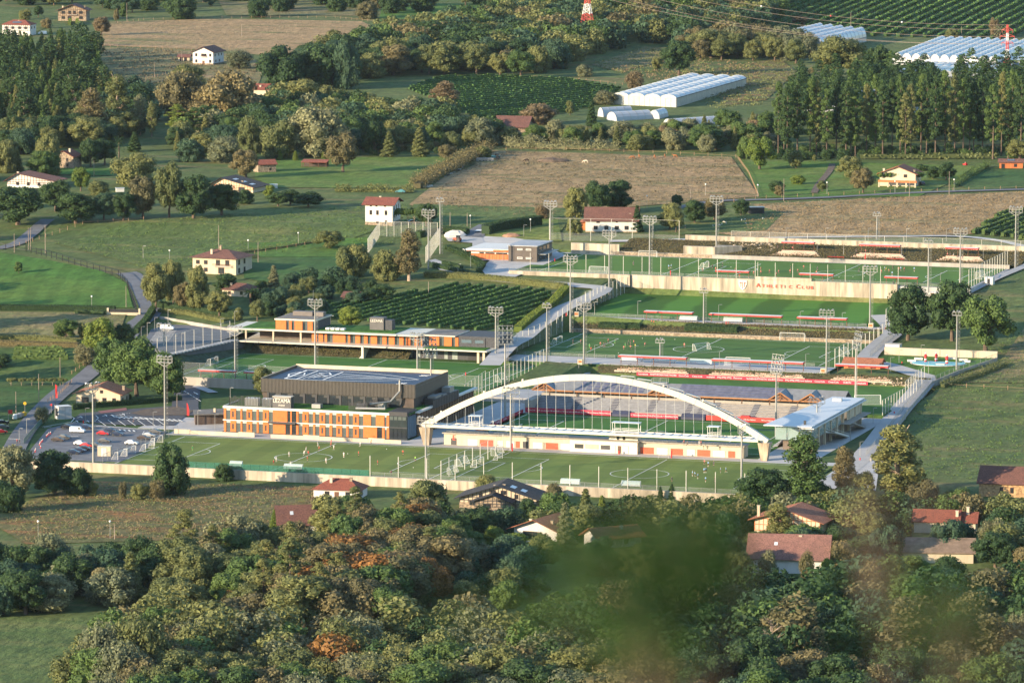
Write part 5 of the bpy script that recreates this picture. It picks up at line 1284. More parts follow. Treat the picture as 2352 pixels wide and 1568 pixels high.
# == the orange residence and the sports hall
A2U = lambda x: 8.2 + (x - 578) * .0321
GREENR = field('sedum_roof', [(.045,.14,.02),(.06,.15,.025),(.04,.11,.02)], bump=.05)
GREYG = glassm('grey_curtained_glass', (.085,.10,.095))
FRAME = flat('dark_window_frame', (.03,.03,.03),.5)
t = site_thing('residence_building', 'orange panelled two storey residence with rows of dark windows', 'building'); t.scale = (1,1,1.12)
m = MB(); m.box(8.2,65.2,12.8,27,-.3,7.2); m.box(62,71.5,27.1,82,-.3,7.2); m.build('wall', DARKW, t)
up = [(602,650,0),(668,688,1),(710,760,0),(778,826,0),(845,865,1),(885,935,0),(955,1003,0),(1025,1043,1),(1065,1112,0),(1268,1300,2),(1315,1365,2),(1387,1432,0),(1455,1475,1),(1495,1545,0),(1567,1615,0),
 (1635,1655,1),(1675,1722,0),(1750,1796,0),(1815,1835,1),(1856,1903,0),(1926,1975,0),(1995,2015,1),(2036,2085,0),(2167,2220,0),(2310,2335,0)]
lo = up[:9] + [(1247,1297,2),(1315,1362,2)] + up[11:23] + [(2232,2286,2),(2312,2336,0)]
for fl, (z0, z1, L) in enumerate(((.2,3.45, lo),(3.75,7.1, up))):
 x = 578
 for a, b, k in L + [(2362,2362,9)]:
  if a > x + 1: BX(t, 'facade_panel', ORANGE, A2U(x) + .01, A2U(a) - .01,12.55,12.79, z0, z1)
  x = b
  if k == 9: break
  u0, u1 = A2U(a), A2U(b)
  if k == 1:
   m = MB(); m.box(u0 - .01, u1 + .01,12.56,12.79, z0, z0 + .7); m.box(u0 - .01, u1 + .01,12.56,12.79, z1 - .9, z1); m.build('facade_panel', ORANGE, t)
   BX(t, 'window', FRAME, u0 + .05, u1 - .05,12.66,12.72, z0 + .7, z1 - .9)
  else:
   m = MB(); m.box(u0, u1,12.74,12.79, z0, z1); f = m.build('window', FRAME, t); c = (u0 * .62 + u1 * .38)
   g = MB(); g.box(u0 + .06, c - .04,12.7,12.74, z0 + .1, z1 - .75); g.build('pane', GREYG if k == 0 else GLASS, f)
   g = MB(); g.box(c + .04, u1 - .06,12.7,12.74, z0 + .1, z1 - .75); g.build('pane', GREYG if k == 0 else GLASS, f)
   g = MB(); g.box(u0 + .06, u1 - .06,12.7,12.74, z1 - .65, z1 - .08); g.build('pane', flat('pale_blind', (.42,.44,.38),.7) if k == 0 else GLASS, f)
m = MB(); m.box(7.9,65.4,12.3,12.8,3.47,3.73); m.box(7.9,65.6,12.2,12.8,7.12,7.75); m.box(7.9,8.19,12.2,27,7.12,7.75); m.box(70.9,73.2,20,82,7.0,7.5); m.build('white_cornice', WHITE, t)
m = MB(); m.box(7,62,12.81,27,7.22,7.5); m.box(62,72,14,82,7.24,7.52); m.build('green_roof', GREENR, t)
BX(t, 'entrance_canopy', DARK, 24,33.5,11.2,12.5,3.3,3.72)
BX(t, 'corner_block', flat('glossy_dark_glass', (.03,.04,.045),.08, spec=.9),65.3,71.6,12.6,22,-.3,7.0)
m = MB(); m.box(65.2,71.7,12.4,22.1,7.0,8.2); m.box(65.3,71.65,12.5,12.6,3.4,3.7); m.build('corner_fascia', DARK, t)
for i in range(4):
 for z in (.4,3.9): BX(t, 'pane', GREYG if z > 1 else GLASS, 65.7 + i * 1.45,66.9 + i * 1.45,12.45,12.55, z + 1.9 if z > 1 else z, z + 2.9)
for i in range(5): BX(t, 'pane', GLASSB, 71.6,71.75,13 + i * 1.8,14.5 + i * 1.8,.4,6.7)
for i in range(22): BX(t, 'timber_fin', flat('pale_timber_fin', (.30,.19,.12),.8),71.5,72.4,23 + i * 2.7,23.5 + i * 2.7,0,7.0)
for i in range(22):
 for z in (.4,3.9): BX(t, 'window', GLASS, 71.5,71.6,23.8 + i * 2.7,25.4 + i * 2.7, z, z + 2.8)
BX(t, 'gallery', WHITE, 71.5,73,22.5,82,3.4,3.65)
m = MB(); m.box(24.6,31,14.2,17,7.5,10.8); sg = m.build('sign_tower', flat('grey_metal_box', (.09,.085,.085),.6), t)
BX(sg, 'sign_cap', PALEW, 24.5,31.1,14.1,17.1,10.8,10.95)
LETC = flat('cream_letters', (.75,.70,.60),.6)
text_part('LEZAMA', 1.62, LETC, t, (27.8,14.13,9.65),(math.pi / 2,0,0),.04); text_part('IRIBAR', .78, LETC, t, (27.8,14.13,8.35),(math.pi / 2,0,0),.04); BX(t, 'sign_line', LETC, 25.2,30.4,14.08,14.18,10.4,10.5)
g = random.Random(4)
for i in range(64):
 m = MB(); u = 9 + i * .27 if i < 58 else 9; v = 15.5 + (i % 2) * .2; m.box(u, u + .11, v, v + .11,7.5,10.2 + g.uniform(-.5,.4)); m.build('screen_louvre', DARK, t)
for i in range(44): m = MB(); u = 50 + i * .28; v = 17 + (i > 22) * (i - 22) * .5; u = u if i <= 22 else 56.4; m.box(u, u + .12, v, v + .12,7.5,10.0 + g.uniform(-.3,.3)); m.build('screen_louvre', DARK, t)
for (a, b, c, d, h) in ((14,18.5,17,19.5,2.2),(20,23.4,16.5,19,2.3),(37,40,17.5,20,1.2),(52,54.6,19,21,1.6),(58,60.5,23,25,1.6)): BX(t, 'air_handler', WHITE if a < 30 else STEEL, a, b, c, d, 7.5,7.5 + h)
m = MB(); m.tube((53,15.5,8.3),(63,16,8.5),.35); m.tube((56,19,9.2),(62,24,9.6),.3); m.tube((62,24,9.6),(64.5,26,12.5),.3); m.tube((64.5,26,12.5),(64.5,26.2,15.8),.35); m.build('duct', STEEL, t)
fence('rail on the roof of the orange building left of the sign', uvl((8,13.2,7.7),(24.4,13.2,7.7)),1.1,2.6, None, STEEL, .05,(1,.5))
t = site_thing('sports_hall', 'large sports hall with dark ribbed fascia and white crest painted on its roof', 'building'); t.location = at_uv(1.9,0,0)
BX(t, 'wall', DARKW, 14.5,67,27.6,61,7.2,11.9)
m = MB(); m.box(14,67.6,27,27.25,11.7,16.2); m.box(67.35,67.6,27.25,61.4,11.7,16.2); m.box(14,14.25,27.25,61.4,11.7,16.2)
for i in range(110): u = 14.05 + i * .487; m.box(u, u + .16,26.86,27.0,11.7,16.2)
m.build('ribbed_fascia', flat('bronze_ribbed_metal', (.068,.06,.052),.55,.2, var=.08), t)
BX(t, 'roof', flat('blue_grey_standing_seam', (.30,.32,.37),.5,.1, var=.05),14,67.6,27.2,61.2,15.2,15.35)
m = MB()
for i in range(86): m.box(14.5 + i * .62,14.5 + i * .62 + .07,27.3,61,15.35,15.45)
m.build('roof_seams', flat('dark_seam', (.07,.075,.10),.5), t)
m = MB(); m.box(14,67.6,61.2,61.5,11,16.6); m.box(13.9,14.2,27.2,61.2,16.2,16.3); m.build('parapet', CREAM, t)
for i in range(12):
 a = 16 + i * 4.2; BX(t, 'pillar', DARK, a, a + .7,27.3,27.6,7.3,11.7)
 if i < 11:
  m = MB(); m.box(a + .75, a + 4.15,27.5,27.59,8.2,11.6); w = m.build('window', FRAME, t)
  g_ = MB(); g_.box(a + .85, a + 2.9,27.44,27.5,8.3,11.4); g_.build('pane', GLASS, w); g_ = MB(); g_.box(a + 3, a + 4.05,27.44,27.5,8.3,10.6); g_.build('pane', GLASS, w); g_ = MB(); g_.box(a + .9, a + 4.1,27.40,27.5,7.9,8.2); g_.build('sill', STEEL, w)
# crest painted on the roof: outline, stripes, figures
m = MB(); zc = 15.47
def rline(pts, w=.5, mb=None):
 for a, b in zip(pts[:-1], pts[1:]):
  d = Vector((b[0] - a[0], b[1] - a[1],0)).normalized(); n_ = Vector((-d.y, d.x, 0)) * w / 2
  a_, b_ = Vector((*a, zc)), Vector((*b, zc)); (mb or m).quad(a_ - n_, b_ - n_, b_ + n_, a_ + n_)
tip = [(27 + 36 * s_, 44.5 - 11.5 * (1 - s_ ** 2.2)) for s_ in np.linspace(0,1,14)]; tip2 = [(27 + 36 * s_, 44.5 + 11.5 * (1 - s_ ** 2.2)) for s_ in np.linspace(0,1,14)]
rline(tip, .55); rline(tip2,.55); rline([(27,33),(20,33.5),(20,55.5),(27,56)],.9)
rline([(20,37),(17.5,44.5),(20,52)],.6); rline([(24,34),(24,55)],.5); rline([(33,34.5),(33,54.6)],.6)
for k in range(4): rline([(34,38 + k * 4.2),(60 - abs(k - 1.5) * 6,44.5 + (k - 1.5) * 1.3)],.55)
for k in range(5): rline([(25.5 + k * 1.4,36 + k),(26.5 + k * 1.3,51 - k * 2)],.3 + .12 * (k % 3))
rline([(26,48),(29,52),(31.5,47),(30,41)],.6); rline([(21,40),(23,44),(21.5,49)],.5)
m.build('painted_crest', LINE, t)
for s_, u, v in (('18', 61,33.5),('98', 62,54)): text_part(s_, 4.6, LINE, t, (u, v, 15.5),(0,0, math.pi / 2),.01, 'painted_number', sx=.8)
BX(t, 'plant_enclosure', DARK, 67.7,71.5,36,61,7.4,10.3)
for i in range(16): BX(t, 'screen_panel', DARK, 71.4,71.6,34 + i * 1.7,35.4 + i * 1.7,7.5,10.2)
for (a, b, z) in ((38,44,11),(46,50,10.6),(53,57.5,12)): BX(t, 'air_handler', STEEL, 68.2,71, a, b, 10.3, z)
t = site_thing('reception_pavilion', 'small timber clad entrance pavilion with grey roof', 'building')
m = MB(); m.prism([(-10,33),(-6.2,24),(2.5,30),(-1,40)],0,3.4); m.build('wall', flat('weathered_boards', (.13,.09,.07),.85, var=.3, streak=True), t)
m = MB(); m.prism([(-10.4,33.2),(-6.3,23.2),(5.5,29),(1.5,41)],3.4,3.75); m.build('roof', flat('gravel_roof', (.17,.155,.14),.9), t)
BX(t, 'glass_lobby', GLASSC, 1,5,29.5,33,0,3.3)
for u, v in ((-2,30),(1,34)): BX(t, 'chimney', CREAM, u, u + .7, v, v + .7,3.75,5)
# == the academy building behind
def AU(p): return toUV(*p.xy)
STT = t = site_thing('academy_building', 'long low academy building with orange panels, white slabs and grass roof', 'building')
DKS = flat('dark_slate_cladding', (.045,.047,.055),.7, var=.3, scale=2)
m = MB(); m.box(-50,-2,190,204,2,6.6); m.box(-2,43.5,189,204,2,6.6); m.build('lower_wall', DKS, t)
m = MB(); m.prism([(-56,184.5),(-52,182.5),(44.5,181),(46.5,200),(44,206),(-56,206)],6.6,7.05); m.build('middle_slab', PALEW, t)
m = MB(); m.box(-24,18,188,204,7.05,10.7); m.box(18,41,190,206,7.05,10.5); m.build('upper_wall', DKS, t)
BX(t, 'recessed_wall', DARKW, -46,-24.01,194,204,7.05,10.7)
m = MB(); m.box(-55,17.5,184.6,205,10.7,11.15); m.box(17.51,30,189,206,10.6,11.0); m.build('roof_slab', PALEW, t)
m = MB(); m.box(-50,-37,187,204,11.16,11.4); m.box(-22,8,187.5,204,11.16,11.4); m.box(20,43.2,182.5,188.9,7.06,7.3); m.build('green_roof', GREENR, t)
BX(t, 'dark_wing', DKS, 31,46,190.2,207,7.05,10.9)
m = MB(); m.box(-37,-22,186.4,203,11.15,14.6); tb = m.build('tower_block', DKS, t)
BX(tb, 'tower_cornice', PALEW, -37.4,-21.6,186,203.4,14.6,15.1); BX(tb, 'tower_roof', flat('gravel_roof', (.17,.155,.14)),-37,-22,186.4,203,15.1,15.2)
for a, b in ((-34,-26.5),(-25.5,-22.3)): BX(tb, 'roof_box', flat('brown_grey_metal', (.13,.11,.10)), a, b, 196,199,15.2,16.7)
def facade(u0, u1, v, z0, z1, wins, root, pmat=ORANGE):
 x = u0
 for a, b in wins + [(u1, None)]:
  if a > x + .02: m = MB(); m.box(x + .01, a - .01, v - .2, v, z0, z1); m.build('facade_panel', pmat, root)
  if b is None: break
  m = MB(); m.box(a, b, v - .06, v, z0, z1); f = m.build('window', FRAME, root); c = (a + b) / 2
  g = MB(); g.box(a + .06, c - .03, v - .1, v - .06, z0 + .1, z1 - .6); g.build('pane', GLASS, f); g = MB(); g.box(c + .03, b - .06, v - .1, v - .06, z0 + .1, z1 - .1); g.build('pane', GREYG, f)
  x = b
facade(-37,-22,186.4,11.2,14.5, [(-33,-31.9),(-30.9,-29.8),(-26.8,-24.8),(-22.9,-22.05)], tb)
facade(-23.8,18,188,7.1,10.6, [(-21.8,-21.2),(-19.5,-18.9),(-18,-15.8),(-11,-10),(-9.2,-7.2),(-5.4,-4.0),(-2.6,-1.4),(1.0,3.0),(4.6,5.5),(7.6,9.4),(11,12),(13.6,15.2),(16.6,17.6)], t)
facade(20,31,190,7.1,10.4, [(23.8,25.6),(28.5,29.8)], t)
for a, b in ((32,36),(37,40.5)): m = MB(); m.box(a, b, 190.0,190.2,8.4,9.8); f = m.build('window', STEEL, t); m = MB(); m.box(a + .15, b - .15,189.95,190.0,8.55,9.65); m.build('pane', GLASSB, f)
for i in range(10): m = MB(); u = -47 + i * 4.4; m.box(u, u + 3.6,189.9,190,4.9,6.1); f = m.build('window', FRAME, t); m = MB(); m.box(u + .3, u + 1.7,189.84,189.9,5,6); m.build('pane', flat('pale_blind', None), f); m = MB(); m.box(u + 2, u + 3.2,189.84,189.9,5,6); m.build('pane', GLASS, f)
for i, (a, b, c) in enumerate([(0,6, 'D'),(9,11.8, 'W'),(12.6,14, 'W'),(15.5,17, 'W'),(19,20, 'W'),(22,23, 'W'),(26,27.3, 'W'),(29,31, 'W'),(35,39, 'D')]): m = MB(); m.box(a, b, 188.9,189,2.6,6.2); m.build('window' if c == 'W' else 'opening', flat('pale_curtained_glass', (.30,.34,.32),.2) if c == 'W' else BLACK, t)
for u in (-48.5,-38,-27.5): BX(t, 'column', CREAM, u, u + .6,185.4,186,7.05,10.7)
for u in (40.5,42.6): BX(t, 'column', CREAM, u, u + .8,182,182.8,2.5,6.6)
BX(t, 'green_mesh_band', flat('turquoise_mesh', (.05,.22,.17)),-50,40,189.2,189.4,2.4,3.2)
m = MB(); m.box(-10.5,-5.8,197,200,11.1,11.2); m.box(-3.9,1.4,194,198,11.2,15.8); st = m.build('sign_tower', MATS['grey_metal_box'], t); text_part('LEZAMA', 1.25, LETC, t, (-1.3,193.93,14.6),(math.pi / 2,0,0),.04)
BX(t, 'plant_room', DKS, 1.41,4.4,194.5,198,11.2,15.0)
for i in range(4): BX(t, 'air_handler', WHITE, -19 + i * 1.9,-17.6 + i * 1.9,189,191,11.2,12.1)
m = MB(); m.box(-2.8,-2,181.5,188,2.6,7); m.add([(-3.6,181,2.5),(-3.1,181,2.5),(-1.0,188,7),(-1.5,188,7)], [(0,1,2,3)]); m.build('stair_wall', PALEW, t)
bank('planted bank below the right part of the academy', -46,-4,183.2,2.6,189,5)
m = MB()
for i in range(26): m.box(-64.2 + i * .45,-63.75 + i * .45 + 2.2,122 + i * 2.4,124.4 + i * 2.4,6.8,7.25)
m.build('steps_path', PAVE, None, loc=SITE, rz=-AN, kind='structure')
fence('tall mesh fence along the steps beside the academy car park', uvl((-60,128,7.1),(-53,182,7.1)),7,6.5, NET, WPOST, .09)
# equipment shed with the white roof and its dark block
BX(STT, 'gravel_roof', MATS['gravel_roof'],17.8,29.7,189.3,205.7,11.0,11.06)
t = site_thing('equipment_shed', 'timber shed with a white flat roof above the vineyard', 'building')
BX(t, 'wall', ORAN2,-30,-13.5,392,410,14,18.2)
BX(t, 'white_band', WHITE, -29.9,-13.6,391.85,392,16.9,17.7)
for a, b in ((-26.5,-24.6),(-24,-20.2),(-19.6,-15)): BX(t, 'window', GLASS, a, b, 391.75,391.85,16.9,17.4)
for i in range(11): BX(t, 'board_panel', ORAN2,-29.9 + i * 1.5,-28.5 + i * 1.5,391.7,391.84,14.2,16.7)
m = MB(); m.prism([(-31.5,390),(-13,391),(-13,412),(-31,412)],18.2,18.9); m.build('roof', WHITE, t); BX(t, 'fascia', ORAN2,-31.4,-13,390.6,390.9,17.9,18.7)
t = site_thing('changing_block', 'dark brown two storey block at the corner of the top pitch', 'building')
BX(t, 'wall', flat('dark_brown_cladding', (.09,.072,.06),.7),-13.3,-1.5,388,408,14,20.8); BX(t, 'roof', flat('pale_grey_roof', (.35,.36,.38)),-13.6,-1.2,387.7,408.3,20.8,21.1)
for z in (15.8,19.2):
 for u in (-9.6,-6): m = MB(); m.box(u, u + 2.2,387.8,388, z, z + .7); f = m.build('window', WHITE, t); m = MB(); m.box(u + .2, u + 2,387.75,387.8, z + .25, z + .5); m.build('pane', GLASS, f)
for z in (15,18.6):
 for v in (391,396,401): BX(t, 'window', GLASS, -1.5,-1.4, v, v + 3, z, z + 1.6)
BX(t, 'gallery', STEEL, -1.4,1.8,389,407,17.6,17.8)
# == floodlight masts
pm = MB(); pm.tube((0,0,0),(0,0,1),.36,.22,10); POLE = pm.mesh('pole', STEEL)
pm = MB()
for s in (-.22,.22): pm.tube((.85 + s, 0,0),(.85 + s, 0,1),.045, n=4)
for i in range(14): pm.bar((.63,0, i / 14),(1.07,0, i / 14),.07,.004)
LADDER = pm.mesh('ladder', STEEL)
def rack(kind):
 m = MB(); L = []
 if kind == 'twin':
  for z in (-.2,.9,1.7):
   m.bar((-2.6,.5, z),(2.6,.5, z),.08,.08); m.bar((-2.6,-.5, z),(2.6,-.5, z),.08,.08)
  for x in (-2.6,-1.3,0,1.3,2.6):
   for y in (-.5,.5): m.bar((x, y, -.2),(x, y, 1.7),.09,.09)
  m.bar((-2.4,0,-.2),(0,0,-1.6),.15,.15); m.bar((2.4,0,-.2),(0,0,-1.6),.15,.15); m.box(-2.6,2.6,-.5,.5,-.28,-.2)
  L = [(x, -.75,1.9) for x in (-2.1,-.8,.8,2.1)] + [(x, .75,1.9) for x in (-2.1,2.1)]
 elif kind == 'cluster':
  for i in range(5): m.bar((-2.6,0, i * 1.5),(2.6,0, i * 1.5),.14,.14)
  for x in (-2.6,-.9,.9,2.6): m.bar((x, 0,0),(x, 0,6.2),.12,.12)
  for i in range(5): m.box(-2.6,2.6,0,.9, i * 1.5 - .06, i * 1.5)
  m.box(-2.9,2.9,0,1,-.4,-.3); L = [(x, -.45,.55 + i * 1.5) for i in range(4) for x in (-2,-.7,.7,2)]
 elif kind == 'cage':
  for z in (0,1.1):
   m.bar((-1.6,-.5, z),(1.6,-.5, z),.1,.1); m.bar((-1.6,.5, z),(1.6,.5, z),.1,.1); m.bar((-1.6,-.5, z),(-1.6,.5, z),.1,.1); m.bar((1.6,-.5, z),(1.6,.5, z),.1,.1)
  for x in (-1.6,-.5,.5,1.6):
   for y in (-.5,.5): m.bar((x, y, 0),(x, y, 1.1),.07,.07)
  m.box(-1.6,1.6,-.5,.5,-.1,0); L = [(-1,-.6,1.4),(1,-.6,1.4),(0,.6,1.4)]
 return m.mesh('lamp_rack', STEEL), L
RACKS = {k: rack(k) for k in ('twin', 'cluster', 'cage')}
lm = MB(); lm.add([(-.3,0,-.3),(.3,0,-.3),(.3,0,.3),(-.3,0,.3),(-.16,.5,-.12),(.16,.5,-.12),(.16,.5,.16),(-.16,.5,.16)], [(0,1,2,3),(7,6,5,4),(0,4,5,1),(1,5,6,2),(2,6,7,3),(3,7,4,0)]); LAMP = lm.mesh('floodlight', flat('lamp_grey', (.30,.31,.33),.35,.2))
def mast(base, top, kind, label, face=0, tilt=0, z=None, h=None, thick=1.0):
 p = G(*base, z); h = h or (base[1] - top[1]) * scale_at(p)
 p.z -= 0; t = thing('floodlight_mast', label, 'floodlight mast', p, -AN + R(face), 'floodlight masts')
 o = put('pole', POLE, t); hh = h - (6 if kind == 'cluster' else 1.5); o.scale = (thick, thick, hh)
 o = put('ladder', LADDER, t); o.scale = (1,1, hh)
 me, L = RACKS[kind]; r = put('lamp_rack', me, t, (0,0, hh)); r.rotation_euler = (-R(tilt),0,0)
 for x, y, zz in L: q = put('floodlight', LAMP, r, (x, y, zz)); q.rotation_euler = (R(25),0,0 if y < 0 else math.pi)
 return t
for b, tp, k, lab, f, tl, z, h in [
 ((379,995),(379,817), 'twin', 'tall mast at the far corner of the car park beside the orange building', 0,0,0, None),((214.5,1062),(214.5,879), 'twin', 'tall mast standing among the parked cars', 60,0,0, None),
 ((978,1098),(978,958), 'twin', 'mast in front of the left foot of the arch', 0,0,0, None),((1173,1033),(1173,890), 'twin', 'mast before the cream stand, crossing the left part of the arch', 20,0,0, None),
 ((989.8,967),(992,783), 'cluster', 'mast with tilted lamp cluster behind the left end of the arch', 50,12,.1,28),((1160,960),(1165,725), 'cluster', 'tallest mast with broad lamp cluster above the stadium promenade', 20,8,.1,31),
 ((1782,1003),(1782,815), 'cluster', 'mast with tilted lamp cluster behind the right foot of the arch', -30,10,0,27),((1965,918),(1961,758), 'cluster', 'mast with lamp cluster at the right end of the narrow pitch', -50,12,1, None),
 ((1876,1004),(1876,913), 'twin', 'shorter mast in front of the glass stand', 30,0,0, None),((1703,1114),(1703,977), 'twin', 'mast in front of the right part of the arch, on the near wall', 90,0,0, None),
 ((724,838),(724,688), 'twin', 'mast before the academy, with tall thin antenna', 0,0,2.5, None),((540,866),(540,750), 'twin', 'mast at the near side of the academy pitch', 0,0,2.5, None),((958.5,850),(958.5,766), 'twin', 'mast behind the sports hall roof', 0,0,2.5, None),
 ((377,818),(377,745), 'twin', 'mast behind the big oaks beside the academy car park', 0,0,3, None),((1138.5,836),(1138.5,706), 'twin', 'mast at the right end of the academy', 0,0,2.5, None),((1256,845),(1256,694), 'cage', 'mast with small cage by the slanting fence', 0,0,2.5, None),
 ((1310,763),(1310,588), 'twin', 'mast at the left corner of the striped pitch', 0,0,6, None),((1341,836),(1341,695), 'twin', 'mast at the near left corner of the third pitch', 0,0,4, None),((1399,684),(1399,530), 'twin', 'mast in front of the lower wall left of the lettering', 0,0,9, None),
 ((1492,633),(1492,498), 'twin', 'mast on the top pitch wall left of the centre', 0,0,14.5, None),((1516,848),(1516,776), 'cage', 'small mast in front of the left seats of the third pitch', 0,0,1.2, None),((1616,761),(1616,661), 'cage', 'slim mast on the planted bank, left of the clipped shrubs', 0,0,5, None),
 ((1645,591),(1645,452), 'twin', 'mast by the concrete bastion of the upper pitches', 0,0,14.5, None),((1998,750),(1998,612), 'twin', 'mast at the right corner of the striped pitch', 0,0,8, None),((1898,858),(1898,712), 'twin', 'mast between the red canopies right of the third pitch', 0,0,4, None),
 ((2197,852),(2197,712), 'cage', 'mast beside the splash pad', 0,0, None, None),((2132,672),(2132,549), 'cage', 'mast behind the first oak at the top pitch', 0,0,14.5, None),((2205,650),(2205,526), 'twin', 'mast at the right end of the top pitch', 0,0,14.5, None),
 ((2014,551),(2014,487), 'cage', 'slim mast on the road behind the middle canopy', 0,0, None, None),((2332,615),(2332,476), 'twin', 'mast at the far right corner by the vineyard', 0,0, None, None),((984,618),(984,483), 'twin', 'left one of two masts beside the eucalyptus', 0,0, None, None),
 ((1011,583),(1011,453), 'cage', 'right one of two masts beside the eucalyptus', 0,0, None, None),((1264,586),(1264,463), 'twin', 'mast left of the farmhouse with the long dark roof', 0,0, None, None)]:
 mt = mast(b, tp, k, lab, f, tl, z, h)
 if 'antenna' in lab or 'right one of two' in lab or 'lamp cluster at' in lab and False: mm = MB(); mm.tube((-.6,0,(b[1] - tp[1]) * .148),(-.6,0,(b[1] - tp[1]) * .148 + 4.5),.06, n=4); mm.build('antenna', STEEL, mt)
# == lamps, poles, small site furniture
pm = MB(); pm.tube((0,0,0),(0,0,5),.09,.06,6); LP1 = pm.mesh('post', STEEL); pm = MB(); pm.bar((0,0,5),(.9,0,5.05),.08,.08); pm.box(.4,1.3,-.16,.16,4.98,5.1); LP2 = pm.mesh('lamp_head', STEEL)
pm = MB(); pm.ball((0,0,5.25),.34, n=8, k=6); LP3 = pm.mesh('lamp_globe', flat('opal_globe', (.8,.8,.78),.4))
def lamp(p, label, globe=False, s=1.0, rz=0, group=None):
 t = thing('street_lamp', label, 'street lamp', p, rz, group or 'street lamps'); t.scale = (1,1, s); put('post', LP1, t); put('lamp_globe' if globe else 'lamp_head', LP3 if globe else LP2, t)
for tl, x, y, g_, lab in [('ML', 1040,712,0, 'lamp beside the white van on the upper parking'),('ML', 990,748,0, 'lamp below the white van'),('ML', 950,775,0, 'lamp at the hedge corner of the upper parking'),('ML', 1130,660,0, 'lamp behind the white van'),('ML', 1483,720,0, 'lamp at the corner of the academy forecourt'),
      ('ML', 1577,670,0, 'lamp behind the left end of the academy roof'),('ML', 2222,700,0, 'lamp beside the vineyard behind the academy'),('ML', 1170,840,0, 'lamp on the steps below the academy parking, left'),('ML', 1220,820,0, 'lamp on the steps below the academy parking, right'),
      ('ML', 1030,1355,0, 'lamp at the edge of the marked bays'),('ML', 1330,1345,0, 'lamp in the paved square before the residence'),('ML', 1548,1190,0, 'lamp beside the timber pavilion roof'),('ML', 575,1330,0, 'lamp by the painted lane arrows, left of two'),('ML', 1190,1228,0, 'lamp at the red flags'),
      ('ML', 180,1402,0, 'lamp by the lane left of the green fence, upper'),('ML', 130,1468,0, 'lamp by the lane left of the green fence, lower'),('ML', 1445,1375,0, 'lamp at the left corner of the residence'),('ML', 617,572,1, 'globe lamp by the dark hedge'),('ML', 1140,260,1, 'globe lamp behind the trees at the road fork'),
      ('ML', 1668,190,1, 'globe lamp by the villa, nearest of the lane'),('ML', 2005,140,1, 'globe lamp further along the lane above the villa'),('ML', 962,225,0, 'lamp alone on the pasture edge'),('TR', 212,1320,1, 'globe lamp above the paddock'),('TR', 563,1325,1, 'globe lamp at the field corner fence'),
      ('TR', 1028,1308,1, 'globe lamp left of the small round tree by the road'),('TR', 1485,1300,1, 'globe lamp before the orange house'),('TR', 1882,1288,1, 'globe lamp right of the driveway'),('TM', 893,1535,1, 'globe lamp at the road junction'),('TM', 1297,1560,1, 'globe lamp in the hedge lawn'),
      ('TM', 2080,1400,1, 'globe lamp behind the farmhouse roof'),('TM', 1252,1595,0, 'lamp on the lawn above the white-roofed shed'),('MM', 1112,270,0, 'lamp before the timber shed'),('MM', 895,290,0, 'lamp at the bend of the pale yard'),('MM', 810,348,0, 'lamp by the dark clipped hedge'),
      ('MM', 1728,605,0, 'lamp on the walkway of the striped pitch, far left'),('MM', 2018,600,0, 'lamp behind the left canopy of the striped pitch'),('MM', 1728,900,0, 'lamp on the third pitch walkway, far left'),('MM', 2000,905,0, 'lamp behind the left canopy of the third pitch'),('MM', 1622,960,0, 'lamp at the pale kiosk on the path'),
      ('MR', 300,625,0, 'lamp on the striped pitch walkway, middle'),('MR', 848,670,0, 'lamp on the striped pitch walkway, right'),('MR', 1130,680,0, 'lamp near the end of the striped pitch'),('MR', 305,945,0, 'lamp behind the middle canopy of the third pitch'),('MR', 885,960,0, 'lamp near the end of the third pitch'),
      ('MR', 1660,900,0, 'lamp behind the splash pad wall'),('MR', 1512,935,0, 'lamp on the splash pad lawn, left'),('MR', 1455,985,0, 'lamp on the path fork'),('MR', 1710,1010,0, 'lamp at the front of the splash pad lawn'),('MR', 1790,410,0, 'lamp behind the middle oak'),
      ('MR', 962,195,0, 'lamp between the left and middle seats of the top pitch'),('MR', 1140,210,0, 'lamp by the red dugout of the top pitch'),('MR', 1530,220,0, 'lamp right of the middle seats of the top pitch'),('MR', 2078,240,0, 'lamp right of the right seats of the top pitch'),
      ('MR', 753,105,0, 'lamp on the upper road, first from left'),('MR', 1020,105,0, 'lamp on the upper road, second from left'),('MR', 1305,105,0, 'lamp on the upper road, third from left'),('MR', 1562,108,0, 'lamp on the upper road, fourth from left'),('MR', 1830,110,0, 'lamp on the upper road, fifth from left'),
      ('MR', 1338,1330,0, 'lamp beside the glass stand stairs'),('MR', 1185,1450,0, 'lamp below the glass stand'),('MR', 1250,1560,0, 'lamp at the lower end of the right path'),('MR', 1440,1305,0, 'lamp at the red bin on the right path'),('BR', 1138,790,0, 'lamp on the street behind the big tiled house'),('BR', 1965,650,0, 'lamp right of the flat roofed shed'),
      ('BL', 740,600,1, 'globe lamp at the edge of the autumn meadow'),('BL', 257,600,1, 'globe lamp half hidden by the dark hedge trees')]:
 lamp(GP(tl, x, y), lab, g_, 1, rnd.uniform(-.5,.5))
pm = MB(); pm.tube((0,0,-.3),(0,0,1),.16,.1,7); UP1 = pm.mesh('pole', flat('grey_timber_pole', (.28,.22,.17),.9)); pm = MB(); pm.bar((-.9,0,0),(.9,0,0),.14,.14)
for x in (-.8,0,.8): pm.tube((x, 0,.05),(x, 0,.35),.06, n=5)
UP2 = pm.mesh('crossbar', DARK)
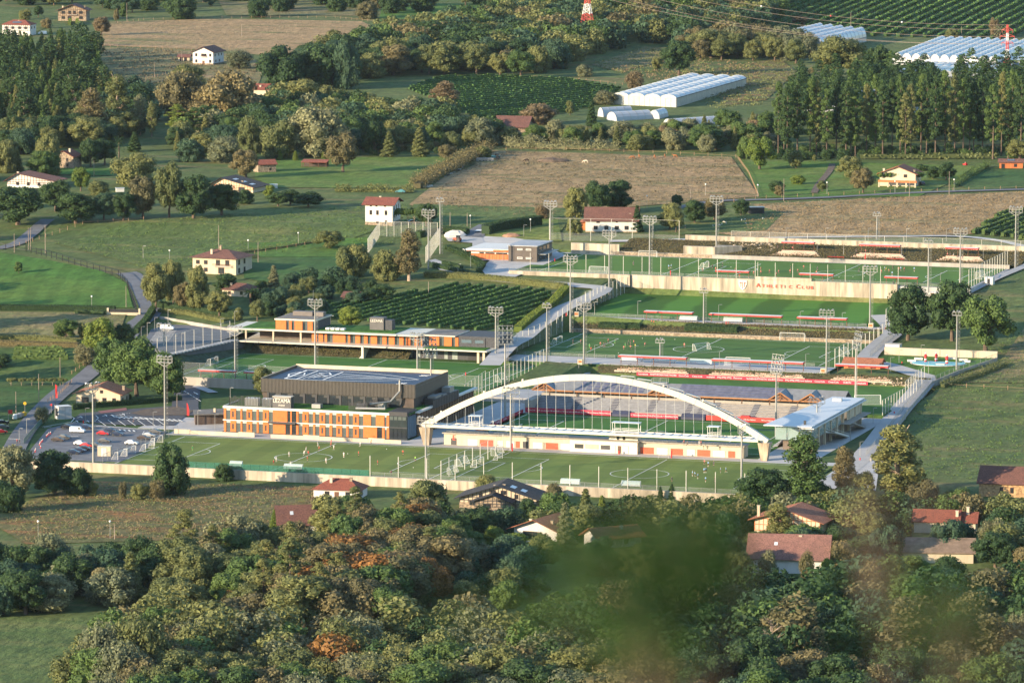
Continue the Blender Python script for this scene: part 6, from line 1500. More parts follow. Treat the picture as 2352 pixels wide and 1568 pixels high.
for tl, x, y0, y1, cb, lab in [('TL', 853,20,150,0, 'tall pole beside the driveway of the timbered house'),('TL', 1222,348,448,0, 'pole in front of the small ochre shed'),('TL', 1038,420,518,0, 'pole on the pasture below the white farmhouse'),('TL', 632,1080,1185,0, 'wooden pole on the cottage lawn'),('TL', 1625,165,250,0, 'leaning pole in the hay field'),
       ('ML', 305,0,190,1, 'utility pole with crossbar at the upper left lane'),('ML', 97,55,185,1, 'utility pole left by the black railing'),('ML', 192,15,165,1, 'twin utility pole at the tree edge, left stem'),('ML', 206,15,165,1, 'twin utility pole at the tree edge, right stem'),('ML', 848,405,555,0, 'wooden pole at the black railing bend'),
       ('ML', 1470,0,178,0, 'tall thin pole behind the villa roof'),('ML', 1735,112,255,1, 'utility pole right of the villa'),('ML', 405,885,1080,0, 'concrete pole above the pollard row'),('ML', 262,995,1200,0, 'concrete pole on the meadow left of the bungalow'),('ML', 108,1115,1262,0, 'white tapered pole beside the recycling bins'),('ML', 1190,1150,1230,0, 'short wooden pole by the dark hedge'),
       ('TR', 738,1200,1352,0, 'leaning wooden pole by the valley road'),('TR', 1582,1215,1325,0, 'wooden pole in front of the orange house'),('TR', 1849,1150,1312,0, 'wooden pole right of the orange house'),('TR', 112,1265,1385,0, 'dark pole at the paddock trees'),('TR', 1188,85,205,0, 'pole before the hillside vineyard'),('TR', 1932,178,240,0, 'pole between the tunnels and the hillside vineyard'),
       ('TM', 757,1425,1530,0, 'pole left of the junction'),('TM', 872,1430,1525,0, 'pole right of the junction'),('TM', 2270,1275,1380,0, 'pole beyond the dark-roofed farmhouse'),('BL', 770,495,605,0, 'leaning pole in the autumn meadow'),('BM', 732,222,300,0, 'pole behind the foreground trees at the wall'),('BR', 1250,615,700,0, 'old pole in the hamlet street'),('BR', 2342,612,735,0, 'wooden pole at the right edge of the hamlet'),('MM', 612,380,470,0, 'pole at the top edge of the vineyard')]:
 p = GP(tl, x, y1); h = (y1 - y0) * .34179 * scale_at(p); t = thing('utility_pole', lab, 'pole', p, rnd.uniform(-.4,.4), 'utility poles')
 o = put('pole', UP1, t); o.scale = (1,1, h)
 if cb: put('crossbar', UP2, t, (0,0, h - .8))
def boxthing(name, label, cat, p, w, d, h, mat, rz=-AN, parts=(), group=None):
 t = thing(name, label, cat, p, rz, group); BX(t, 'body', mat, -w / 2, w / 2,0, d, -.2, h)
 for nm, (x0, x1, y0, y1, z0, z1), mt in parts: m = MB(); m.box(x0, x1, y0, y1, z0, z1); m.build(nm, mt, t)
 return t
boxthing('container', 'pale container by the fence at the car park corner', 'container', GP('h', 1125,935,0),4.2,2.6,3.2, CREAM, R(-5), [('door', (-.9,-.1,-.08,0,.1,2.8), WHITE),('door', (0,.8,-.08,0,.1,2.8), WHITE),('roof', (-2.2,2.2,-.1,2.7,3.2,3.3), PALEW)])
boxthing('gatehouse', 'pale grey gatehouse cube at the car park entrance', 'kiosk', GP('h', 705,530),4.6,3.6,4.2, flat('pale_grey_panel', (.45,.45,.45),.6), R(25), [('opening', (-2.34,-2.3,.8,3,1,3.6), BLACK),('roof', (-2.4,2.4,-.1,3.7,4.2,4.35), WHITE),('panel_joint', (-.02,.02,-.03,0,0,4.1), DARK)])
t = boxthing('club_box', 'white cubic kiosk with red crest beside the path', 'kiosk', at_uv(180.5,229,5.2),5.2,4,3.6, WHITE, -AN, [('roof', (-2.7,2.7,-.1,4.1,3.6,3.72), PALEW)]); crest(t, 0,-.05,2.0,2.2)
boxthing('site_kiosk', 'white box with dark doorway at the end of the top pitch', 'kiosk', GP('g', 1770,378),3.2,3,3, WHITE, -AN, [('door', (-.4,.4,-.08,0,.3,2.4), BLACK)])
boxthing('site_kiosk', 'small white hut with brown shutter between the first two oaks', 'kiosk', GP('g', 1165,512),2.6,2.4,1.9, WHITE, -AN, [('shutter', (-.9,.6,-.08,0,.5,1.7), BROWN)])
for tl, x, y, lab in [('MM', 1605,612, 'small kiosk at the left end of the striped pitch walkway'),('e', 1097,1452, 'small orange fronted kiosk on the third pitch walkway'),('MR', 1000,995, 'small orange fronted kiosk right of the third pitch'),('MR', 1322,690, 'small kiosk at the foot of the mast by the striped pitch')]:
 boxthing('kiosk', lab, 'kiosk', GP(tl, x, y),1.7,1.4,1.6, CREAM, -AN, [('shutter', (-.6,.6,-.06,0,.4,1.3), ORAN2)])
for tl, x, y, z in [('c', 690,345,1.6),('c', 735,328,1.6),('c', 785,308,1.6),('c', 825,292,1.6)]:
 boxthing('concrete_block', {690: 'nearest', 735: 'second nearest', 785: 'third', 825: 'farthest'}[x] + ' of four pale concrete blocks on the path behind the stand', 'block', GP(tl, x, y, z),2.6,1.2,.8, CREAM, -AN, [('top', (-1.35,1.35,-.05,1.25,.8,.9), WHITE)], 'concrete blocks by the path')
for tl, x, y, lab in [('MM', 1460,245, 'red post at the back left of the small upper pitch'),('MM', 2238,348, 'red padded post on the top pitch wall'),('MR', 1285,255, 'red padded post at the halfway line of the top pitch'),('MR', 262,222, 'red post by the bastion'),('MM', 1538,612, 'red hydrant on the bend of the road'),('MR', 1420,708, 'red bin at the right path by the oak'),
     ('MR', 1480,1275, 'red bin where the right path widens'),('BR', 1250,80, 'red post at the lower path gate'),('MM', 1175,1518, 'tall red padded post by the front stand'),('MM', 1892,1540, 'red bin in front of the central doors'),('MM', 2245,1565, 'red padded post near the right shutters'),('ML', 560,1335, 'red litter bin behind the white van'),('MR', 1532,940, 'orange bin on the splash pad lawn'),('MM', 862,1012, 'red post on the stadium path'),
     ('a', 385,1325, 'red hydrant outside the timber pavilion'),('a', 325,1280, 'red rubbish bin outside the timber pavilion')]:
 p = GP(tl, x, y); t = thing('red_post', lab, 'post', p, -AN, 'red posts and bins'); h = 2.4 if 'padded' in lab else 1.1; m = MB(); m.tube((0,0,0),(0,0, h),.22,.2,8); m.build('body', RED, t); m = MB(); m.tube((0,0, h),(0,0, h + .1),.26,.18,8); m.build('cap', RED, t)
for i, (x, y) in enumerate([(547,690),(530,698),(516,712),(503,722),(462,770),(448,780),(435,795),(430,812),(440,842),(385,870),(380,885)]):
 p = GP('h', x, y, .2); t = thing('bollard', f'red and white lane bollard, {ORD[i]} from the far end of the row', 'bollard', p, 0, 'red and white bollards'); m = MB(); m.tube((0,0,0),(0,0,.06),.3, n=8); m.tube((0,0,.06),(0,0,.5),.12, n=8); m.build('base', RED, t); m = MB(); m.tube((0,0,.5),(0,0,.85),.12, n=8); m.build('reflective_band', WHITE, t)
for tl, x, y0, y1, lab in [('h', 2018,340,500, 'tall feather flag in red beside the bare earth island'),('h', 600,130,555, 'red flag hanging on a tall black pole at the gatehouse')]:
 p = GP(tl, x, y1,0); h = (y1 - y0) * .37 / 1.7415 * scale_at(p); t = thing('flag', lab, 'flag', p, -AN, None); m = MB(); m.tube((0,0,0),(0,0, h),.08,.05,6); m.build('pole', DARK, t); m = MB()
 if h > 8: m.add([(0,0, h - .3),(.7,.15, h - 1),(.6,.3, h - 2.4),(.8,.1, h - 5),(.05,0, h - 5)], [(0,1,2,3,4)])
 else: m.add([(0,0, h),(.5,.1, h * .8),(.9,.15, h * .45),(.9,.1,.3),(0,0,.3)], [(0,1,2,3,4)])
 m.build('cloth', RED, t)
for i, (x, c, lab) in enumerate([(160, 'car_white', 'white recycling dome with round holes'),(185, 'car_silver', 'silver recycling bin next to the white dome'),(210, 'car_silver', 'grey recycling bin in the middle of the row'),(232, 'rusty_concrete', 'brown recycling bin left of the yellow one'),(262, 'yellow_paint', 'yellow recycling bin at the end of the row')]):
 p = GP('h', x, 530 - i * 7); t = thing('recycling_bin', lab, 'bin', p, R(35), 'recycling bins'); m = MB(); m.prism([(-.6,-.6),(.6,-.6),(.6,.6),(-.6,.6)],0,1.4); m.build('body', MATS[c], t); m = MB(); m.ball((0,0,1.4),.62, n=8, k=5, sz=.6); m.build('lid', MATS[c], t)
for tl, x, y, h, c, lab in [('h', 90,590,5, RED, 'red and white sign on a post at the lane'),('h', 270,470,3.5, YEL, 'yellow round sign on a post behind the bins'),('h', 555,470,3, RED, 'triangular warning sign by the gatehouse')]:
 p = GP(tl, x, y); t = thing('road_sign', lab, 'sign', p, 0, None); m = MB(); m.tube((0,0,0),(0,0, h),.07); m.build('post', STEEL, t); m = MB(); m.box(-.1,1.4,-.06,0, h - 1.4, h) if c is RED and h > 4 else m.tube((0,-.08, h),(0,0, h),.55, n=3 if h < 3.2 else 12); m.build('plate', c, t)
# splash pad and the timber pavilion
p = GP('g', 1230,1232); t = thing('splash_pad', 'pale blue round splash pad with red and white play towers', 'splash pad', p, -AN)
m = MB(); m.prism([(9.5 * math.cos(a),8 * math.sin(a)) for a in np.linspace(0,6.1,28)],.35,.62); m.build('pool_floor', flat('pale_blue_rubber', (.22,.55,.62),.5, var=.06), t)
m = MB(); m.prism([(10.2 * math.cos(a),8.7 * math.sin(a)) for a in np.linspace(0,6.1,28)],.3,.5); m.build('rim', PAVE, t)
for x, y in ((-5,1),(-1.6,3),(3.4,-2)): m = MB(); m.tube((x, y, .6),(x, y, 2.4),.5,.35,8); m.tube((x, y, 2.4),(x, y, 3.4),.75,.2,8); m.build('play_tower', RED, t); m = MB(); m.tube((x, y, 1.2),(x, y, 1.6),.56,.5,8); m.ball((x, y, 3.5),.35); m.build('tower_band', WHITE, t)
for i, (tl, x, y) in enumerate([('g', 935,1222),('g', 1010,1200),('g', 1245,1265),('g', 1365,1195),('g', 1495,1212),('g', 1525,1228)]): boxthing('stone_bench', f'white block bench round the splash pad, {ORD[i]} from the left', 'bench', GP(tl, x, y) + Vector((0,0,.5)),3,1,.6, WHITE, -AN, [('seat_slab', (-1.6,1.6,-.1,1.1,.6,.7), PALEW)], 'block benches')
p = GP('g', 400,1280); house(p, -AN, 13,5.5,2.0,1.3, 'small timber pavilion with low brown roof behind the red canopy', wall=ORAN2, roof=T_ORA, gable='side', name='pavilion', front=[(-4,.3,2,1.4),(0,.3,2,1.4),(4,.3,2,1.4)], cat='pavilion')
# cars in the lower car park and elsewhere
CR = R(-105)
for tl, x, y, pt, rz, van, lab in [('h', 730,640, 'black', CR, 0, 'black car behind the white van'),('h', 838,680, 'white', CR, 1, 'white van in the car park'),('h', 930,640, 'navy', CR, 0, 'dark car right of the white van'),('h', 1195,675, 'navy', CR, 0, 'dark hatchback behind the red car'),('h', 1118,708, 'red', CR, 0, 'red car right of the tall mast'),('h', 1272,715, 'navy', CR, 0, 'dark blue car right of the red one'),
       ('h', 695,750, 'grey', CR, 0, 'grey estate car behind the brown one'),('h', 628,775, 'brown', CR, 0, 'brown black car nearest the bollards'),('h', 1130,788, 'grey', CR, 0, 'dark grey saloon alone in the middle'),('h', 872,815, 'white', CR, 0, 'white hatchback left of the mast'),('h', 940,838, 'red', CR, 0, 'half hidden red car by the mast'),
       ('h', 1030,835, 'grey', CR, 0, 'dark car right behind the mast'),('h', 915,872, 'black', CR, 0, 'black car in the near row, right'),('h', 860,892, 'navy', CR, 0, 'dark blue car in the near row, middle'),('h', 795,912, 'navy', CR, 0, 'navy car in the near row, left'),('h', 1425,810, 'white', CR, 0, 'white car by the spare goals'),
       ('h', 1555,758, 'brown', CR, 0, 'dark car beside the fence, nearest of three'),('h', 1612,728, 'silver', CR, 0, 'silver car beside the fence'),('h', 1680,690, 'grey', CR, 0, 'dark car at the far end by the mast'),('h', 30,590, 'black', R(-70),0, 'black car at the left edge above the lane'),('h', 35,640, 'grey', R(-70),0, 'grey car at the left edge'),('h', 8,690, 'red', R(-70),0, 'red car cut by the left edge'),
       ('ML', 1125,706, 'white', CR, 1, 'white van on the upper academy parking'),('TR', 1665,1245, 'grey', R(10),0, 'silver car on the drive of the orange house'),('MM', 845,188, 'grey', R(60),0, 'car parked at the yard of the timber shed'),('TM', 508,1505, 'black', R(-70),0, 'dark car under the plane trees'),('TM', 423,1300, 'teal', R(80),0, 'bluish car parked in the pasture'),
       ('BR', 520,795, 'white', R(70),0, 'white car beside the big tiled house'),('TM', 905,1032, 'white', R(80),0, 'white car behind the hedge of the hay field'),('TL', 285,235, 'white', R(80),1, 'white van beside the red roofed house')]:
 p = GP(tl, x, y); p.z += .25 if tl in ('h', 'ML', 'MM') else .3; car(p, rz + rnd.uniform(-.06,.06), pt, lab, bool(van), 'parked cars' if not van else None)
t = thing('tractor', 'orange tractor working in the pale yard', 'tractor', GP('MM', 803,118) + Vector((0,0,.4)), R(60)); BX(t, 'body', REDO, -.6,.6,-1.4,1.6,.7,1.5); BX(t, 'cab', GLASS, -.6,.6,-1.3,.1,1.5,2.6); 
for x in (-.8,.8):
 for y, r_ in ((-.9,.8),(1.2,.5)): m = MB(); m.tube((x - .15, y, r_),(x + .15, y, r_), r_, n=12); m.build('wheel', BLACK, t)
t = thing('tractor', 'teal tractor with trailer at the corner of the hay field', 'tractor', GP('TM', 1062,1070), R(80)); BX(t, 'body', PAINT['teal'],-.8,.8,-1.8,1.8,.7,1.7); BX(t, 'cab', GLASS, -.7,.7,-1.5,.2,1.7,2.8)
for x in (-.9,.9):
 for y, r_ in ((-1.1,.9),(1.3,.6)): m = MB(); m.tube((x - .15, y, r_),(x + .15, y, r_), r_, n=12); m.build('wheel', BLACK, t)
for i, x in enumerate((970,1012)): t = boxthing('trailer', ['grey slatted farm trailer', 'second farm trailer next to the tractor'][i], 'trailer', GP('TM', x, 1086),5.2,2.4,1.5, flat('grey_boards', (.24,.23,.21)),0, [('wheel', (-1.2,-.6,-.1,0,0,.6), BLACK),('wheel', (.6,1.2,-.1,0,0,.6), BLACK)])
t = thing('mower', 'red ride-on mower on the lawn by the vines', 'mower', GP('TR', 1957,1115),.6); m = MB(); m.box(-.6,.6,-1.1,1.1,.3,.9); m.box(-.4,.4,-.9,-.2,.9,1.4); m.build('body', RED, t); m = MB(); m.tube((-.7,-.6,.35),(.7,-.6,.35),.35, n=10); m.tube((-.7,.8,.28),(.7,.8,.28),.28, n=10); m.build('wheel', BLACK, t)
person(GP('TR', 1957,1113) + Vector((0,0,.45)), 'white', 'sit', 'person riding the red mower')
t = boxthing('boat', 'small white boat lying at the hedge', 'boat', GP('TM', 607,1258),4.6,1.8,.7, WHITE, .3, [('hull_rim', (-2.4,2.4,-.1,1.9,.7,.8), PALEW)])
# heaps, bale, debris
def heap(label, p, w, d, h, mat, name='heap', cat='heap'):
 g = random.Random(int(w * 9)); m = MB(); m.ball((0,0,0),1, n=12, k=7); m.v = [(a * w / 2 * g.uniform(.85,1.1), b * d / 2 * g.uniform(.85,1.1), c * h * g.uniform(.8,1.1)) for a, b, c in m.v]
 o = m.build(name, mat, None, loc=p); tag(o, label, cat)
heap('dark manure heap in the hay field', GP('TM', 1450,1088),16,8,2.0, SOIL); heap('reddish earth heap above the pale yard', GP('MM', 1170,80),8,5,1.6, flat('red_earth', (.30,.16,.10),.95)); heap('white sand heap in the pale yard', GP('MM', 790,80) + Vector((0,0,.4)),10,7,2.4, flat('white_sand', (.60,.56,.52),.95))
heap('round straw bale beside the hedge', GP('TM', 838,1115),3,2.6,2.6, flat('straw', (.38,.28,.15),.95), 'straw_bale', 'bale')
for i in range(7): boxthing('debris', f'scrap metal and boards dumped along the hedge, {ORD[i]} piece from the left', 'scrap', GP('TM', 725 + i * 20,1192 - i * 10), rnd.uniform(1,2.6), rnd.uniform(.8,2), rnd.uniform(.4,1.1), [STEEL, DARK, WHITE][i % 3], rnd.uniform(0,3), [('plank', (-.8,.9,-.4,-.2,.1,.3), BROWN)], 'scrap along the hedge')
# == people on the pitches
def crowd(rows, where, z, group):
 rows = sorted(rows, key=lambda r: Q(r[0], r[1], r[2])[0]); cnt = {}
 tot = {}
 for r in rows: tot[r[3]] = tot.get(r[3],0) + 1
 nm = {'white': 'all white kit', 'red': 'red kit', 'redblack': 'red and black kit', 'green': 'green kit', 'lime': 'lime green shirt', 'dark': 'dark tracksuit', 'blue': 'pale blue shirt', 'pink': 'striped red shirt', 'yellow': 'yellow bib'}
 for tl, x, y, k, ps in rows:
  i = cnt.get(k, 0); cnt[k] = i + 1
  lab = f"{'player' if k != 'dark' else 'person'} in {nm[k]} {where}" + (f", {ORD[i]} from left" if tot[k] > 1 else '')
  person(GP(tl, x, y, z) + Vector((0,0,.1)), k, ps, lab, group, s=1.06)
crowd([('h', 2082,880, 'green', 'stand'),('ML', 2043,1553, 'white', 'run'),('ML', 2057,1528, 'white', 'stride'),('ML', 1943,1560, 'white', 'stand'),('ML', 2138,1495, 'white', 'run'),('ML', 2142,1525, 'redblack', 'run'),('ML', 2073,1555, 'redblack', 'stride'),('ML', 2226,1475, 'red', 'stand'),('ML', 2243,1515, 'white', 'stride'),('ML', 2226,1503, 'redblack', 'run'),
 ('BL', 1857,85, 'white', 'stand'),('BL', 1839,108, 'redblack', 'run'),('BL', 1955,120, 'white', 'arms'),('BL', 2066,83, 'redblack', 'arms'),('BL', 2192,95, 'white', 'stand'),('BL', 2310,55, 'white', 'stride'),('b', 433,1105, 'white', 'run'),('b', 550,1080, 'redblack', 'run'),('b', 258,1220, 'white', 'stand'),('b', 65,1280, 'white', 'stride'),
 ('b', 417,1208, 'redblack', 'stand'),('b', 625,1308, 'redblack', 'arms'),('b', 898,1198, 'redblack', 'arms'),('b', 1032,1265, 'lime', 'stand'),('b', 770,1418, 'redblack', 'stand')], 'on the left front pitch', 0, 'players on the left front pitch')
crowd([('BR', 230,118, 'blue', 'stand'),('BR', 267,116, 'dark', 'stand'),('BR', 202,162, 'blue', 'run'),('BR', 215,160, 'blue', 'stand'),('BR', 313,160, 'blue', 'stand'),('BR', 350,158, 'blue', 'stride'),('BR', 124,182, 'blue', 'stand'),('BR', 143,188, 'blue', 'run'),('BR', 160,200, 'blue', 'stand'),('BR', 212,222, 'blue', 'stride'),('BR', 275,225, 'dark', 'stand'),
 ('BR', 205,108, 'pink', 'arms'),('c', 2128,1488, 'dark', 'stand')], 'on the pitch below the arch', 0, 'players below the arch')
crowd([('e', 1025,1250, 'dark', 'stand'),('e', 1108,1250, 'pink', 'stand'),('e', 1197,1295, 'green', 'stand'),('e', 1210,1330, 'redblack', 'run'),('e', 1311,1275, 'pink', 'stand'),('e', 1343,1285, 'dark', 'stride'),('e', 1357,1282, 'dark', 'run'),('e', 1394,1240, 'pink', 'stand'),('e', 1462,1250, 'green', 'run'),('e', 1555,1315, 'pink', 'stride'),('e', 1570,1285, 'green', 'stand'),
 ('e', 1600,1260, 'dark', 'run'),('e', 1628,1255, 'dark', 'stand'),('e', 1658,1255, 'pink', 'stride'),('e', 1625,1310, 'pink', 'arms'),('e', 1675,1295, 'yellow', 'stand'),('e', 1773,1280, 'pink', 'run'),('e', 2190,1288, 'pink', 'stand'),('f', 98,1285, 'pink', 'stand')], 'on the third pitch', 4, 'players on the third pitch')
crowd([('e', 1655,430, 'dark', 'stand'),('e', 2025,465, 'blue', 'stand'),('e', 2050,460, 'blue', 'stride'),('f', 290,500, 'pink', 'run'),('f', 362,450, 'dark', 'run'),('f', 391,465, 'dark', 'stand'),('f', 425,490, 'pink', 'stand'),('f', 494,445, 'dark', 'arms'),('f', 630,500, 'pink', 'stand'),('f', 823,530, 'pink', 'stand'),('f', 896,490, 'pink', 'stride'),('f', 899,525, 'pink', 'run'),
 ('f', 987,515, 'pink', 'run'),('f', 1061,545, 'pink', 'stand'),('f', 1084,520, 'pink', 'run'),('f', 1209,480, 'dark', 'stand'),('f', 1203,515, 'pink', 'stand'),('f', 1283,510, 'pink', 'stride'),('f', 1345,470, 'pink', 'stand'),('f', 1488,485, 'dark', 'stand'),('f', 1478,528, 'pink', 'stand'),('f', 1922,500, 'dark', 'run'),('f', 2008,522, 'blue', 'stand'),
 ('f', 2090,470, 'pink', 'stand'),('f', 2160,515, 'pink', 'run'),('f', 2192,485, 'blue', 'stand'),('f', 2208,495, 'yellow', 'stand'),('f', 2238,510, 'pink', 'run'),('f', 2270,535, 'blue', 'stand'),('f', 2278,470, 'dark', 'stand'),('g', 800,235, 'pink', 'run'),('g', 820,232, 'blue', 'stride'),('g', 858,240, 'pink', 'stand'),('g', 965,238, 'blue', 'stand'),
 ('f', 675,560, 'redblack', 'stand'),('g', 737,388, 'dark', 'stand')], 'on the top pitch', 14.5, 'players on the top pitch')
for i, (tl, x, y, z, k, ps, lab) in enumerate([('f', 1075,250,18.1, 'dark', 'sit', 'spectator in dark clothes on the left end of the white seats'),('f', 1228,262,17.8, 'pink', 'sit', 'spectator in pink on the middle of the left white seats'),('f', 1992,292,18, 'pink', 'sit', 'spectator in pink under the middle canopy'),('f', 2040,294,18, 'dark', 'sit', 'spectator in dark under the middle canopy'),('f', 1895,288,18, 'dark', 'sit', 'spectator at the left end under the middle canopy'),
       ('MR', 1838,210,18, 'pink', 'sit', 'spectator in pink under the right canopy'),('MR', 1856,212,18, 'dark', 'sit', 'spectator in dark under the right canopy'),('MR', 1880,212,17.8, 'white', 'sit', 'spectator in white under the right canopy'),('e', 1848,1030,8, 'pink', 'sit', 'spectator in pink, first of the pair below the left canopy'),('e', 1868,1036,8, 'redblack', 'sit', 'spectator in red beside the pink one below the left canopy'),
       ('e', 1915,1022,8, 'dark', 'sit', 'dark clothed spectator below the left canopy'),('f', 535,1045,8, 'red', 'sit', 'spectator in red under the middle canopy of the striped pitch'),('f', 556,1047,8, 'redblack', 'sit', 'second spectator in red under the middle canopy of the striped pitch'),
       ('d', 355,1050,4.1, 'pink', 'stand', 'visitor in pink at the rail of the cream stand'),('d', 395,1052,4.1, 'dark', 'sit', 'visitor in dark clothes sitting at the rail of the cream stand'),('d', 515,1058,4.1, 'white', 'stand', 'visitor in white at the rail of the cream stand'),('d', 534,1058,4.1, 'pink', 'stand', 'visitor in pink next to the white one at the rail'),
       ('h', 1441,575,.2, 'dark', 'stride', 'person walking across the marked parking bays'),('h', 185,805, None, 'redblack', 'stand', 'person in red standing at the lane fence, left'),('h', 212,805, None, 'dark', 'stand', 'person in dark standing at the lane fence, right'),('TR', 75,1540, None, 'blue', 'stand', 'person in pale clothes in the sheep paddock'),('b', 1628,985,.2, 'white', 'stand', 'person in white on the terrace corner of the stand'),
       ('MR', 1190,835,4, 'dark', 'stand', 'person at the fence right of the third pitch')]):
 person(GP(tl, x, y, z) + Vector((0,0,.15)), k, ps, lab, 'people around the pitches')
for i, (tl, x, y, z, w) in enumerate([(t_, x_, y_, z_, f"{ORD[k]} from the left, on the {n_} pitch") for t_, z_, n_, L_ in (('b', 0, 'left front', [(300,1180),(720,1130),(1010,1330)]),('e', 4, 'third', [(1100,1150),(1500,1345),(1750,1190),(2090,1200)]),('f', 14.5, 'top', [(585,445),(1565,520),(1600,575),(1715,552),(1860,548),(1980,540),(2095,575)])) for k, (x_, y_) in enumerate(L_)]):
 m = MB(); m.ball((0,0,.14),.14, n=8, k=6); o = m.build('football', WHITE, None, loc=GP(tl, x, y, z) + Vector((0,0,.1))); tag(o, 'white football lying loose, ' + w, 'football', 'footballs')
# animals
def quadruped(p, rz, c, label, cat='cow', s=1.0, graze=True):
 J = [(0,0,1.1),(0,.65,1.12),(0,-.7,1.12),(0,1.0,1.25 if not graze else 1.0),(0,1.45,1.5 if not graze else .45),(0,1.75,1.4 if not graze else .2),(0,-.85,1.05),(0,-.95,.5)]
 B = [(0,1),(0,2),(1,3),(3,4),(4,5),(2,6),(6,7)]; Rr = [(.34,.36),(.32,.38),(.30,.33),(.2,.22),(.15,.15),(.09,.1),(.05,.05),(.03,.03)]
 for x in (-.22,.22):
  b = len(J); J += [(x, .6,.8),(x, .66,.42),(x, .6,.05)]; B += [(1, b),(b, b + 1),(b + 1, b + 2)]; Rr += [(.13,.13),(.08,.08),(.07,.07)]
  b = len(J); J += [(x, -.62,.85),(x, -.5,.62),(x, -.78,.38),(x, -.72,.05)]; B += [(2, b),(b, b + 1),(b + 1, b + 2),(b + 2, b + 3)]; Rr += [(.15,.15),(.11,.11),(.07,.07),(.06,.06)]
 key = ('q', graze)
 if key not in PROTO: PROTO[key] = body_mesh(J, B, Rr); PROTO[key].materials.append(c)
 o = put(cat, PROTO[key], None, p, rz, sc_=(s, s, s)); o.material_slots[0].link = 'OBJECT'; o.material_slots[0].material = c; return tag(o, label, cat, cat + 's grazing' if cat == 'sheep' else 'cattle in the fields')
COWB = flat('chestnut_hide', (.26,.10,.035),.9); COWW = flat('cream_hide', (.55,.46,.34),.9); COWD = flat('dark_hide', (.05,.03,.02),.9); WOOL = flat('wool', (.5,.46,.4),.95)
for tl, x, y, c, rz, gz, lab in [('TM', 1985,1070, COWB, 1.5,1, 'chestnut cow, largest of the group at the upper fence'),('TM', 2028,1062, COWB, .2,0, 'chestnut cow standing behind the largest one'),('TM', 2132,1065, COWB, .1,0, 'small brown cow right of the group'),('TM', 2272,1062, COWB, 1.2,0, 'brown cow at the far right of the hay field'),('TM', 1670,1098, COWW, 1.4,1, 'cream cow grazing alone'),('TM', 1272,1090, COWD, 1.6,1, 'dark cow at the feeding rack'),('TM', 2200,1060, COWB, 0,0, 'brown calf between two cows'),('TL', 1725,447, COWD, 1.4,1, 'dark brown cow right of the white farmhouse')]:
 quadruped(GP(tl, x, y), rz, c, lab, 'cow', 1.15, bool(gz))
for i, (x, y) in enumerate([(455,1485),(482,1508),(515,1512),(598,1476),(478,1482),(305,1520),(322,1512),(350,1504),(335,1500),(285,1522),(262,1524)]): quadruped(GP('TR', x, y), rnd.uniform(0,6), WOOL if i != 2 else COWD, f'{"dark" if i == 2 else "white"} sheep in the paddock, {ORD[i]} counted from the shed', 'sheep', .62, True)
# == houses
def W4(xs, zs, w=1.0, h=1.3): return [(x, z, w, h) for x in xs for z in zs]
house(GP('TL', 485,142), R(-6),17.5,12,6.8,3.2, 'stone and half-timbered farmhouse with a brown gable roof at the top left', wall=STONE, roof=T_BRN, gable='front', name='farmhouse', front=W4([-5.5,5.5], [1.2,4.4],2.2,1.6) + [(-1.5,4.2,1.6,2),(1.5,4.2,1.6,2),(-1.6,.3,2.2,2.6)], chim=[(-6.5,4,-1.2),(7,5,-1.2)], beams=True, balcony=(0,3.7,6), over=1.6)
house(GP('TL', 108,240), R(-14),17.5,11,6.4,2.6, 'white half-timbered house with hipped red roof and solar panels', wall=WALLW, roof=T_RED, gable='hip', front=W4([-6,-2,2.2,6], [3.9],1.6,1.4) + W4([-5,5], [.9],1.4,1.4), side=W4([3,8], [3.9],1.3,1.3), chim=[(0,5,-.4)], beams=DARK, solar=5)
house(GP('TL', 1364,438), R(-20),12.2,15,7.3,2.6, 'white farmhouse with brown shutters on the sloping pasture', wall=WALLW, roof=T_BRN, gable='front', name='farmhouse', front=W4([-4,4.4], [1.4,4.8],1.1,1.5) + [(.6,4.9,3,1.3)], doors=[(.3,1.4,2.4)], side=W4([3,8,12], [4.8],1,1.2) + W4([4,9], [1.5],1,1.2), base=1.0, balcony=(.6,4.5,3.4), chim=[(-3,3,-1.4)], over=1.1)
house(GP('TL', 1235,414), R(-10),6.5,5,2.6,1.1, 'small ochre shed with dark doorways beside the white farmhouse', wall=CREAM, roof=T_BRN, gable='side', name='shed', front=[(-1.4,.2,1.5,2),(1,.2,1.5,2)], cat='shed')
house(GP('TL', 1785,640), R(-15),13,10,3,2.4, 'house among dark trees showing only its bright red roof', wall=CREAM, roof=T_RED, gable='side', chim=[(-3.4,2,-.6)])
house(GP('TL', 425,1128), R(-20),10,9,5.2,2.4, 'ochre stone cottage half hidden behind trees', wall=STONE, roof=T_RED, gable='front', name='cottage', front=W4([-3,2], [3.2,.8],1,1.2), chim=[(2,3,.8)])
house(GP('TL', 205,1262), R(-17),22,12,3.2,2.9, 'long low half-timbered house with a wide brown roof at the left edge', wall=WALLW, roof=T_BRN, gable='front', front=W4([-6,-1,4], [1],1.2,1.3), beams=True, asym=-6, chim=[(-7,3,.3)], over=1.4)
house(GP('TL', 1555,1290), R(-24),21,12,2.6,3.4, 'low modern house with orange eaves and skylights in its slate roof', wall=CREAM, roof=T_SLT, gable='front', front=W4([-6,-1], [.5],2,1.8) + [(5,.2,3,2)], asym=-4.5, skyl=3, chim=[(-6,3,-.4),(4,3,-1.4)], beams=ORAN2, over=1.6)
house(GP('TL', 1795,1160), R(20),8.4,7,3.8,1.6, 'small stone barn with tiled roof behind the rust topped tree', wall=STONE, roof=T_RED, gable='side', name='barn', front=[(1.5,1,.8,1)], cat='barn')
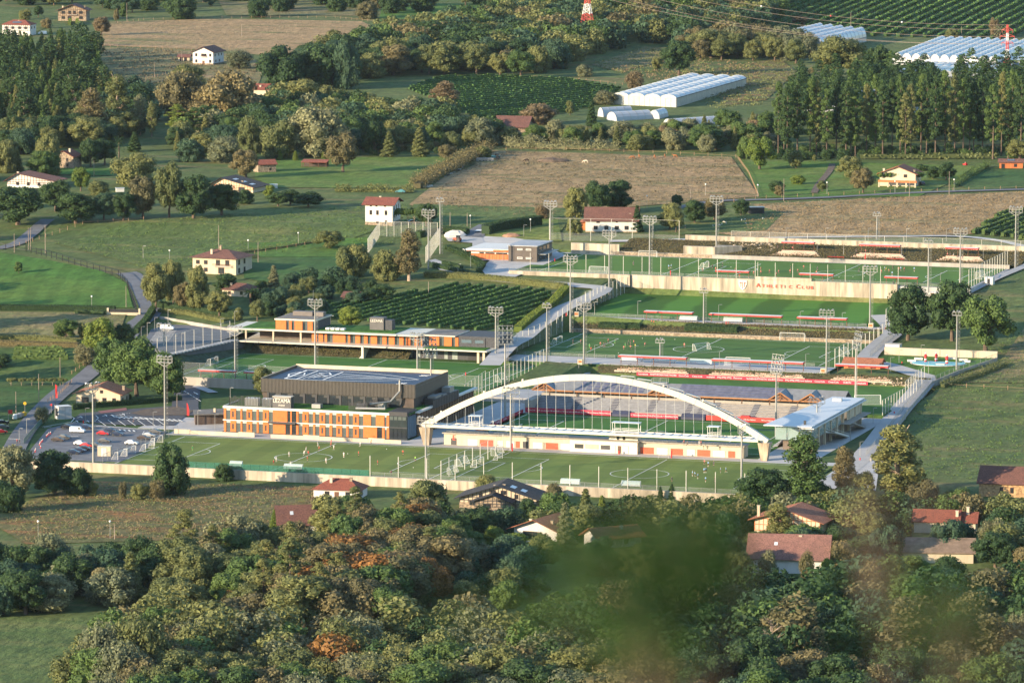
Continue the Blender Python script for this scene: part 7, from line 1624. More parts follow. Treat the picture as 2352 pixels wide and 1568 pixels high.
t = thing('shed', 'open timber shed with rusty red roof on the green meadow', 'shed', GP('TL', 2110,1128), R(-10)); m = MB(); m.xprism([(-.6,2.4),(5.6,3.2),(5.6,3.4),(-.6,2.6)],-6,6); m.build('roof', T_RED, t)
for x in (-5.6,-2,2,5.6): m = MB(); m.box(x - .12, x + .12,0,.24,0,2.5); m.box(x - .12, x + .12,4.9,5.1,0,3.1); m.build('post', BROWN, t)
m = MB(); [m.box(-5.6,5.6,.05,.15, z, z + .14) for z in (.4,.9,1.4)]; m.box(-5.6,5.6,5,5.1,0,3); m.build('rail', DARKW, t)
house(GP('TM', 278,1518), R(-12),11.5,14,9.0,2.0, 'tall white farmhouse with a red roof beside pollarded planes', wall=WALLW, roof=T_RED, gable='side', name='farmhouse', front=W4([-3.4,-.6,3], [4.6],.9,1.7) + W4([-3.4,-1,2.6], [8],.6,.6) + [(3,.8,.8,1.4),(-.6,1,1,.7)], side=W4([3,7,11], [6.6,3.4],1.0,1.5), base=1.6, chim=[(-1,7,.4)], over=1.3)
house(GP('TM', 1840,1562), R(-4),21,11,5.2,4.4, 'long white farmhouse with a dark red tiled roof', wall=WALLW, roof=T_BRN, gable='side', name='farmhouse', front=W4([-6.4,-2,2.2,6.2], [1.2],1.5,1.4) + [(-5.4,3.9,1.2,1),(2.2,4.1,.6,.5)], chim=[(7.5,3,-2.2)], base=.5, over=.8)
house(GP('TM', 1680,1545), R(-4),5,8,3,1.2, 'small timber lean-to at the left of the long farmhouse', wall=ORAN2, roof=T_ORA, gable='mono', name='lean_to', front=[(0,.8,1,1)], cat='shed')
house(GP('TM', 1165,892), R(-14),15,14,3.4,4.0, 'half-timbered farm with a broad brick red roof by the vineyard', wall=STONE, roof=T_BRN, gable='side', name='farmhouse', front=W4([-5,-1,3], [1],1.1,1.3), beams=True, over=1.5)
house(GP('TR', 1502,1255), R(-17),16,11,5.8,3.0, 'white house with orange ground floor and a red gable roof by the road', wall=CREAM, roof=T_ORA, gable='front', front=W4([-4.6,3.5], [4.2],1.4,1.2), chim=[(-6.8,3,-1.4),(6.8,3,-1.6)], over=1.1)
t = site_thing('x', 'x', 'x'); bpy.data.objects.remove(t)
p = GP('TR', 1502,1262); t = thing('porch', 'orange arcaded porch of the house by the road', 'porch', p, R(-17)); BX(t, 'lintel', ORAN2,-8.6,8.6,-.6,.5,2.3,3.2)
for i in range(5): BX(t, 'pillar', CREAM, -8.5 + i * 4.05,-7.9 + i * 4.05,-.6,0,0,2.3)
house(GP('TR', 2265,1135), R(-5),10.5,6,3.0,1.1, 'small orange cabin with solar panels at the right edge', wall=ORAN2, roof=T_BRN, gable='side', name='cabin', front=[(2,.9,1.2,1.3),(-3.6,.2,1.4,2)], solar=3, cat='cabin')
boxthing('shed', 'dark blue grey field shed in the sheep paddock', 'shed', GP('TR', 555,1440),6.6,4,2.8, DARK, .1, [('doorway', (-2.6,2.4,-.1,0,.2,2.3), BLACK),('roof', (-3.5,3.5,-.4,4.2,2.8,2.95), STEEL)])
house(GP('ML', 1440,330), R(-22),18.5,15,6.4,2.6, 'villa with brown hipped roofs and white balconies by the upper lane', wall=CREAM, roof=T_BRN, gable='hip', name='villa', front=W4([-7,-3.6], [3.8,.9],1.4,1.4) + W4([1.6,5.6], [3.6],1.6,2) + [(3,.4,2.4,2.2)], side=W4([3,8], [3.8,.6],1.4,1.8), chim=[(-2.4,3,.2),(-.4,7,1.4)], balcony=(3.6,3.1,8), over=1.2)
house(GP('ML', 1590,480), R(-22),12,9,2.5,2.2, 'garage with brown hipped roof below the villa', wall=CREAM, roof=T_BRN, gable='hip', name='garage', front=W4([-3,2], [.8],1,1.1), chim=[(-3.6,3,-.2)], cat='garage')
house(GP('ML', 660,1210), R(-12),15.6,11,4.0,2.6, 'cream bungalow with a bright orange red roof beside the car park', wall=CREAM, roof=T_ORA, gable='front', name='bungalow', front=[(-4.6,1,2.4,1.6),(2.2,1,1.3,1.5),(5.6,1,1.1,1.5),(1.2,4.2,.9,.9)], doors=[(-1.2,1.2,2.2)], side=W4([3,8], [1],1.2,1.3), chim=[(-4.4,6,-.2),(7,7,-.8)], base=.5, over=1.1)
house(GP('BL', 2262,330) + Vector((0,0,0)), R(-12),14.5,10,2.8,2.9, 'white house with a red roof below the front wall', wall=WALLW, roof=T_RED, gable='hip', front=W4([-3,3.5], [.9],1.3,1.3), side=W4([3], [.9],1.2,1.3), chim=[(-2.4,3,.2),(3.6,4,.2)], doors=[(0,1.4,2.2)])
house(GP('BL', 2010,545), R(8),12,10,2.2,4.6, 'steep brown tiled roof of a cottage at the wood edge', wall=WALLW, roof=T_BRN, gable='side', name='cottage', front=W4([-2,2], [.8],1,1), skyl=1)
house(GP('BM', 1080,400), R(-12),24,13,3.4,3.8, 'large half-timbered house with dark slate roof below the front wall', wall=CREAM, base=1.9, roof=T_SLT, gable='front', name='chalet', front=W4([-8,8.5], [1],1.8,1.4) + W4([-1.6,1.6], [4.6],1.5,1.1) + W4([-5.4,5.6], [3.4],1,1.2), beams=DARK, chim=[(-1.5,3,-.4),(1.2,3,-.1)], skyl=2, over=1.5)
house(GP('BM', 1040,402) + Vector((0,-4.2,0)), R(-12),11,4,3.2,1.9, 'timbered porch wing in front of the slate roofed house', wall=STONE, roof=T_SLT, gable='front', name='porch_wing', front=W4([-1.6], [1],2.2,1.3), beams=DARK, over=1.0, cat='porch')
house(GP('BM', 1330,625), R(-28),14,13,4.2,2.6, 'house with an orange roof and deep shaded veranda in the wood', wall=WALLW, roof=T_ORA, gable='front', front=[(-1,.6,6,2.6),(4.6,.8,1,1.2)], chim=[(-3,3,-.6),(4,3,-.5)], over=1.8)
house(GP('BM', 1900,655), R(28),14,9,3.2,2.2, 'house half hidden by dark trees with a long sloping orange roof', wall=WALLW, roof=T_ORA, gable='side', front=W4([-3,2], [1],1.2,1.2), chim=[(2,3,.2)], over=1.2)
house(GP('BR', 760,618), R(-20),20,13,6.4,3.0, 'pale villa with red roofs and a tall chimney in the hamlet', wall=CREAM, roof=T_ORA, gable='front', name='villa', front=W4([2,5], [4,.8],1.8,1.4) + W4([-6], [1],1.2,1.2), chim=[(-9,1,.6)], balcony=(4,3.4,7), over=1.6, beams=ORAN2)
house(GP('BR', 765,830), R(-8),21,13,5.0,5.0, 'big house with a broad weathered pink brown tiled roof', wall=WALLW, roof=tiles('pinkish_roof_tiles', (.42,.20,.15),(.32,.15,.12)), gable='side', front=W4([-8], [1.6],1,1.2), lefts=W4([4], [1.4],1,1.2), chim=[(3,6,-.2)], skyl=1, over=1.4)
house(GP('BR', 1760,560), R(-10),13,9,3.6,2.6, 'red tiled roof behind the dark round tree in the hamlet', wall=CREAM, roof=T_RED, gable='side', chim=[(6,2,.2)])
house(GP('BR', 1945,560), R(-10),7,8,3.4,2.2, 'small red roof with a tall white chimney at the right of the hamlet', wall=CREAM, roof=T_RED, gable='side', chim=[(1,3,1.6)])
house(GP('BR', 1715,760), R(-5),25,12,3.2,3.0, 'long shed with a faded brown roof in the hamlet', wall=CREAM, roof=flat('faded_brown_roof', (.20,.14,.10),.9, var=.2), gable='side', name='shed', cat='shed')
house(GP('BR', 2235,320), R(-14),17,13,4.4,4.0, 'stone barn with a steep brownish red roof at the right edge', wall=flat('ochre_stone_wall', (.42,.26,.13),.95, var=.35, scale=1.5, bump=.06), roof=T_BRN, gable='side', name='barn', front=W4([-1.6,1.6], [1.4],.9,1.6), cat='barn')
house(GP('MM', 120,520), R(-15),10,7,2.2,1.3, 'low dark roofed shed at the left of the vineyard', wall=DARKW, roof=T_BRN, gable='side', name='shed', cat='shed')
for tl, x, y, w, lab in [('TL', 808,1290,3.5, 'white garden table top among the orchard trees'),('TL', 1842,1266,3, 'small white greenhouse right of the modern house'),('BM', 1265,855,3.5, 'small white hut in the dark wood'),('BR', 1800,1,1, None)]:
 if lab: boxthing('hut', lab, 'hut', GP(tl, x, y), w, 2,1.6, WHITE, .2, [('roof', (-w / 2 - .2, w / 2 + .2,-.2,2.2,1.6,1.75), SHEETW)])
boxthing('gate_wall', 'low pale gate wall with dark railing beside the access road', 'wall', GP('ML', 832,605),12.5,.5,1.0, CREAM, R(-8), [('gate_pillar', (-6.4,-5.7,-.2,.6,0,2.6), CREAM),('gate_pillar', (5.6,6.3,-.2,.6,0,2.6), CREAM),('railing', (-5.7,5.6,.1,.2,1,2.2), BLACK)])
# == greenhouses and tunnels
PLAST = flat('milky_plastic', (.44,.455,.475),.35, var=.05, scale=.2); PLASTG = flat('grey_glass_roof', (.30,.33,.37),.3, var=.1)
def tunnels(label, p, rz, n, w, L, h, hw, name='greenhouse', mat=PLAST, group=None, bays=None, wall=PLAST, spring=0):
 """n round-backed spans side by side, each span an object with hoops"""
 t = thing(name, label, 'greenhouse', p, rz, group); k = 9; bays = bays or max(2, int(L / 4))
 prof = [(w / 2 * -math.cos(a), hw + (h - hw) * math.sin(a)) for a in np.linspace(0, math.pi, k)]
 m = MB()
 for j in range(bays + 1):
  y = L * j / bays
  for x, z in prof: m.v.append((x, y, z))
 for j in range(bays):
  for i in range(k - 1): m.f.append((j * k + i, j * k + i + 1,(j + 1) * k + i + 1,(j + 1) * k + i)[::-1]); m.m.append(0)
 cov = m.mesh('span', mat); m = MB()
 for j in range(bays + 1):
  for a, b in zip(prof[:-1], prof[1:]): m.bar((a[0], L * j / bays, a[1] + .04),(b[0], L * j / bays, b[1] + .04),.12,.08)
 hoop = m.mesh('hoops', STEEL); m = MB(); m.add([(x, 0, z) for x, z in prof] + [(w / 2,0,0),(-w / 2,0,0)], [tuple(range(k + 2))[::-1]]); ends = m.mesh('end_wall', wall); m = MB(); m.add([(x, L, z) for x, z in prof] + [(w / 2, L, 0),(-w / 2, L, 0)], [tuple(range(k + 2))]); end2 = m.mesh('end_wall', wall)
 for i in range(n):
  s = put('span', cov, t, (i * w, 0,0)); put('hoops', hoop, s); put('end_wall', ends, s); put('end_wall', end2, s)
 m = MB(); m.box(-w / 2 - .05,-w / 2,0, L, 0, hw); m.box((n - .5) * w, (n - .5) * w + .05,0, L, 0, hw); m.build('side_wall', wall, t); return t
def axis_from(a, b): d = b - a; return math.atan2(-d.x, d.y), Vector((d.x, d.y, 0)).length
# four span greenhouse in the middle
A_, B_, C_ = GP('D', 1408,240), GP('D', 1553,247), GP('D', 1714,198)
rz_g = math.atan2((B_ - A_).y, (B_ - A_).x); wg = (B_ - A_).xy.length / 4; L_ = (C_ - B_).xy.length
def skewgh(label, A, B, C, n, h, hw, mat, wall, k=9, bays=14, name='greenhouse', lift=0.0):
 """spans between the surveyed corners A (front left), B (front right) and C (back right)"""
 t = thing(name, label, 'greenhouse', A, 0); X = (B - A) / n; Y = (C - B)
 X = Vector((X.x, X.y, 0)); Y = Vector((Y.x, Y.y, 0)); prof = [((1 - math.cos(a)) / 2, hw + (h - hw) * math.sin(a)) for a in np.linspace(0, math.pi, k)]
 P3 = lambda s, y, z: X * s + Y * y + Vector((0,0, z + lift))
 m = MB()
 for j in range(bays + 1): m.v += [tuple(P3(s, j / bays, z)) for s, z in prof]
 for j in range(bays):
  for i in range(k - 1): m.f.append((j * k + i, (j + 1) * k + i, (j + 1) * k + i + 1, j * k + i + 1)[::-1]); m.m.append(0)
 cov = m.mesh('span', mat); m = MB()
 for j in range(bays + 1):
  for a, b in zip(prof[:-1], prof[1:]): m.bar(P3(a[0], j / bays, a[1] + .08), P3(b[0], j / bays, b[1] + .08),.22,.12)
 hoop = m.mesh('hoops', flat('tunnel_seam', (.36,.38,.42),.5)); m = MB(); m.add([tuple(P3(s, 0, z)) for s, z in prof] + [tuple(P3(1,0,0)), tuple(P3(0,0,0))], [tuple(range(k + 2))]); em = m.mesh('end_wall', wall); m = MB(); m.add([tuple(P3(s, 1, z)) for s, z in prof] + [tuple(P3(1,1,0)), tuple(P3(0,1,0))], [tuple(range(k + 2))]); em2 = m.mesh('end_wall', wall)
 m = MB(); m.bar(P3(1,0, hw + .1), P3(1,1, hw + .1),.5,.3); gm_ = m.mesh('gutter', flat('dark_gutter', (.10,.10,.11),.6))
 for i in range(n): s = put('span', cov, t, X * i); put('hoops', hoop, s); put('end_wall', em, s); put('end_wall', em2, s); put('gutter', gm_, s)
 m = MB()
 for q in (0, n): a, b = P3(q, 0,0), P3(q, 1,0); m.quad(a, b, b + Vector((0,0, hw)), a + Vector((0,0, hw)))
 m.build('side_wall', wall, t); m = MB()
 for j in range(bays + 1): a = P3(n, j / bays, 0); m.bar(a, a + Vector((0,0, hw)),.12,.12)
 for s in range(n * 3 + 1): a = P3(s / 3,0,0) - Y.normalized() * .05; m.bar(a, a + Vector((0,0, hw)),.1,.1)
 m.bar(P3(0,0, hw) - Y.normalized() * .08, P3(n, 0, hw) - Y.normalized() * .08,.12,.12); m.build('wall_frame', STEEL, t); return t
skewgh('four span greenhouse with arched gables beside the middle vineyard', A_, B_, C_, 4,6.2,4.5, PLAST, flat('milky_gable', (.45,.44,.38),.5))
skewgh('five white tunnels at the foot of the hillside vineyard', GP('D', 1770,108), GP('D', 1890,122), GP('D', 1990,96),5,8.4,2.8, PLAST, PLAST, bays=12)
skewgh('row of many white tunnels in front of the right hillside vineyard', GP('D', 2050,148), GP('D', 2290,158), GP('D', 2385,114),11,6.4,2.6, PLAST, PLAST, bays=14)
skewgh('low grey glasshouse with flat ribbed roof behind the pine grove', GP('D', 2065,176), GP('D', 2300,182), GP('D', 2330,160),12,3.8,3.0, PLASTG, PLASTG, bays=4, name='glasshouse')
skewgh('small grey glasshouse at the right edge behind the pylon', GP('D', 2270,150), GP('D', 2380,156), GP('D', 2395,140),6,3.6,3.0, PLASTG, PLASTG, bays=4, name='glasshouse')
skewgh('white tunnels glimpsed between the pine trunks', GP('D', 1830,262), GP('D', 2130,280), GP('D', 2180,235),9,5,2, PLAST, PLAST, bays=8)
for tl, x0, x1, y, h, d, lab in [('TM', 1735,1800,785,4.6,18, 'small white tunnel with bare hoops beside the dark conifer'),('TM', 1785,1900,812,4.4,22, 'long white tunnel below the greenhouse'),('TM', 2090,2165,800,4.4,14, 'half round white tunnel end in the green patch'),('TM', 2150,2290,868,5,40, 'big white tunnel nearest the thicket'),('TL', 2135,2215,690,4,12, 'pale tunnel roof among dark trees')]:
 a, b = GP(tl, x0, y), GP(tl, x1, y); w = (b - a).length; tunnels(lab, (a + b) / 2, R(-55 if d > 15 else -20),1, min(w, 9), d, h, .6, 'polytunnel', group='single polytunnels')
# == vineyards
VINE = TINT['green']
def vineyard(label, poly, ang, gap, h=1.7, w=.9, tint='green', name='vineyard', dens=2.4, cs=.30, lit=None):
 """rows of trellised vines, each row an object of its own, clipped to the outline"""
 P = [GP('D', *q) for q in poly]; o = sum(P, Vector()) / len(P); ca, sa = math.cos(ang), math.sin(ang)
 t = thing(name, label, 'vineyard', o); F = lambda p: ((p.x - o.x) * ca + (p.y - o.y) * sa, -(p.x - o.x) * sa + (p.y - o.y) * ca)
 q = [F(p) for p in P]; y0, y1 = min(b for a, b in q), max(b for a, b in q); y = y0 + gap / 2; rng = np.random.default_rng(int(y1 * 3)); n = 0
 while y < y1:
  xs = sorted(a[0] + (y - a[1]) / (b[1] - a[1]) * (b[0] - a[0]) for a, b in zip(q, q[1:] + q[:1]) if (a[1] > y) != (b[1] > y))
  for xa, xb in zip(xs[::2], xs[1::2]):
   L = xb - xa
   if L < 3: continue
   k = int(L * dens * 2.2); X = rng.uniform(xa, xb, k); side = rng.choice([-1,0,1], k, p=[.38,.24,.38])
   wob = np.sin(X * .7 + n) * .12
   Y = y + side * w / 2 + wob + rng.normal(0,.08, k); Z = np.where(side == 0, h, rng.uniform(.35, h, k)) + rng.normal(0,.12, k)
   wx = o.x + X * ca - Y * sa; wy = o.y + X * sa + Y * ca
   gz = np.array([H(wx[i], wy[i]) for i in range(0, k, max(1, k // 12))]); gz = np.interp(np.arange(k), np.arange(0, k, max(1, k // 12)), gz) if False else None
   e0 = H(o.x + xa * ca - y * sa, o.y + xa * sa + y * ca); e1 = H(o.x + xb * ca - y * sa, o.y + xb * sa + y * ca); em = H(o.x + (xa + xb) / 2 * ca - y * sa, o.y + (xa + xb) / 2 * sa + y * ca)
   base = np.interp(X, [xa, (xa + xb) / 2, xb], [e0, em, e1])
   C = np.stack([wx - o.x, wy - o.y, base + Z - o.z],1); N = np.stack([-sa * side, ca * side, np.where(side == 0,1,.35)],1).astype(float)
   V = leafcards(C, N, cs * 1.5, rng, .55); core = []
   mb = MB()
   pts = [(xa, e0),((xa + xb) / 2, em),(xb, e1)]
   for (x_a, z_a),(x_b, z_b) in zip(pts[:-1], pts[1:]):
    mb.bar((x_a * ca - y * sa, x_a * sa + y * ca, z_a - o.z + h * .55),(x_b * ca - y * sa, x_b * sa + y * ca, z_b - o.z + h * .55), w * .7, h * .75)
   nv = len(V) * 4; me = bpy.data.meshes.new('vine_row')
   me.from_pydata([tuple(v) for v in V.reshape(-1,3).tolist()] + mb.v, [], [tuple(range(i, i + 4)) for i in range(0, nv, 4)] + [tuple(i + nv for i in f) for f in mb.f])
   me.materials.append(TINT[tint]); at = me.attributes.new('tone', 'FLOAT', 'FACE'); at.data.foreach_set('value', np.concatenate([rng.uniform(0,1, len(V)), np.full(len(mb.f),.1)]).astype(np.float32))
   put('vine_row', me, t); n += 1
  y += gap
 return t
def dirang(a, b): p, q = GP('D', *a), GP('D', *b); return math.atan2(q.y - p.y, q.x - p.x)
vineyard('dark green vineyard behind the academy building', [(800,736),(720,735),(735,700),(860,690),(1050,656),(1255,670),(1270,680),(1175,755),(1100,762)], dirang((890,757),(1150,690)),5.2,1.7,1.3, tint='vine', dens=4.5, cs=.26)
vineyard('vineyard in the middle distance with long parallel rows', [(935,205),(1010,178),(1130,176),(1300,183),(1425,205),(1380,240),(1305,262),(1200,275),(1110,290),(1090,270)], dirang((1000,262),(1400,214)),7.2,1.6,1.3, dens=2.0, cs=.36, tint='vine')
vineyard('hillside vineyard along the top right of the picture', [(1765,68),(1800,10),(1820,-14),(2380,-14),(2380,78),(2290,92),(2000,84),(1960,84),(1880,66)], dirang((2000,70),(2130,10)),8.0,2.2,2.0, dens=1.6, cs=.55, tint='vine')
vineyard('small vineyard corner at the right edge behind the top pitch', [(2232,538),(2290,500),(2390,470),(2390,560),(2330,548)], dirang((2250,535),(2352,500)),4.6,2.0,1.8, dens=2.2, cs=.42)
vineyard('small plot of young vines left of the big oaks', [(28,830),(35,803),(140,802),(158,828)], dirang((30,815),(150,815)),5,1.8,1.2, dens=1.6, cs=.42)
vineyard('row of trellised vines in front of the pine grove', [(1975,368),(1975,360),(2265,358),(2300,368)], dirang((1975,365),(2290,363)),14,2.6,1.6, tint='olive', dens=2, cs=.5)
# == pylons and wires
PRED = flat('pylon_red', (.50,.05,.04),.6); PWHT = flat('pylon_white', (.68,.68,.68),.6)
def pylon(p, h, w, label, nseg, arms, taperz=.45):
 t = thing('pylon', label, 'pylon', p, R(-20)); 
 def half(z): k = z / h; return w / 2 * (1 - k / taperz * .72) if k < taperz else w / 2 * (.28 - .12 * (k - taperz) / (1 - taperz))
 for i in range(nseg):
  z0, z1 = h * i / nseg, h * (i + 1) / nseg; a, b = half(z0), half(z1); m = MB(); r = .22 if i < nseg * .5 else .16
  c0 = [(-a, -a, z0),(a, -a, z0),(a, a, z0),(-a, a, z0)]; c1 = [(-b, -b, z1),(b, -b, z1),(b, b, z1),(-b, b, z1)]
  for j in range(4):
   m.bar(c0[j], c1[j], r, r); m.bar(c0[j], c1[(j + 1) % 4], r * .7, r * .7); m.bar(c0[(j + 1) % 4], c1[j], r * .7, r * .7); m.bar(c1[j], c1[(j + 1) % 4], r * .7, r * .7)
  m.build('lattice_section', PRED if (i // 2) % 2 == (nseg // 2 + 1) % 2 else PWHT, t)
 for z, l in arms:
  m = MB()
  for s in (-1,1): m.bar((0,-.4, z),(s * l, 0, z + .3),.2,.2); m.bar((0,.4, z),(s * l, 0, z + .3),.2,.2); m.bar((0,0, z + 1.8),(s * l, 0, z + .3),.16,.16); m.tube((s * l, 0, z + .3),(s * l, 0, z - 1.4),.1)
  m.build('cross_arm', PRED, t)
 return t
PY1 = GP('D', 1349,101); pylon(PY1,52,9.5, 'red and white lattice pylon cut by the top edge', 18, [(30,6),(36,7.5),(42,6)])
PY2 = GP('D', 2313,172); pylon(PY2,27,5.0, 'red and white lattice pylon in front of the glasshouses', 12, [(17,3.2),(20.5,4),(24,3)])
wt = thing('power_line', 'sagging overhead wires with red and white marker balls between the pylons', 'power line', PY2 + Vector((0,0,24)))
def wire(a, b, sag, balls=0):
 m = MB(); n = 24; pts = [a.lerp(b, i / n) - Vector((0,0, sag * 4 * (i / n) * (1 - i / n))) for i in range(n + 1)]; o = wt.location
 for p, q in zip(pts[:-1], pts[1:]): m.tube(p - o, q - o, .075, n=3)
 m.build('wire', flat('old_copper_wire', (.16,.12,.10),.6), wt)
 for i in range(balls): k = pts[2 + i * 4]; mb = MB(); mb.ball(k - o, .55, n=8, k=6); mb.build('marker_ball', PRED if i % 2 else PWHT, wt)
for off, z1, z2, b in ((-5,30.5,17,0),(0,36.5,20.8,0),(5,30.5,17,0),(-3,42,24.5,0),(4,44,27,5)):
 wire(PY1 + Vector((off, 0, z1)), PY2 + Vector((off * .6,0, z2)),9, b)
 wire(PY2 + Vector((off * .6,0, z2)), PY2 + Vector((110 + off, 60, z2 + 5)),4)
for off, z1 in ((-5,30.5),(5,36)): wire(PY1 + Vector((off, 0, z1)), PY1 + Vector((-290 + off, 260, z1 + 8)),9)
# == hedges
def hp(*pts): return [GP(*p) for p in pts]
hedge('dark clipped hedge along the bungalow garden', hp(('h', 780,425),('h', 1000,408),('h', 1300,385),('h', 1600,360),('h', 1960,330)),1.6,1.9, 'dark')
hedge('long dark hedge below the bright meadow', hp((D, -5,712),(D, 120,713),(D, 265,716)),2.2,2.2, 'dark'); hedge('low round-topped hedge before the long dark one', hp((D, 175,720),(D, 240,724)),2,1.8, 'dark')
hedge('dark hedge climbing beside the access road', hp((D, 312,768),(D, 335,745),(D, 352,718)),2,2.6, 'dark'); hedge('green planted edge above the stepped wall', hp((D, 365,718),(D, 430,722),(D, 520,742)),2.5,1.6, 'olive')
hedge('tall dark hedge behind the pale wall of the academy parking', hp((D, 352,706),(D, 430,716),(D, 540,728)),2,2.6, 'dark')
hedge('dark hedge by the junction above the yard', hp((D, 1115,540),(D, 1160,528),(D, 1238,518)),4,4.2, 'dark'); hedge('long hedge between the vineyard and the pale road', hp((D, 975,636),(D, 1080,640),(D, 1180,650),(D, 1300,664)),3,2.2, 'olive')
hedge('yellowish hedge climbing along the academy road', hp((D, 1190,762),(D, 1230,728),(D, 1270,700),(D, 1300,668)),3,2.2, 'lime'); hedge('clipped dark hedge round the small upper yard', hp((D, 990,612),(D, 1030,622),(D, 1075,632)),2.2,1.8, 'dark'); hedge('second clipped hedge in the upper yard', hp((D, 1018,608),(D, 1060,618)),1.8,1.6, 'dark')
hedge('rounded hedge bordering the pale drive', hp((D, 1028,572),(D, 1060,585),(D, 1108,612),(D, 1100,625)),2.5,1.8, 'dark')
hedge('dark hedges above the pale yard', hp((D, 960,546),(D, 1010,534),(D, 1075,540)),3,2.8, 'dark')
hedge('dark hedge row at the left edge below the brown paddock', hp((D, -5,782),(D, 90,784),(D, 180,792)),3,2.2, 'olive'); hedge('reddish wild hedge under the brown paddock', hp((D, -5,792),(D, 180,798)),2.5,1.8, 'brown')
hedge('hedge climbing diagonally between two hay fields', hp((D, 958,434),(D, 1000,408),(D, 1040,390),(D, 1075,370),(D, 1120,350)),6,3.4, 'brown', n=3, leafsize=.4); hedge('low hedge beside the kitchen field', hp((D, 2190,430),(D, 2240,400),(D, 2268,384)),3,2, 'green', n=4); hedge('mixed hedge below the striped meadow', hp((D, 770,440),(D, 860,440),(D, 950,442)),4,2, 'olive', n=3, leafsize=.4)
hedge('wild hedge across the right hand slope', hp((D, 2165,890),(D, 2240,868),(D, 2310,840)),3,2, 'olive', n=4); hedge('dark clipped shrubs before the striped pitch', [at_uv(93,269,6), at_uv(113,269,6)],5,2.2, 'dark'); hedge('dark clipped shrubs left of the seats on the planted bank', [at_uv(60,269,6), at_uv(76,269,6)],5,1.6, 'dark')
hedge('hedge at the foot of the upper scrub', hp((D, 1160,338),(D, 1300,344),(D, 1420,346)),4,3.5, 'grey', n=3, leafsize=.4); hedge('planted strip along the pale lane above the villa', hp((D, 540,585),(D, 640,572),(D, 735,556)),2,1.4, 'olive', n=4)
for x in (472,520): hedge(f'bright clipped hedge {"left" if x < 500 else "right"} of the path to the timbered farmhouse', hp(('TL', x, 148),('TL', x - 4,172)),1.6,2.2, 'lime')
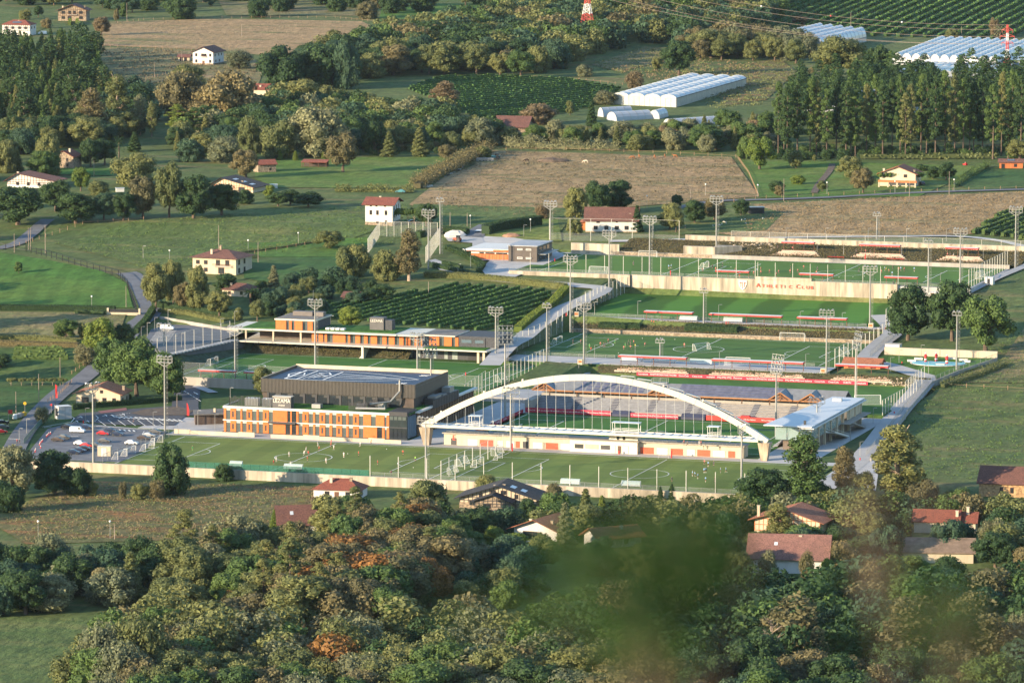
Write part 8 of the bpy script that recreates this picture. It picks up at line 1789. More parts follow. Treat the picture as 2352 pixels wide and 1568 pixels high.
# == single trees
for a in [
 ('TL', 1100,-40,1330,128, 'bush', 'dark', 'large dark tree on the upper edge beside the hay field'),('TL', 1655,-30,1815,118, 'bush', 'dark', 'dark dense tree right of the grass track at the top'),('TL', 628,112,735,240, 'oak', 'tan', 'pale tan tree at the hay field corner'),('TL', 640,235,700,312, 'bush', 'olive', 'small bush below the tan tree'),
 ('TL', 765,60,802,158, 'oak', 'brown', 'small round tree by the driveway'),('TL', 800,20,855,125, 'oak', 'green', 'slender tree beside the tall pole'),('TL', 272,118,350,190, 'bush', 'brown', 'russet bush between the two top left houses'),('TL', 120,55,215,135, 'bush', 'olive', 'bushy tree behind the red roofed house'),('TL', 225,38,290,120, 'oak', 'dark', 'dark tree left of the timbered farmhouse'),
 ('TL', 1500,320,1715,465, 'feather', 'grey', 'bare looking grey bush beside the white farmhouse'),('TL', 1745,285,2060,610, 'bush', 'dark', 'massive dark green tree, left half of the dark block'),('TL', 1990,290,2340,590, 'bush', 'dark', 'massive dark green tree, right half of the dark block'),('TL', 2230,250,2420,600, 'bush', 'teal', 'dark tree right of the massive dark block'),
 ('TL', 1880,530,2150,770, 'oak', 'olive', 'olive topped tree below the dark block'),('TL', 1050,470,1400,800, 'bush', 'brown', 'huge brown green dome tree, left of the pair'),('TL', 1290,460,1745,820, 'bush', 'brown', 'huge brown green dome tree, right of the pair'),('TL', 1145,430,1370,640, 'oak', 'olive', 'tree top rising behind the dome pair'),
 ('TL', 515,600,710,930, 'euc', 'brown', 'brownish eucalyptus left of the pair'),('TL', 700,515,880,900, 'euc', 'olive', 'tallest eucalyptus in front of the dark slope'),('TL', 880,640,1000,910, 'euc', 'grey', 'slim grey eucalyptus left of the olive one'),('TL', 980,690,1060,920, 'euc', 'olive', 'slim olive eucalyptus right of the grey one'),('TL', 1100,700,1290,930, 'pine', 'lime', 'bright green pine, left of the pair'),('TL', 1210,720,1400,930, 'pine', 'green', 'bright green pine, right of the pair'),
 ('TL', 660,840,780,960, 'cone', 'lime', 'lime green pointed tree lit by the sun'),('TL', 1595,760,1770,1030, 'bush', 'olive', 'broad olive tree at the lawn edge, left'),('TL', 1740,790,1990,1060, 'bush', 'olive', 'broad olive tree at the lawn edge, middle'),('TL', 1930,700,2352,1050, 'bush', 'grey', 'very broad grey olive tree above the lawn'),('TL', 1560,990,1745,1195, 'oak', 'brown', 'rust topped tree beside the stone barn'),
 ('TL', 2200,885,2410,1160, 'oak', 'brown', 'large round tree with orange brown top and dark skirt'),('TL', 1375,910,1630,1090, 'bush', 'grey', 'silvery grey bushy tree'),('TL', 1180,920,1380,1085, 'bush', 'teal', 'dark bluish bush left of the silvery one'),('TL', 850,880,960,1020, 'cone', 'dark', 'dark cone tree by the palm'),('TL', 760,900,840,1060, 'palm', 'dark', 'dark palm among the trees'),
 ('TL', 230,870,420,1180, 'bush', 'olive', 'olive tree left of the ochre cottage'),('TL', 195,1010,400,1200, 'oak', 'green', 'rounded tree in front of the ochre cottage'),('TL', 540,920,680,1120, 'oak', 'dark', 'dark spreading tree right of the ochre cottage'),('TL', 625,930,780,1110, 'oak', 'dark', 'dark spreading tree left of the palm'),('TL', 750,1015,1060,1240, 'bush', 'olive', 'wide sunlit olive tree at the orchard'),
 ('TL', 485,1120,600,1285, 'oak', 'lime', 'young lime green tree alone on the cottage lawn'),('TL', 865,1160,1060,1465, 'oak', 'brown', 'tall brownish tree, left of the central clump'),('TL', 1045,1085,1230,1465, 'oak', 'olive', 'tall olive tree in the central clump'),('TL', 1180,1170,1420,1470, 'oak', 'dark', 'dark tree right in the central clump'),('TL', 1380,1230,1600,1450, 'oak', 'dark', 'dark fruit tree before the modern house'),
 ('TL', -60,1230,300,1510, 'oak', 'dark', 'dark spreading tree at the lower left edge'),('TL', 270,1210,480,1420, 'oak', 'dark', 'dark orchard tree, second from the left edge'),('TL', 380,1290,640,1500, 'oak', 'dark', 'dark low orchard tree in the middle'),('TL', 620,1290,780,1480, 'oak', 'teal', 'dark orchard tree with bluish leaves'),('TL', 750,1280,910,1480, 'oak', 'dark', 'dark orchard tree right of the white table'),
 ('TL', 590,1205,740,1310, 'bush', 'olive', 'low olive tree behind the orchard'),('TL', 1770,1240,1850,1330, 'oak', 'lime', 'small bright fruit tree right of the modern house'),('TL', 1800,1290,1940,1385, 'oak', 'dark', 'low fruit tree on the pasture edge, first'),('TL', 1890,1265,2010,1375, 'oak', 'dark', 'low fruit tree on the pasture edge, second'),('TL', 1980,1290,2170,1395, 'oak', 'dark', 'low fruit tree on the pasture edge, third'),('TL', 1590,1270,1710,1370, 'bush', 'dark', 'dark bush in front of the modern house'),
 ('TL', 1860,1010,1905,1075, 'cone', 'lime', 'young tree on the green meadow, first'),('TL', 1960,1010,2010,1080, 'cone', 'lime', 'young tree on the green meadow, second'),('TL', 2155,1015,2190,1065, 'cone', 'lime', 'young tree on the green meadow, third'),('TL', -30,940,120,1160, 'bush', 'olive', 'bushy tree at the left edge above the long roof'),('TL', 60,1005,170,1150, 'cone', 'olive', 'pointed olive tree left of the cottage'),
 ('TM', 625,550,815,760, 'euc', 'tan', 'pinkish tan eucalyptus in front of the vineyard'),('TM', 1925,460,2070,600, 'feather', 'tan', 'round tan leafless looking tree by the greenhouse'),('TM', 590,280,840,500, 'oak', 'olive', 'round olive tree on the vineyard edge, first'),('TM', 855,305,1015,500, 'oak', 'olive', 'round olive tree on the vineyard edge, second'),('TM', 1015,345,1170,510, 'oak', 'olive', 'round olive tree on the vineyard edge, third'),
 ('TM', 1140,335,1320,525, 'oak', 'green', 'round green tree on the vineyard edge, fourth'),('TM', 1270,300,1440,490, 'bush', 'olive', 'broad tree right of the round row'),('TM', 2190,270,2400,510, 'oak', 'dark', 'big dark oak above the greenhouse'),('TM', 2105,375,2190,475, 'oak', 'olive', 'small round tree left of the dark oak'),('TM', 1220,690,1470,835, 'bush', 'tan', 'tan bush above the red farm roof'),('TM', 1535,675,1590,775, 'oak', 'olive', 'small round tree below the vineyard'),
 ('TM', 1710,600,1890,705, 'feather', 'pale', 'pale silvery shrub left of the greenhouse'),('TM', 1660,670,1750,860, 'cone', 'dark', 'dark conifer beside the small tunnels'),('TM', 1600,430,1720,515, 'bush', 'grey', 'grey bushes in the clearing'),('TM', 480,845,620,1055, 'cone', 'olive', 'pointed olive tree by the striped meadow, right'),('TM', 285,870,410,1055, 'cone', 'olive', 'pointed olive tree by the striped meadow, left'),('TM', 160,790,330,1040, 'oak', 'dark', 'dark tree behind the pointed ones'),
 ('TM', 670,960,800,1060, 'bush', 'brown', 'brown bush at the meadow end'),('TM', 760,890,810,960, 'cone', 'lime', 'small lime cone tree'),('TM', 915,975,1040,1060, 'bush', 'olive', 'olive tree at the top of the diagonal hedge'),('TM', 530,1355,665,1520, 'oak', 'dark', 'round dark tree right of the planes'),('TM', 1655,1215,1830,1440, 'oak', 'dark', 'dark tree behind the long farmhouse, left'),('TM', 1780,1205,1980,1420, 'oak', 'dark', 'dark tree behind the long farmhouse, right'),
 ('TM', 1530,1255,1680,1510, 'oak', 'olive', 'tall tree at the left of the long farmhouse'),('TM', 1320,1360,1440,1475, 'feather', 'tan', 'leafless brown tree by the twin mast'),('TM', 1965,1370,2060,1560, 'cone', 'dark', 'dark spruce at the right gable of the long farmhouse'),('TM', 2150,1360,2320,1540, 'oak', 'olive', 'olive tree right of the spruce'),('TM', 1530,1460,1660,1580, 'bush', 'olive', 'shrub at the farmhouse corner'),('TM', 2245,1300,2320,1400, 'oak', 'dark', 'small dark tree above the road end'),
 ('TR', 940,240,1280,540, 'oak', 'olive', 'large olive tree in front of the five tunnels'),('TR', 1180,330,1300,530, 'oak', 'lime', 'yellowish tree right of the large olive one'),('TR', 1270,290,1460,500, 'bush', 'dark', 'dark tree at the end of the tunnels'),('TR', 795,103,900,172, 'oak', 'tan', 'tan round tree in the hillside vineyard'),('TR', 1820,190,1925,262, 'bush', 'olive', 'low round bush before the hillside vineyard'),('TR', 2145,160,2240,285, 'palm', 'grey', 'tall palm behind the white tunnels'),('TR', 2110,110,2200,260, 'feather', 'tan', 'reddish bare tree by the palm'),
 ('TR', 480,900,670,1140, 'oak', 'lime', 'sunlit green oak at the edge of the lawn'),('TR', 420,910,520,1070, 'bush', 'green', 'bush left of the sunlit oak'),('TR', 770,1010,868,1132, 'oak', 'olive', 'small round tree alone on the lawn'),('TR', 930,1040,962,1085, 'oak', 'olive', 'tiny tree near the pine grove'),('TR', 1105,1035,1275,1205, 'oak', 'olive', 'round tree left of the orange house, upper'),('TR', 1195,1125,1345,1300, 'oak', 'brown', 'brownish round tree left of the orange house, lower'),
 ('TR', 1690,1115,1790,1205, 'oak', 'dark', 'dark umbrella tree right of the orange house, first'),('TR', 1770,1090,1895,1212, 'oak', 'dark', 'dark umbrella tree right of the orange house, second'),('TR', 1620,1098,1720,1150, 'bush', 'dark', 'low dark tree behind the orange house'),('TR', 635,1210,745,1290, 'bush', 'dark', 'dark bush on the lawn by the poles'),('TR', 675,1245,740,1320, 'oak', 'brown', 'brown small tree by the leaning pole'),('TR', 962,1212,1030,1288, 'oak', 'olive', 'small sparse tree by the road lamp'),
 ('TR', 780,1172,885,1240, 'bush', 'lime', 'clipped group of bushes on the lawn'),('TR', 2240,935,2400,1080, 'oak', 'olive', 'large round tree at the right edge by the cabin'),('TR', 70,1340,210,1500, 'oak', 'dark', 'dark tree in the sheep paddock, left'),('TR', 190,1330,350,1480, 'oak', 'brown', 'brownish tree in the sheep paddock, middle'),('TR', 395,1330,505,1450, 'oak', 'dark', 'dark small tree left of the field shed'),('TR', -40,1400,65,1560, 'oak', 'olive', 'tree behind the farmhouse spruce'),('TR', 2010,375,2080,430, 'bush', 'dark', 'dark bush on the glasshouse roof line'),
 ('ML', 960,245,1130,570, 'oak', 'olive', 'olive tree at the road fork, first of the clump'),('ML', 1090,210,1240,540, 'oak', 'olive', 'tallest tree of the clump at the road fork'),('ML', 1170,380,1290,580, 'oak', 'brown', 'brownish tree in the clump before the villa'),('ML', 1240,270,1410,590, 'oak', 'olive', 'olive tree before the villa corner'),('ML', 1390,440,1560,610, 'oak', 'olive', 'round olive tree below the garage, left'),('ML', 1560,550,1640,640, 'bush', 'olive', 'low olive bush at the wall'),('ML', 1680,500,1780,645, 'oak', 'olive', 'small round tree behind the academy roof'),
 ('ML', 1430,320,1600,460, 'oak', 'dark', 'dark tree between villa and garage'),('ML', 1780,260,1900,450, 'cone', 'grey', 'blue grey spruce right of the garage'),('ML', 1610,410,1760,530, 'palm', 'dark', 'broad dark palm beside the garage'),('ML', 1750,400,1950,560, 'bush', 'teal', 'dark bluish bush under the spruce'),('ML', 1300,260,1390,400, 'cone', 'olive', 'pointed tree before the villa wall'),('ML', 95,245,155,325, 'oak', 'green', 'small tree alone in the bright meadow'),('ML', 362,622,525,765, 'oak', 'green', 'round tree on the brown paddock'),
 ('ML', 520,650,590,760, 'bush', 'olive', 'bush right of the round paddock tree'),('ML', 560,620,780,900, 'oak', 'lime', 'upper oak of the big group by the lane'),('ML', 480,790,660,940, 'feather', 'pale', 'pale willow like shrub at the lane'),('ML', 640,730,880,1080, 'oak', 'green', 'big oak in the middle of the group'),('ML', 760,760,1080,1150, 'oak', 'green', 'largest oak of the group, sunlit'),('ML', 1000,840,1240,1170, 'oak', 'green', 'right oak of the big group by the pitch'),('ML', 750,680,910,850, 'bush', 'dark', 'dark tree behind the big oaks'),
 ('ML', 2120,25,2310,160, 'oak', 'olive', 'spreading tree at the end of the pale lane'),('ML', 2250,130,2440,350, 'bush', 'olive', 'broad tree left of the eucalyptus clump'),('ML', 1700,945,1840,1140, 'oak', 'olive', 'olive tree at the left gable of the sports hall'),('ML', 2285,545,2440,690, 'oak', 'lime', 'round sunlit tree left of the sign tower'),('ML', 225,1200,345,1330, 'feather', 'grey', 'grey feathery shrub at the car park entrance'),('ML', -70,860,80,960, 'oak', 'dark', 'dark small tree at the left edge by the vines'),('ML', 850,1130,890,1185, 'bush', 'dark', 'small dark shrub in the bungalow garden'),('ML', 510,1190,552,1225, 'bush', 'lime', 'clipped round shrub before the bungalow'),
 ('MM', 30,120,230,340, 'bush', 'olive', 'broad tree between villa garden and eucalyptus'),('MM', 230,150,430,370, 'bush', 'olive', 'wide tree left of the tall eucalyptus'),('MM', 390,30,575,375, 'euc', 'brown', 'tall brown eucalyptus beside the twin masts'),('MM', 200,395,385,510, 'bush', 'dark', 'dark bushes at the top left of the vineyard'),('MM', 10,535,160,690, 'oak', 'lime', 'sunlit round tree behind the sign tower'),('MM', 60,430,200,530, 'bush', 'teal', 'dark shrubs by the low shed'),
 ('MR', 1430,395,1710,775, 'oak', 'dark', 'big dark oak nearest the lettered wall'),('MR', 1720,370,2020,778, 'oak', 'dark', 'big oak in the middle of three'),('MR', 1930,440,2255,850, 'oak', 'green', 'big sunlit oak on the right of three'),('BL', 1015,-60,1300,305, 'bush', 'dark', 'large dark oak standing before the front wall'),('BL', 1440,80,1575,210, 'bush', 'dark', 'round dark bush at the front wall'),('BL', 870,210,1005,335, 'bush', 'olive', 'olive bush left of the dark oak'),('BL', 990,180,1120,335, 'feather', 'brown', 'brownish twiggy bush beside the dark oak'),('BL', 790,200,860,330, 'feather', 'brown', 'thin bush in the autumn meadow'),
 ('BL', 210,0,520,305, 'oak', 'dark', 'wide dark tree below the car park'),('BL', 430,110,620,310, 'bush', 'dark', 'dark bushy tree right of the wide one'),('BL', -60,-60,230,330, 'oak', 'grey', 'pale grey green tree at the left edge'),('BL', -60,180,180,420, 'bush', 'dark', 'dark tree under the grey one'),('BL', 1805,395,1885,530, 'cone', 'lime', 'small bright conifer at the autumn meadow edge'),('BL', 590,200,660,310, 'bush', 'olive', 'olive bush at the end of the dark trees'),
 ('BR', 720,-120,1030,420, 'euc', 'green', 'tall eucalyptus in front of the glass stand'),('BR', 1050,-20,1230,330, 'euc', 'brown', 'dark brown eucalyptus by the lower path'),('BR', 1310,-160,1690,380, 'euc', 'olive', 'very tall brown eucalyptus right of the path'),('BR', 440,120,760,420, 'oak', 'dark', 'dark oak left of the tall eucalyptus'),('BR', 955,270,1110,440, 'bush', 'lime', 'sunlit light green tree in the hamlet'),('BR', 1090,390,1340,600, 'oak', 'brown', 'dense brown round tree in the hamlet'),
 ('BR', 1690,430,2010,720, 'bush', 'teal', 'dark round tree before the red roofs'),('BR', 2010,430,2260,730, 'feather', 'pale', 'pale silvery tall tree at the right'),('BR', 2000,590,2090,740, 'palm', 'olive', 'small palm under the pale tree'),('BR', 600,350,800,620, 'euc', 'olive', 'eucalyptus in front of the villa'),('BR', 520,1105,800,1600, 'dead', 'brown', 'bare tree with pale branches near the bottom'),('BR', 60,560,320,880, 'oak', 'brown', 'brownish round tree left of the tiled house'),
 ('BR', 1750,240,2010,420, 'bush', 'green', 'green bush row behind the hamlet'),('BR', 980,720,1080,900, 'oak', 'lime', 'small lime tree right of the tiled house'),('BR', 2200,1060,2400,1400, 'feather', 'grey', 'grey tree at the lower right edge'),('BR', 1900,1130,2060,1360, 'oak', 'grey', 'grey topped tree near the lower right'),('BR', 1030,1090,1220,1300, 'oak', 'tan', 'tan topped tree in the lower right wood'),('BR', 1250,1120,1400,1330, 'oak', 'tan', 'second tan topped tree in the lower right wood'),
 ('BL', 2075,300,2352,580, 'oak', 'olive', 'large olive tree between the two red roofs below the wall'),('BM', -20,300,240,520, 'oak', 'green', 'full green tree hiding the front of the red roofed house'),('BM', 200,390,380,620, 'oak', 'olive', 'olive tree right of the red roofed house garden'),('BM', 690,430,900,640, 'oak', 'green', 'green tree below the slate roofed house'),('BM', 440,400,710,660, 'oak', 'olive', 'broad olive tree in the gap below the mast'),('BM', 980,500,1130,640, 'bush', 'lime', 'light green bush before the orange roof'),
 ('BM', 1640,560,1860,760, 'bush', 'teal', 'dark bush hiding the walls under the sloping roof'),('BR', 560,640,700,900, 'feather', 'grey', 'grey bare tree before the left end of the tiled house'),('BR', 830,640,950,920, 'feather', 'brown', 'brown bare tree before the right end of the tiled house'),('BR', 1480,700,1700,900, 'oak', 'green', 'green tree before the faded shed, left'),('BR', 1690,700,1960,920, 'bush', 'dark', 'dark trees before the faded shed, right'),('BR', 1300,480,1560,760, 'bush', 'teal', 'dark tree between tiled house and faded shed'),
 ('BM', 470,190,740,480, 'oak', 'olive', 'olive tree with rusty top before the mast foot'),('BM', 905,160,1080,300, 'bush', 'olive', 'olive bush behind the slate roof'),('BM', 1380,210,1520,400, 'bush', 'brown', 'brown bush right of the slate roof'),('BM', 1585,240,1750,560, 'cone', 'olive', 'tall spruce right of the slate roofed house'),('BM', 1715,290,1840,560, 'cone', 'lime', 'sunlit cypress beside the spruce'),('BM', 1440,330,1620,680, 'cone', 'grey', 'drooping grey cedar before the orange roof'),('BM', 2140,240,2200,350, 'cone', 'dark', 'dark small cypress at the right pitch edge, left'),('BM', 2210,220,2280,340, 'cone', 'dark', 'dark small cypress at the right pitch edge, right'),('BM', 1070,550,1290,740, 'oak', 'lime', 'sunlit yellow green tree below the orange roof'),('BM', 1970,320,2160,480, 'oak', 'brown', 'brown round tree above the sloping roof'),('BM', 1210,320,1360,460, 'bush', 'dark', 'dark bush at the slate roof corner'),('BM', 860,400,1050,540, 'bush', 'brown', 'reddish brown bush below the slate roof'),
]: tree(*a)
for i, x in enumerate((350,398,440,485)): tree('TM', x, 1395 - (i % 2) * 6, x + 62,1512, 'plane', 'green', f'pollarded plane beside the tall white farmhouse, {ORD[i]} from the left', 'pollarded planes')
for i in range(6): tree('TR', 1362 + i * 50,1145,1425 + i * 50,1252, 'plane', 'green', f'pollarded plane in front of the orange house, {ORD[i]} from the left', 'planes before the orange house')
for i in range(6): tree('ML', 40 + i * 70,1022,108 + i * 70,1082, 'plane', 'olive', f'pollarded tree in the row on the left meadow, {ORD[i]} from the left', 'row of pollards')
for i, (x, y) in enumerate([(1228,985),(1205,975),(1345,990),(1405,992),(1440,996)]): tree('TM', x - 22, y - 40, x + 22, y, 'feather', 'pale', f'white plumed pampas grass in the thicket, {ORD[i]} clump', 'pampas grass', name='pampas_grass', cat='shrub')
for i in range(7): tree('TR', 745 + i * 26,500 - i * 9,795 + i * 26,545 - i * 9, 'feather', 'pale', f'pale plumed pampas clump behind the pines, {ORD[i]} from the left', 'pampas grass', name='pampas_grass', cat='shrub')
PIN = [(700,545,1040),(760,560,1050),(830,520,1035),(905,530,1050),(960,540,1040),(1030,590,1045),(1085,500,1035),(1150,560,1050),(1225,600,1040),(1290,560,1045),(1350,500,1040),(1400,560,1050),(1465,525,1035),(1520,500,1045),(1590,560,1040),(1650,495,1035),(1700,490,1045),(1760,500,1050),(1815,470,1035),(1880,490,1045),(1950,520,1040),(2010,545,1050),(2070,500,1040),(2140,560,1055),(2200,480,1045),(2270,470,1050),(2330,500,1055),
 (730,640,1050),(1190,640,1048),(1560,620,1052),(1980,640,1052),(2240,640,1060)]
for i, (x, y0, y1) in enumerate(PIN): tree('TR', x - 52 - (i % 3) * 7, y0, x + 52 + (i % 4) * 6, y1 + (i % 3) * 8, 'pine', ['green', 'dark', 'dark', 'green', 'olive'][i % 5], f'tall pine in the grove, {ORD[i]} from its left end' if i < 27 else f'lower pine in front of the grove, {ORD[i - 27]} from the left', 'pines of the grove')
# == woods
G4 = lambda *a: [(a[i], a[i + 1], a[i + 2]) for i in range(0, len(a),3)]
wood('left_wood', [(-40,130),(70,116),(200,120),(222,150),(232,200),(290,235),(270,260),(190,278),(150,320),(0,345),(-40,320)],10, G4('cone', 'green', 4, 'cone', 'olive', 3, 'cone', 'dark', 5, 'euc', 'dark', 1.5),(12,17),70, 'the upper left plantation', seed=3)
wood('left_wood_edge', [(0,330),(150,300),(260,250),(300,215),(360,260),(300,330),(190,340),(60,350),(0,380)],10.5, G4('oak', 'dark', 4, 'cone', 'olive', 2, 'bush', 'teal', 2, 'oak', 'olive', 2),(9,14),30, 'the wood left of the eucalyptus', seed=4)
wood('central_thicket', [(390,350),(420,310),(560,288),(620,240),(780,250),(930,262),(1060,290),(1100,320),(1160,322),(1160,335),(1060,345),(900,352),(680,352),(560,352)],11.5, G4('bush', 'olive', 4, 'bush', 'teal', 3, 'oak', 'dark', 3, 'oak', 'green', 2, 'bush', 'grey', 1, 'cone', 'olive', 1),(9,14),55, 'the central thicket above the lawns', seed=5)
wood('top_wood', [(640,165),(760,135),(870,105),(920,92),(1100,62),(1250,25),(1400,-10),(1820,-18),(1780,60),(1700,100),(1560,130),(1520,100),(1420,100),(1340,150),(1200,172),(1000,172),(880,180),(760,200)],14.5, G4('bush', 'olive', 3, 'oak', 'dark', 4, 'bush', 'teal', 4, 'oak', 'olive', 2, 'oak', 'brown', 1, 'oak', 'green', 2),(12,18),50, 'the wood behind the vineyard', seed=6)
wood('right_top_wood', [(1560,130),(1700,100),(1770,112),(1860,130),(1830,150),(1700,140),(1620,145)],13, G4('oak', 'olive', 3, 'oak', 'brown', 2, 'bush', 'grey', 1),(12,17),24, 'the wood left of the tunnels', seed=7)
wood('middle_thicket', [(1160,332),(1230,325),(1330,326),(1420,326),(1520,322),(1600,312),(1700,296),(1780,298),(1800,350),(1720,352),(1560,352),(1400,345),(1200,340)],10.5, G4('bush', 'olive', 3, 'oak', 'green', 3, 'bush', 'grey', 2, 'bush', 'tan', 1, 'cone', 'olive', 1),(7,12),55, 'the thicket above the cattle', seed=8)
wood('pine_grove_back', [(1800,335),(1830,215),(2400,190),(2400,350),(2100,345)],15, G4('pine', 'green', 3, 'pine', 'dark', 4, 'oak', 'dark', 2),(13,16),0, 'the back of the pine grove', seed=9)
wood('villa_shrubbery', [(560,690),(640,640),(760,640),(860,670),(870,700),(740,690),(735,735),(620,742)],9, G4('bush', 'dark', 3, 'bush', 'teal', 3, 'oak', 'olive', 1),(4,7),24, 'the shrubbery behind the academy', seed=10)
wood('top_left_wood', [(-20,18),(-20,-20),(600,-20),(560,4),(420,26),(300,40),(220,30),(100,10)],16, G4('bush', 'dark', 3, 'oak', 'teal', 2, 'oak', 'olive', 1),(8,12),24, 'the top left scrub', seed=11, keep=lambda x, y: rnd.random() < .6)
wood('top_edge_wood', [(600,30),(620,-15),(1250,-18),(1180,8),(860,48),(700,40)],20, G4('bush', 'dark', 3, 'oak', 'olive', 2, 'bush', 'brown', 1),(9,14),20, 'the belt above the stake fence', seed=12, keep=lambda x, y: rnd.random() < .55)
def clear(*circles):
 C = [(GP(*c[0]), c[1], c[2]) for c in circles]
 def k(x, y):
  for p, r, back in C:
   dx, dy = x - p.x, p.y - y
   if abs(dx) < r and -r < dy < back: return False
  return True
 return k
HAM = clear((('BM', 1080,400),15,40),(('BM', 1330,625),12,42),(('BM', 1900,655),12,42),(('BR', 760,618),13,26),(('BR', 765,830),14,46),(('BR', 1715,760),16,34),(('BR', 2235,320),14,40),(('BL', 2262,330),10,40),(('BL', 2010,545),9,40),(('BR', 1760,560),8,14),(('BR', 1945,560),5,16),(('BR', 1120,850),7,12))
wood('front_wood_left', [(-40,1305),(120,1312),(300,1310),(370,1300),(400,1335),(330,1395),(235,1412),(-40,1416)],10.5, G4('bush', 'teal', 4, 'bush', 'dark', 4, 'oak', 'dark', 2, 'bush', 'grey', .7),(9,13),50, 'the lower left wood', seed=21)
wood('front_wood_centre', [(380,1335),(460,1305),(560,1275),(640,1268),(760,1240),(880,1210),(960,1225),(1010,1300),(1050,1370),(1000,1430),(860,1470),(560,1450),(400,1420)],11, G4('pine', 'olive', 3, 'oak', 'olive', 4, 'oak', 'green', 3, 'bush', 'brown', 2.4, 'oak', 'orange', .5, 'bush', 'grey', 1),(10,15),72, 'the wood below the meadow', seed=22, keep=HAM)
wood('front_wood_bottom', [(175,1700),(185,1490),(400,1440),(560,1480),(860,1500),(1050,1460),(1220,1520),(1480,1540),(1500,1720)],11, G4('feather', 'olive', 3, 'oak', 'olive', 3, 'oak', 'green', 2, 'bush', 'brown', 2.5, 'oak', 'dark', 1, 'feather', 'grey', 2, 'bush', 'orange', .3),(10,15),60, 'the wood along the bottom edge', seed=23)
wood('front_wood_hamlet', [(940,1200),(1040,1190),(1300,1190),(1560,1188),(1700,1172),(1800,1182),(1990,1190),(2120,1184),(2300,1190),(2380,1200),(2380,1330),(2000,1345),(1500,1385),(1440,1330),(1240,1330),(1220,1430),(1050,1400),(1010,1300)],10.5, G4('oak', 'dark', 3, 'bush', 'teal', 2, 'oak', 'olive', 3, 'bush', 'grey', 1.4, 'cone', 'dark', .8, 'oak', 'green', 2, 'bush', 'brown', 1.4),(7,11),60, 'the gardens of the hamlet', seed=24, keep=HAM)
wood('front_wood_right', [(1210,1440),(1500,1425),(2000,1385),(2400,1385),(2400,1720),(1480,1720),(1470,1540),(1220,1520)],11, G4('oak', 'dark', 4, 'bush', 'dark', 3, 'oak', 'green', 1.5, 'oak', 'brown', 2, 'bush', 'teal', 2, 'euc', 'brown', .7),(10,15),48, 'the lower right wood', seed=25)
for a in [('BL', 495,1090,900,1640, 'feather', 'grey', 'huge pale grey rounded shrub at the bottom left, outermost'),('BL', 720,1030,1220,1640, 'feather', 'olive', 'huge twiggy rounded shrub behind the outermost grey one'),('BL', 600,1230,1060,1720, 'feather', 'grey', 'huge grey shrub cut by the bottom edge'),('BL', 760,660,1000,1030, 'cone', 'olive', 'tall pointed dark tree standing out of the lower left wood'),('BL', 570,780,760,1010, 'bush', 'pale', 'pale silvery bush in the lower left wood'),('BL', 1480,930,1640,1120, 'bush', 'orange', 'small orange bush in the lower wood'),('BL', 1450,950,1850,1200, 'bush', 'brown', 'dark brown dome tree in the lower wood')]: tree(*a)
for a in [('BR', 790,130,960,420, 'euc', 'dark', 'dark eucalyptus behind the tallest one at the glass stand'),('BR', 1190,140,1350,400, 'oak', 'olive', 'olive tree between the two brown eucalyptus'),('BR', 1560,180,1790,420, 'bush', 'brown', 'brownish bush right of the very tall eucalyptus'),('BR', 880,200,1060,420, 'oak', 'dark', 'dark tree left of the lower path')]: tree(*a)
wood('russet_wood', [(640,1400),(720,1335),(840,1305),(1000,1315),(1045,1390),(900,1445),(700,1445)],11, G4('oak', 'brown', 4, 'bush', 'brown', 3, 'bush', 'tan', 1, 'oak', 'orange', 1),(13,16),26, 'the russet lower wood', seed=43)
wood('grove_undergrowth', [(1780,372),(1790,345),(2390,345),(2390,368),(2260,362),(1980,366)],7, G4('bush', 'dark', 3, 'bush', 'green', 1),(3,5),0, 'the grove floor', seed=41)
wood('thicket_undergrowth', [(560,362),(700,360),(900,358),(1050,350),(1050,338),(700,342),(560,345)],8, G4('bush', 'olive', 2, 'bush', 'brown', 1, 'bush', 'dark', 2),(2.5,4.5),0, 'the thicket edge', seed=42)
wood('unseen_west_wood', [(-420,1250),(-60,1180),(-50,560),(-60,300),(-500,300)],24, G4('oak', 'dark', 3, 'oak', 'olive', 2),(12,20),0, 'the wood beyond the left edge', seed=31, keep=lambda x, y: rnd.random() < .5)  # unseen trees left of the frame, added to cast long shadows
grow_stuff()
def tufts(name, poly, n, s, h, tint, seed=1):
 P = [GP('D', *q) for q in poly]; rng = np.random.default_rng(seed); x0, x1 = min(p.x for p in P), max(p.x for p in P); y0, y1 = min(p.y for p in P), max(p.y for p in P); C = []
 while len(C) < n:
  x, y = rng.uniform(x0, x1), rng.uniform(y0, y1)
  if not inside((x, y), P): continue
  for k in range(8): q = (x + rng.normal(0, s * 3), y + rng.normal(0, s * 3)); C.append((*q, H(*q) + .25 + rng.uniform(0, h)))
 V = leafcards(np.array(C), np.tile([0,-.7,.7],(len(C),1)), s, rng, .8); put(name, leaf_mesh(name, V, rng.uniform(0,1, len(C)), TINT[tint]), kind='stuff')
tufts('rough_grass', [(0,1190),(190,1110),(760,1120),(700,1190),(430,1235),(60,1245)],9000,.22,.5, 'tan', 1); tufts('rough_grass', [(0,1180),(190,1105),(760,1118),(640,1210),(60,1250)],7000,.22,.45, 'olive', 2)
tufts('weeds', [(1360,150),(1480,108),(1590,130),(1640,160),(1790,140),(1830,165),(1740,245),(1640,250),(1560,175),(1420,168)],7000,.4,.9, 'olive', 3); tufts('weeds', [(1400,160),(1560,130),(1760,150),(1700,240)],3000,.4,.9, 'tan', 4)
tufts('rough_grass', [(2120,850),(2290,800),(2420,660),(2420,1100),(2130,1100),(2060,1000)],9000,.22,.25, 'green', 5); tufts('rough_grass', [(130,560),(300,510),(940,470),(1060,540),(700,575),(350,622)],9000,.24,.25, 'green', 6)
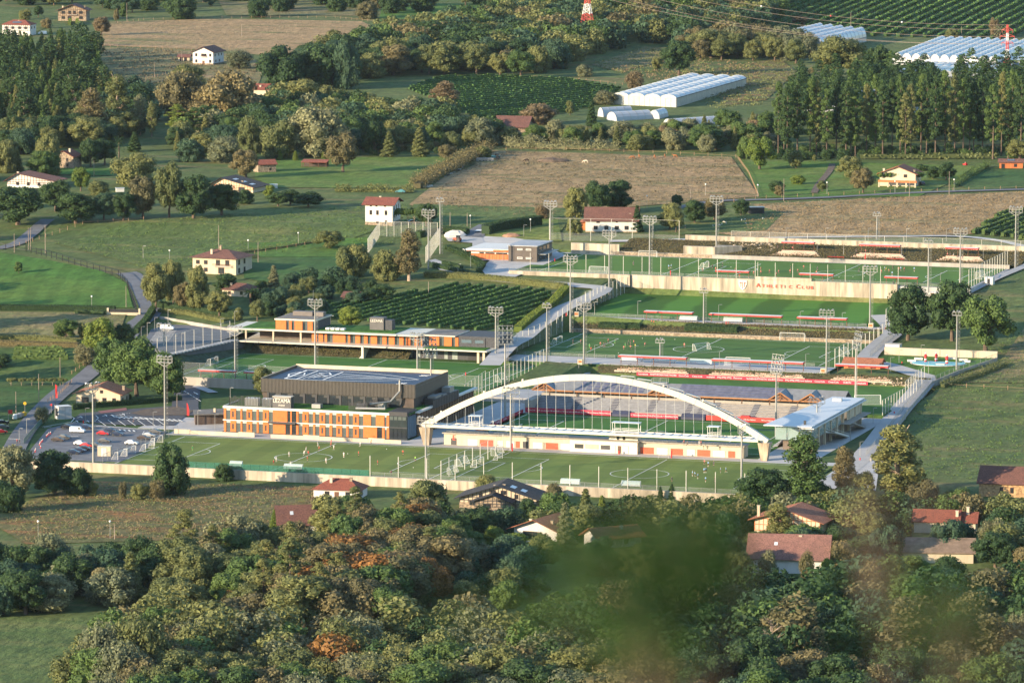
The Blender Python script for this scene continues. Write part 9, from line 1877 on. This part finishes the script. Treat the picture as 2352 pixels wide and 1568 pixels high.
tufts('rough_grass', [(222,110),(400,116),(590,160),(560,205),(285,198)],5000,.4,.5, 'tan', 7); tufts('dry_stubble', [(1120,348),(1680,362),(1740,450),(1280,508),(960,470)],9000,.3,.35, 'tan', 8); tufts('dry_stubble', [(1700,470),(2380,440),(2240,536),(1720,545)],7000,.28,.35, 'tan', 9)
# == twigs and leaves close to the camera, far out of focus
def spray(label, px, py, dist, sx, sz, n, tint, seed, leafs=.02, stems=5):
 r = Vector(ray(px, py)).normalized(); c = Vector((0, CAMY, CAMH)) + r * dist; t = thing('twig', label, 'twig', c, 0, 'blurred twigs close to the camera')
 g = random.Random(seed); P = []; N = []
 for s in range(stems):
  b = Vector((g.gauss(0,.3) * sx, g.uniform(-.3,.3),-sz * 1.6)); e = Vector((g.gauss(0,.6) * sx, g.uniform(-.3,.3), g.uniform(.2,.8) * sz)); m = MB(); m.tube(b, e, .006,.002,5); m.build('stem', BARK, t)
  for k in range(3):
   q = b.lerp(e, g.uniform(.5,.9)); f = q + Vector((g.gauss(0,.5) * sx, 0, g.uniform(.1,.4) * sz)); m = MB(); m.tube(q, f, .003,.001,4); m.build('side_stem', BARK, t)
   for i in range(n // stems // 3): w = q.lerp(f, g.uniform(.2,1.1)); P.append(tuple(w + Vector((g.gauss(0,.16) * sx, g.gauss(0,.1), g.gauss(0,.16) * sz)))); N.append((g.uniform(-1,1),-1,.6))
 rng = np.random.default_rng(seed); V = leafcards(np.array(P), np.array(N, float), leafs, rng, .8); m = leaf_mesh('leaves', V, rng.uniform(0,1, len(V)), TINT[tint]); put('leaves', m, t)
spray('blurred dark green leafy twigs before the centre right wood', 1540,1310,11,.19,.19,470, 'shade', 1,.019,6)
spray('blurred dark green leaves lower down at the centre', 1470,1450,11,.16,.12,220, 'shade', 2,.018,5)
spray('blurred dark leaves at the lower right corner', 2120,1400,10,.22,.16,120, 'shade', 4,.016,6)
spray('blurred brown seed heads right of the hamlet roofs', 2030,1180,12,.08,.12,18, 'brown', 5,.010,5)
# == air
m = MB(); m.box(-1900,1900, CAMY - 120,3300,-14, CAMH + 60)
hz = bpy.data.materials.new('haze'); hz.use_nodes = True; n_ = hz.node_tree.nodes; n_.clear(); ou = n_.new('ShaderNodeOutputMaterial'); vo = n_.new('ShaderNodeVolumePrincipled')
vo.inputs['Color'].default_value = (.72,.84,1,1); vo.inputs['Density'].default_value = 0.8e-5; vo.inputs['Anisotropy'].default_value = .2
hz.node_tree.links.new(vo.outputs[0], ou.inputs['Volume'])
if HAZE: m.build('haze', hz, None, kind='stuff')
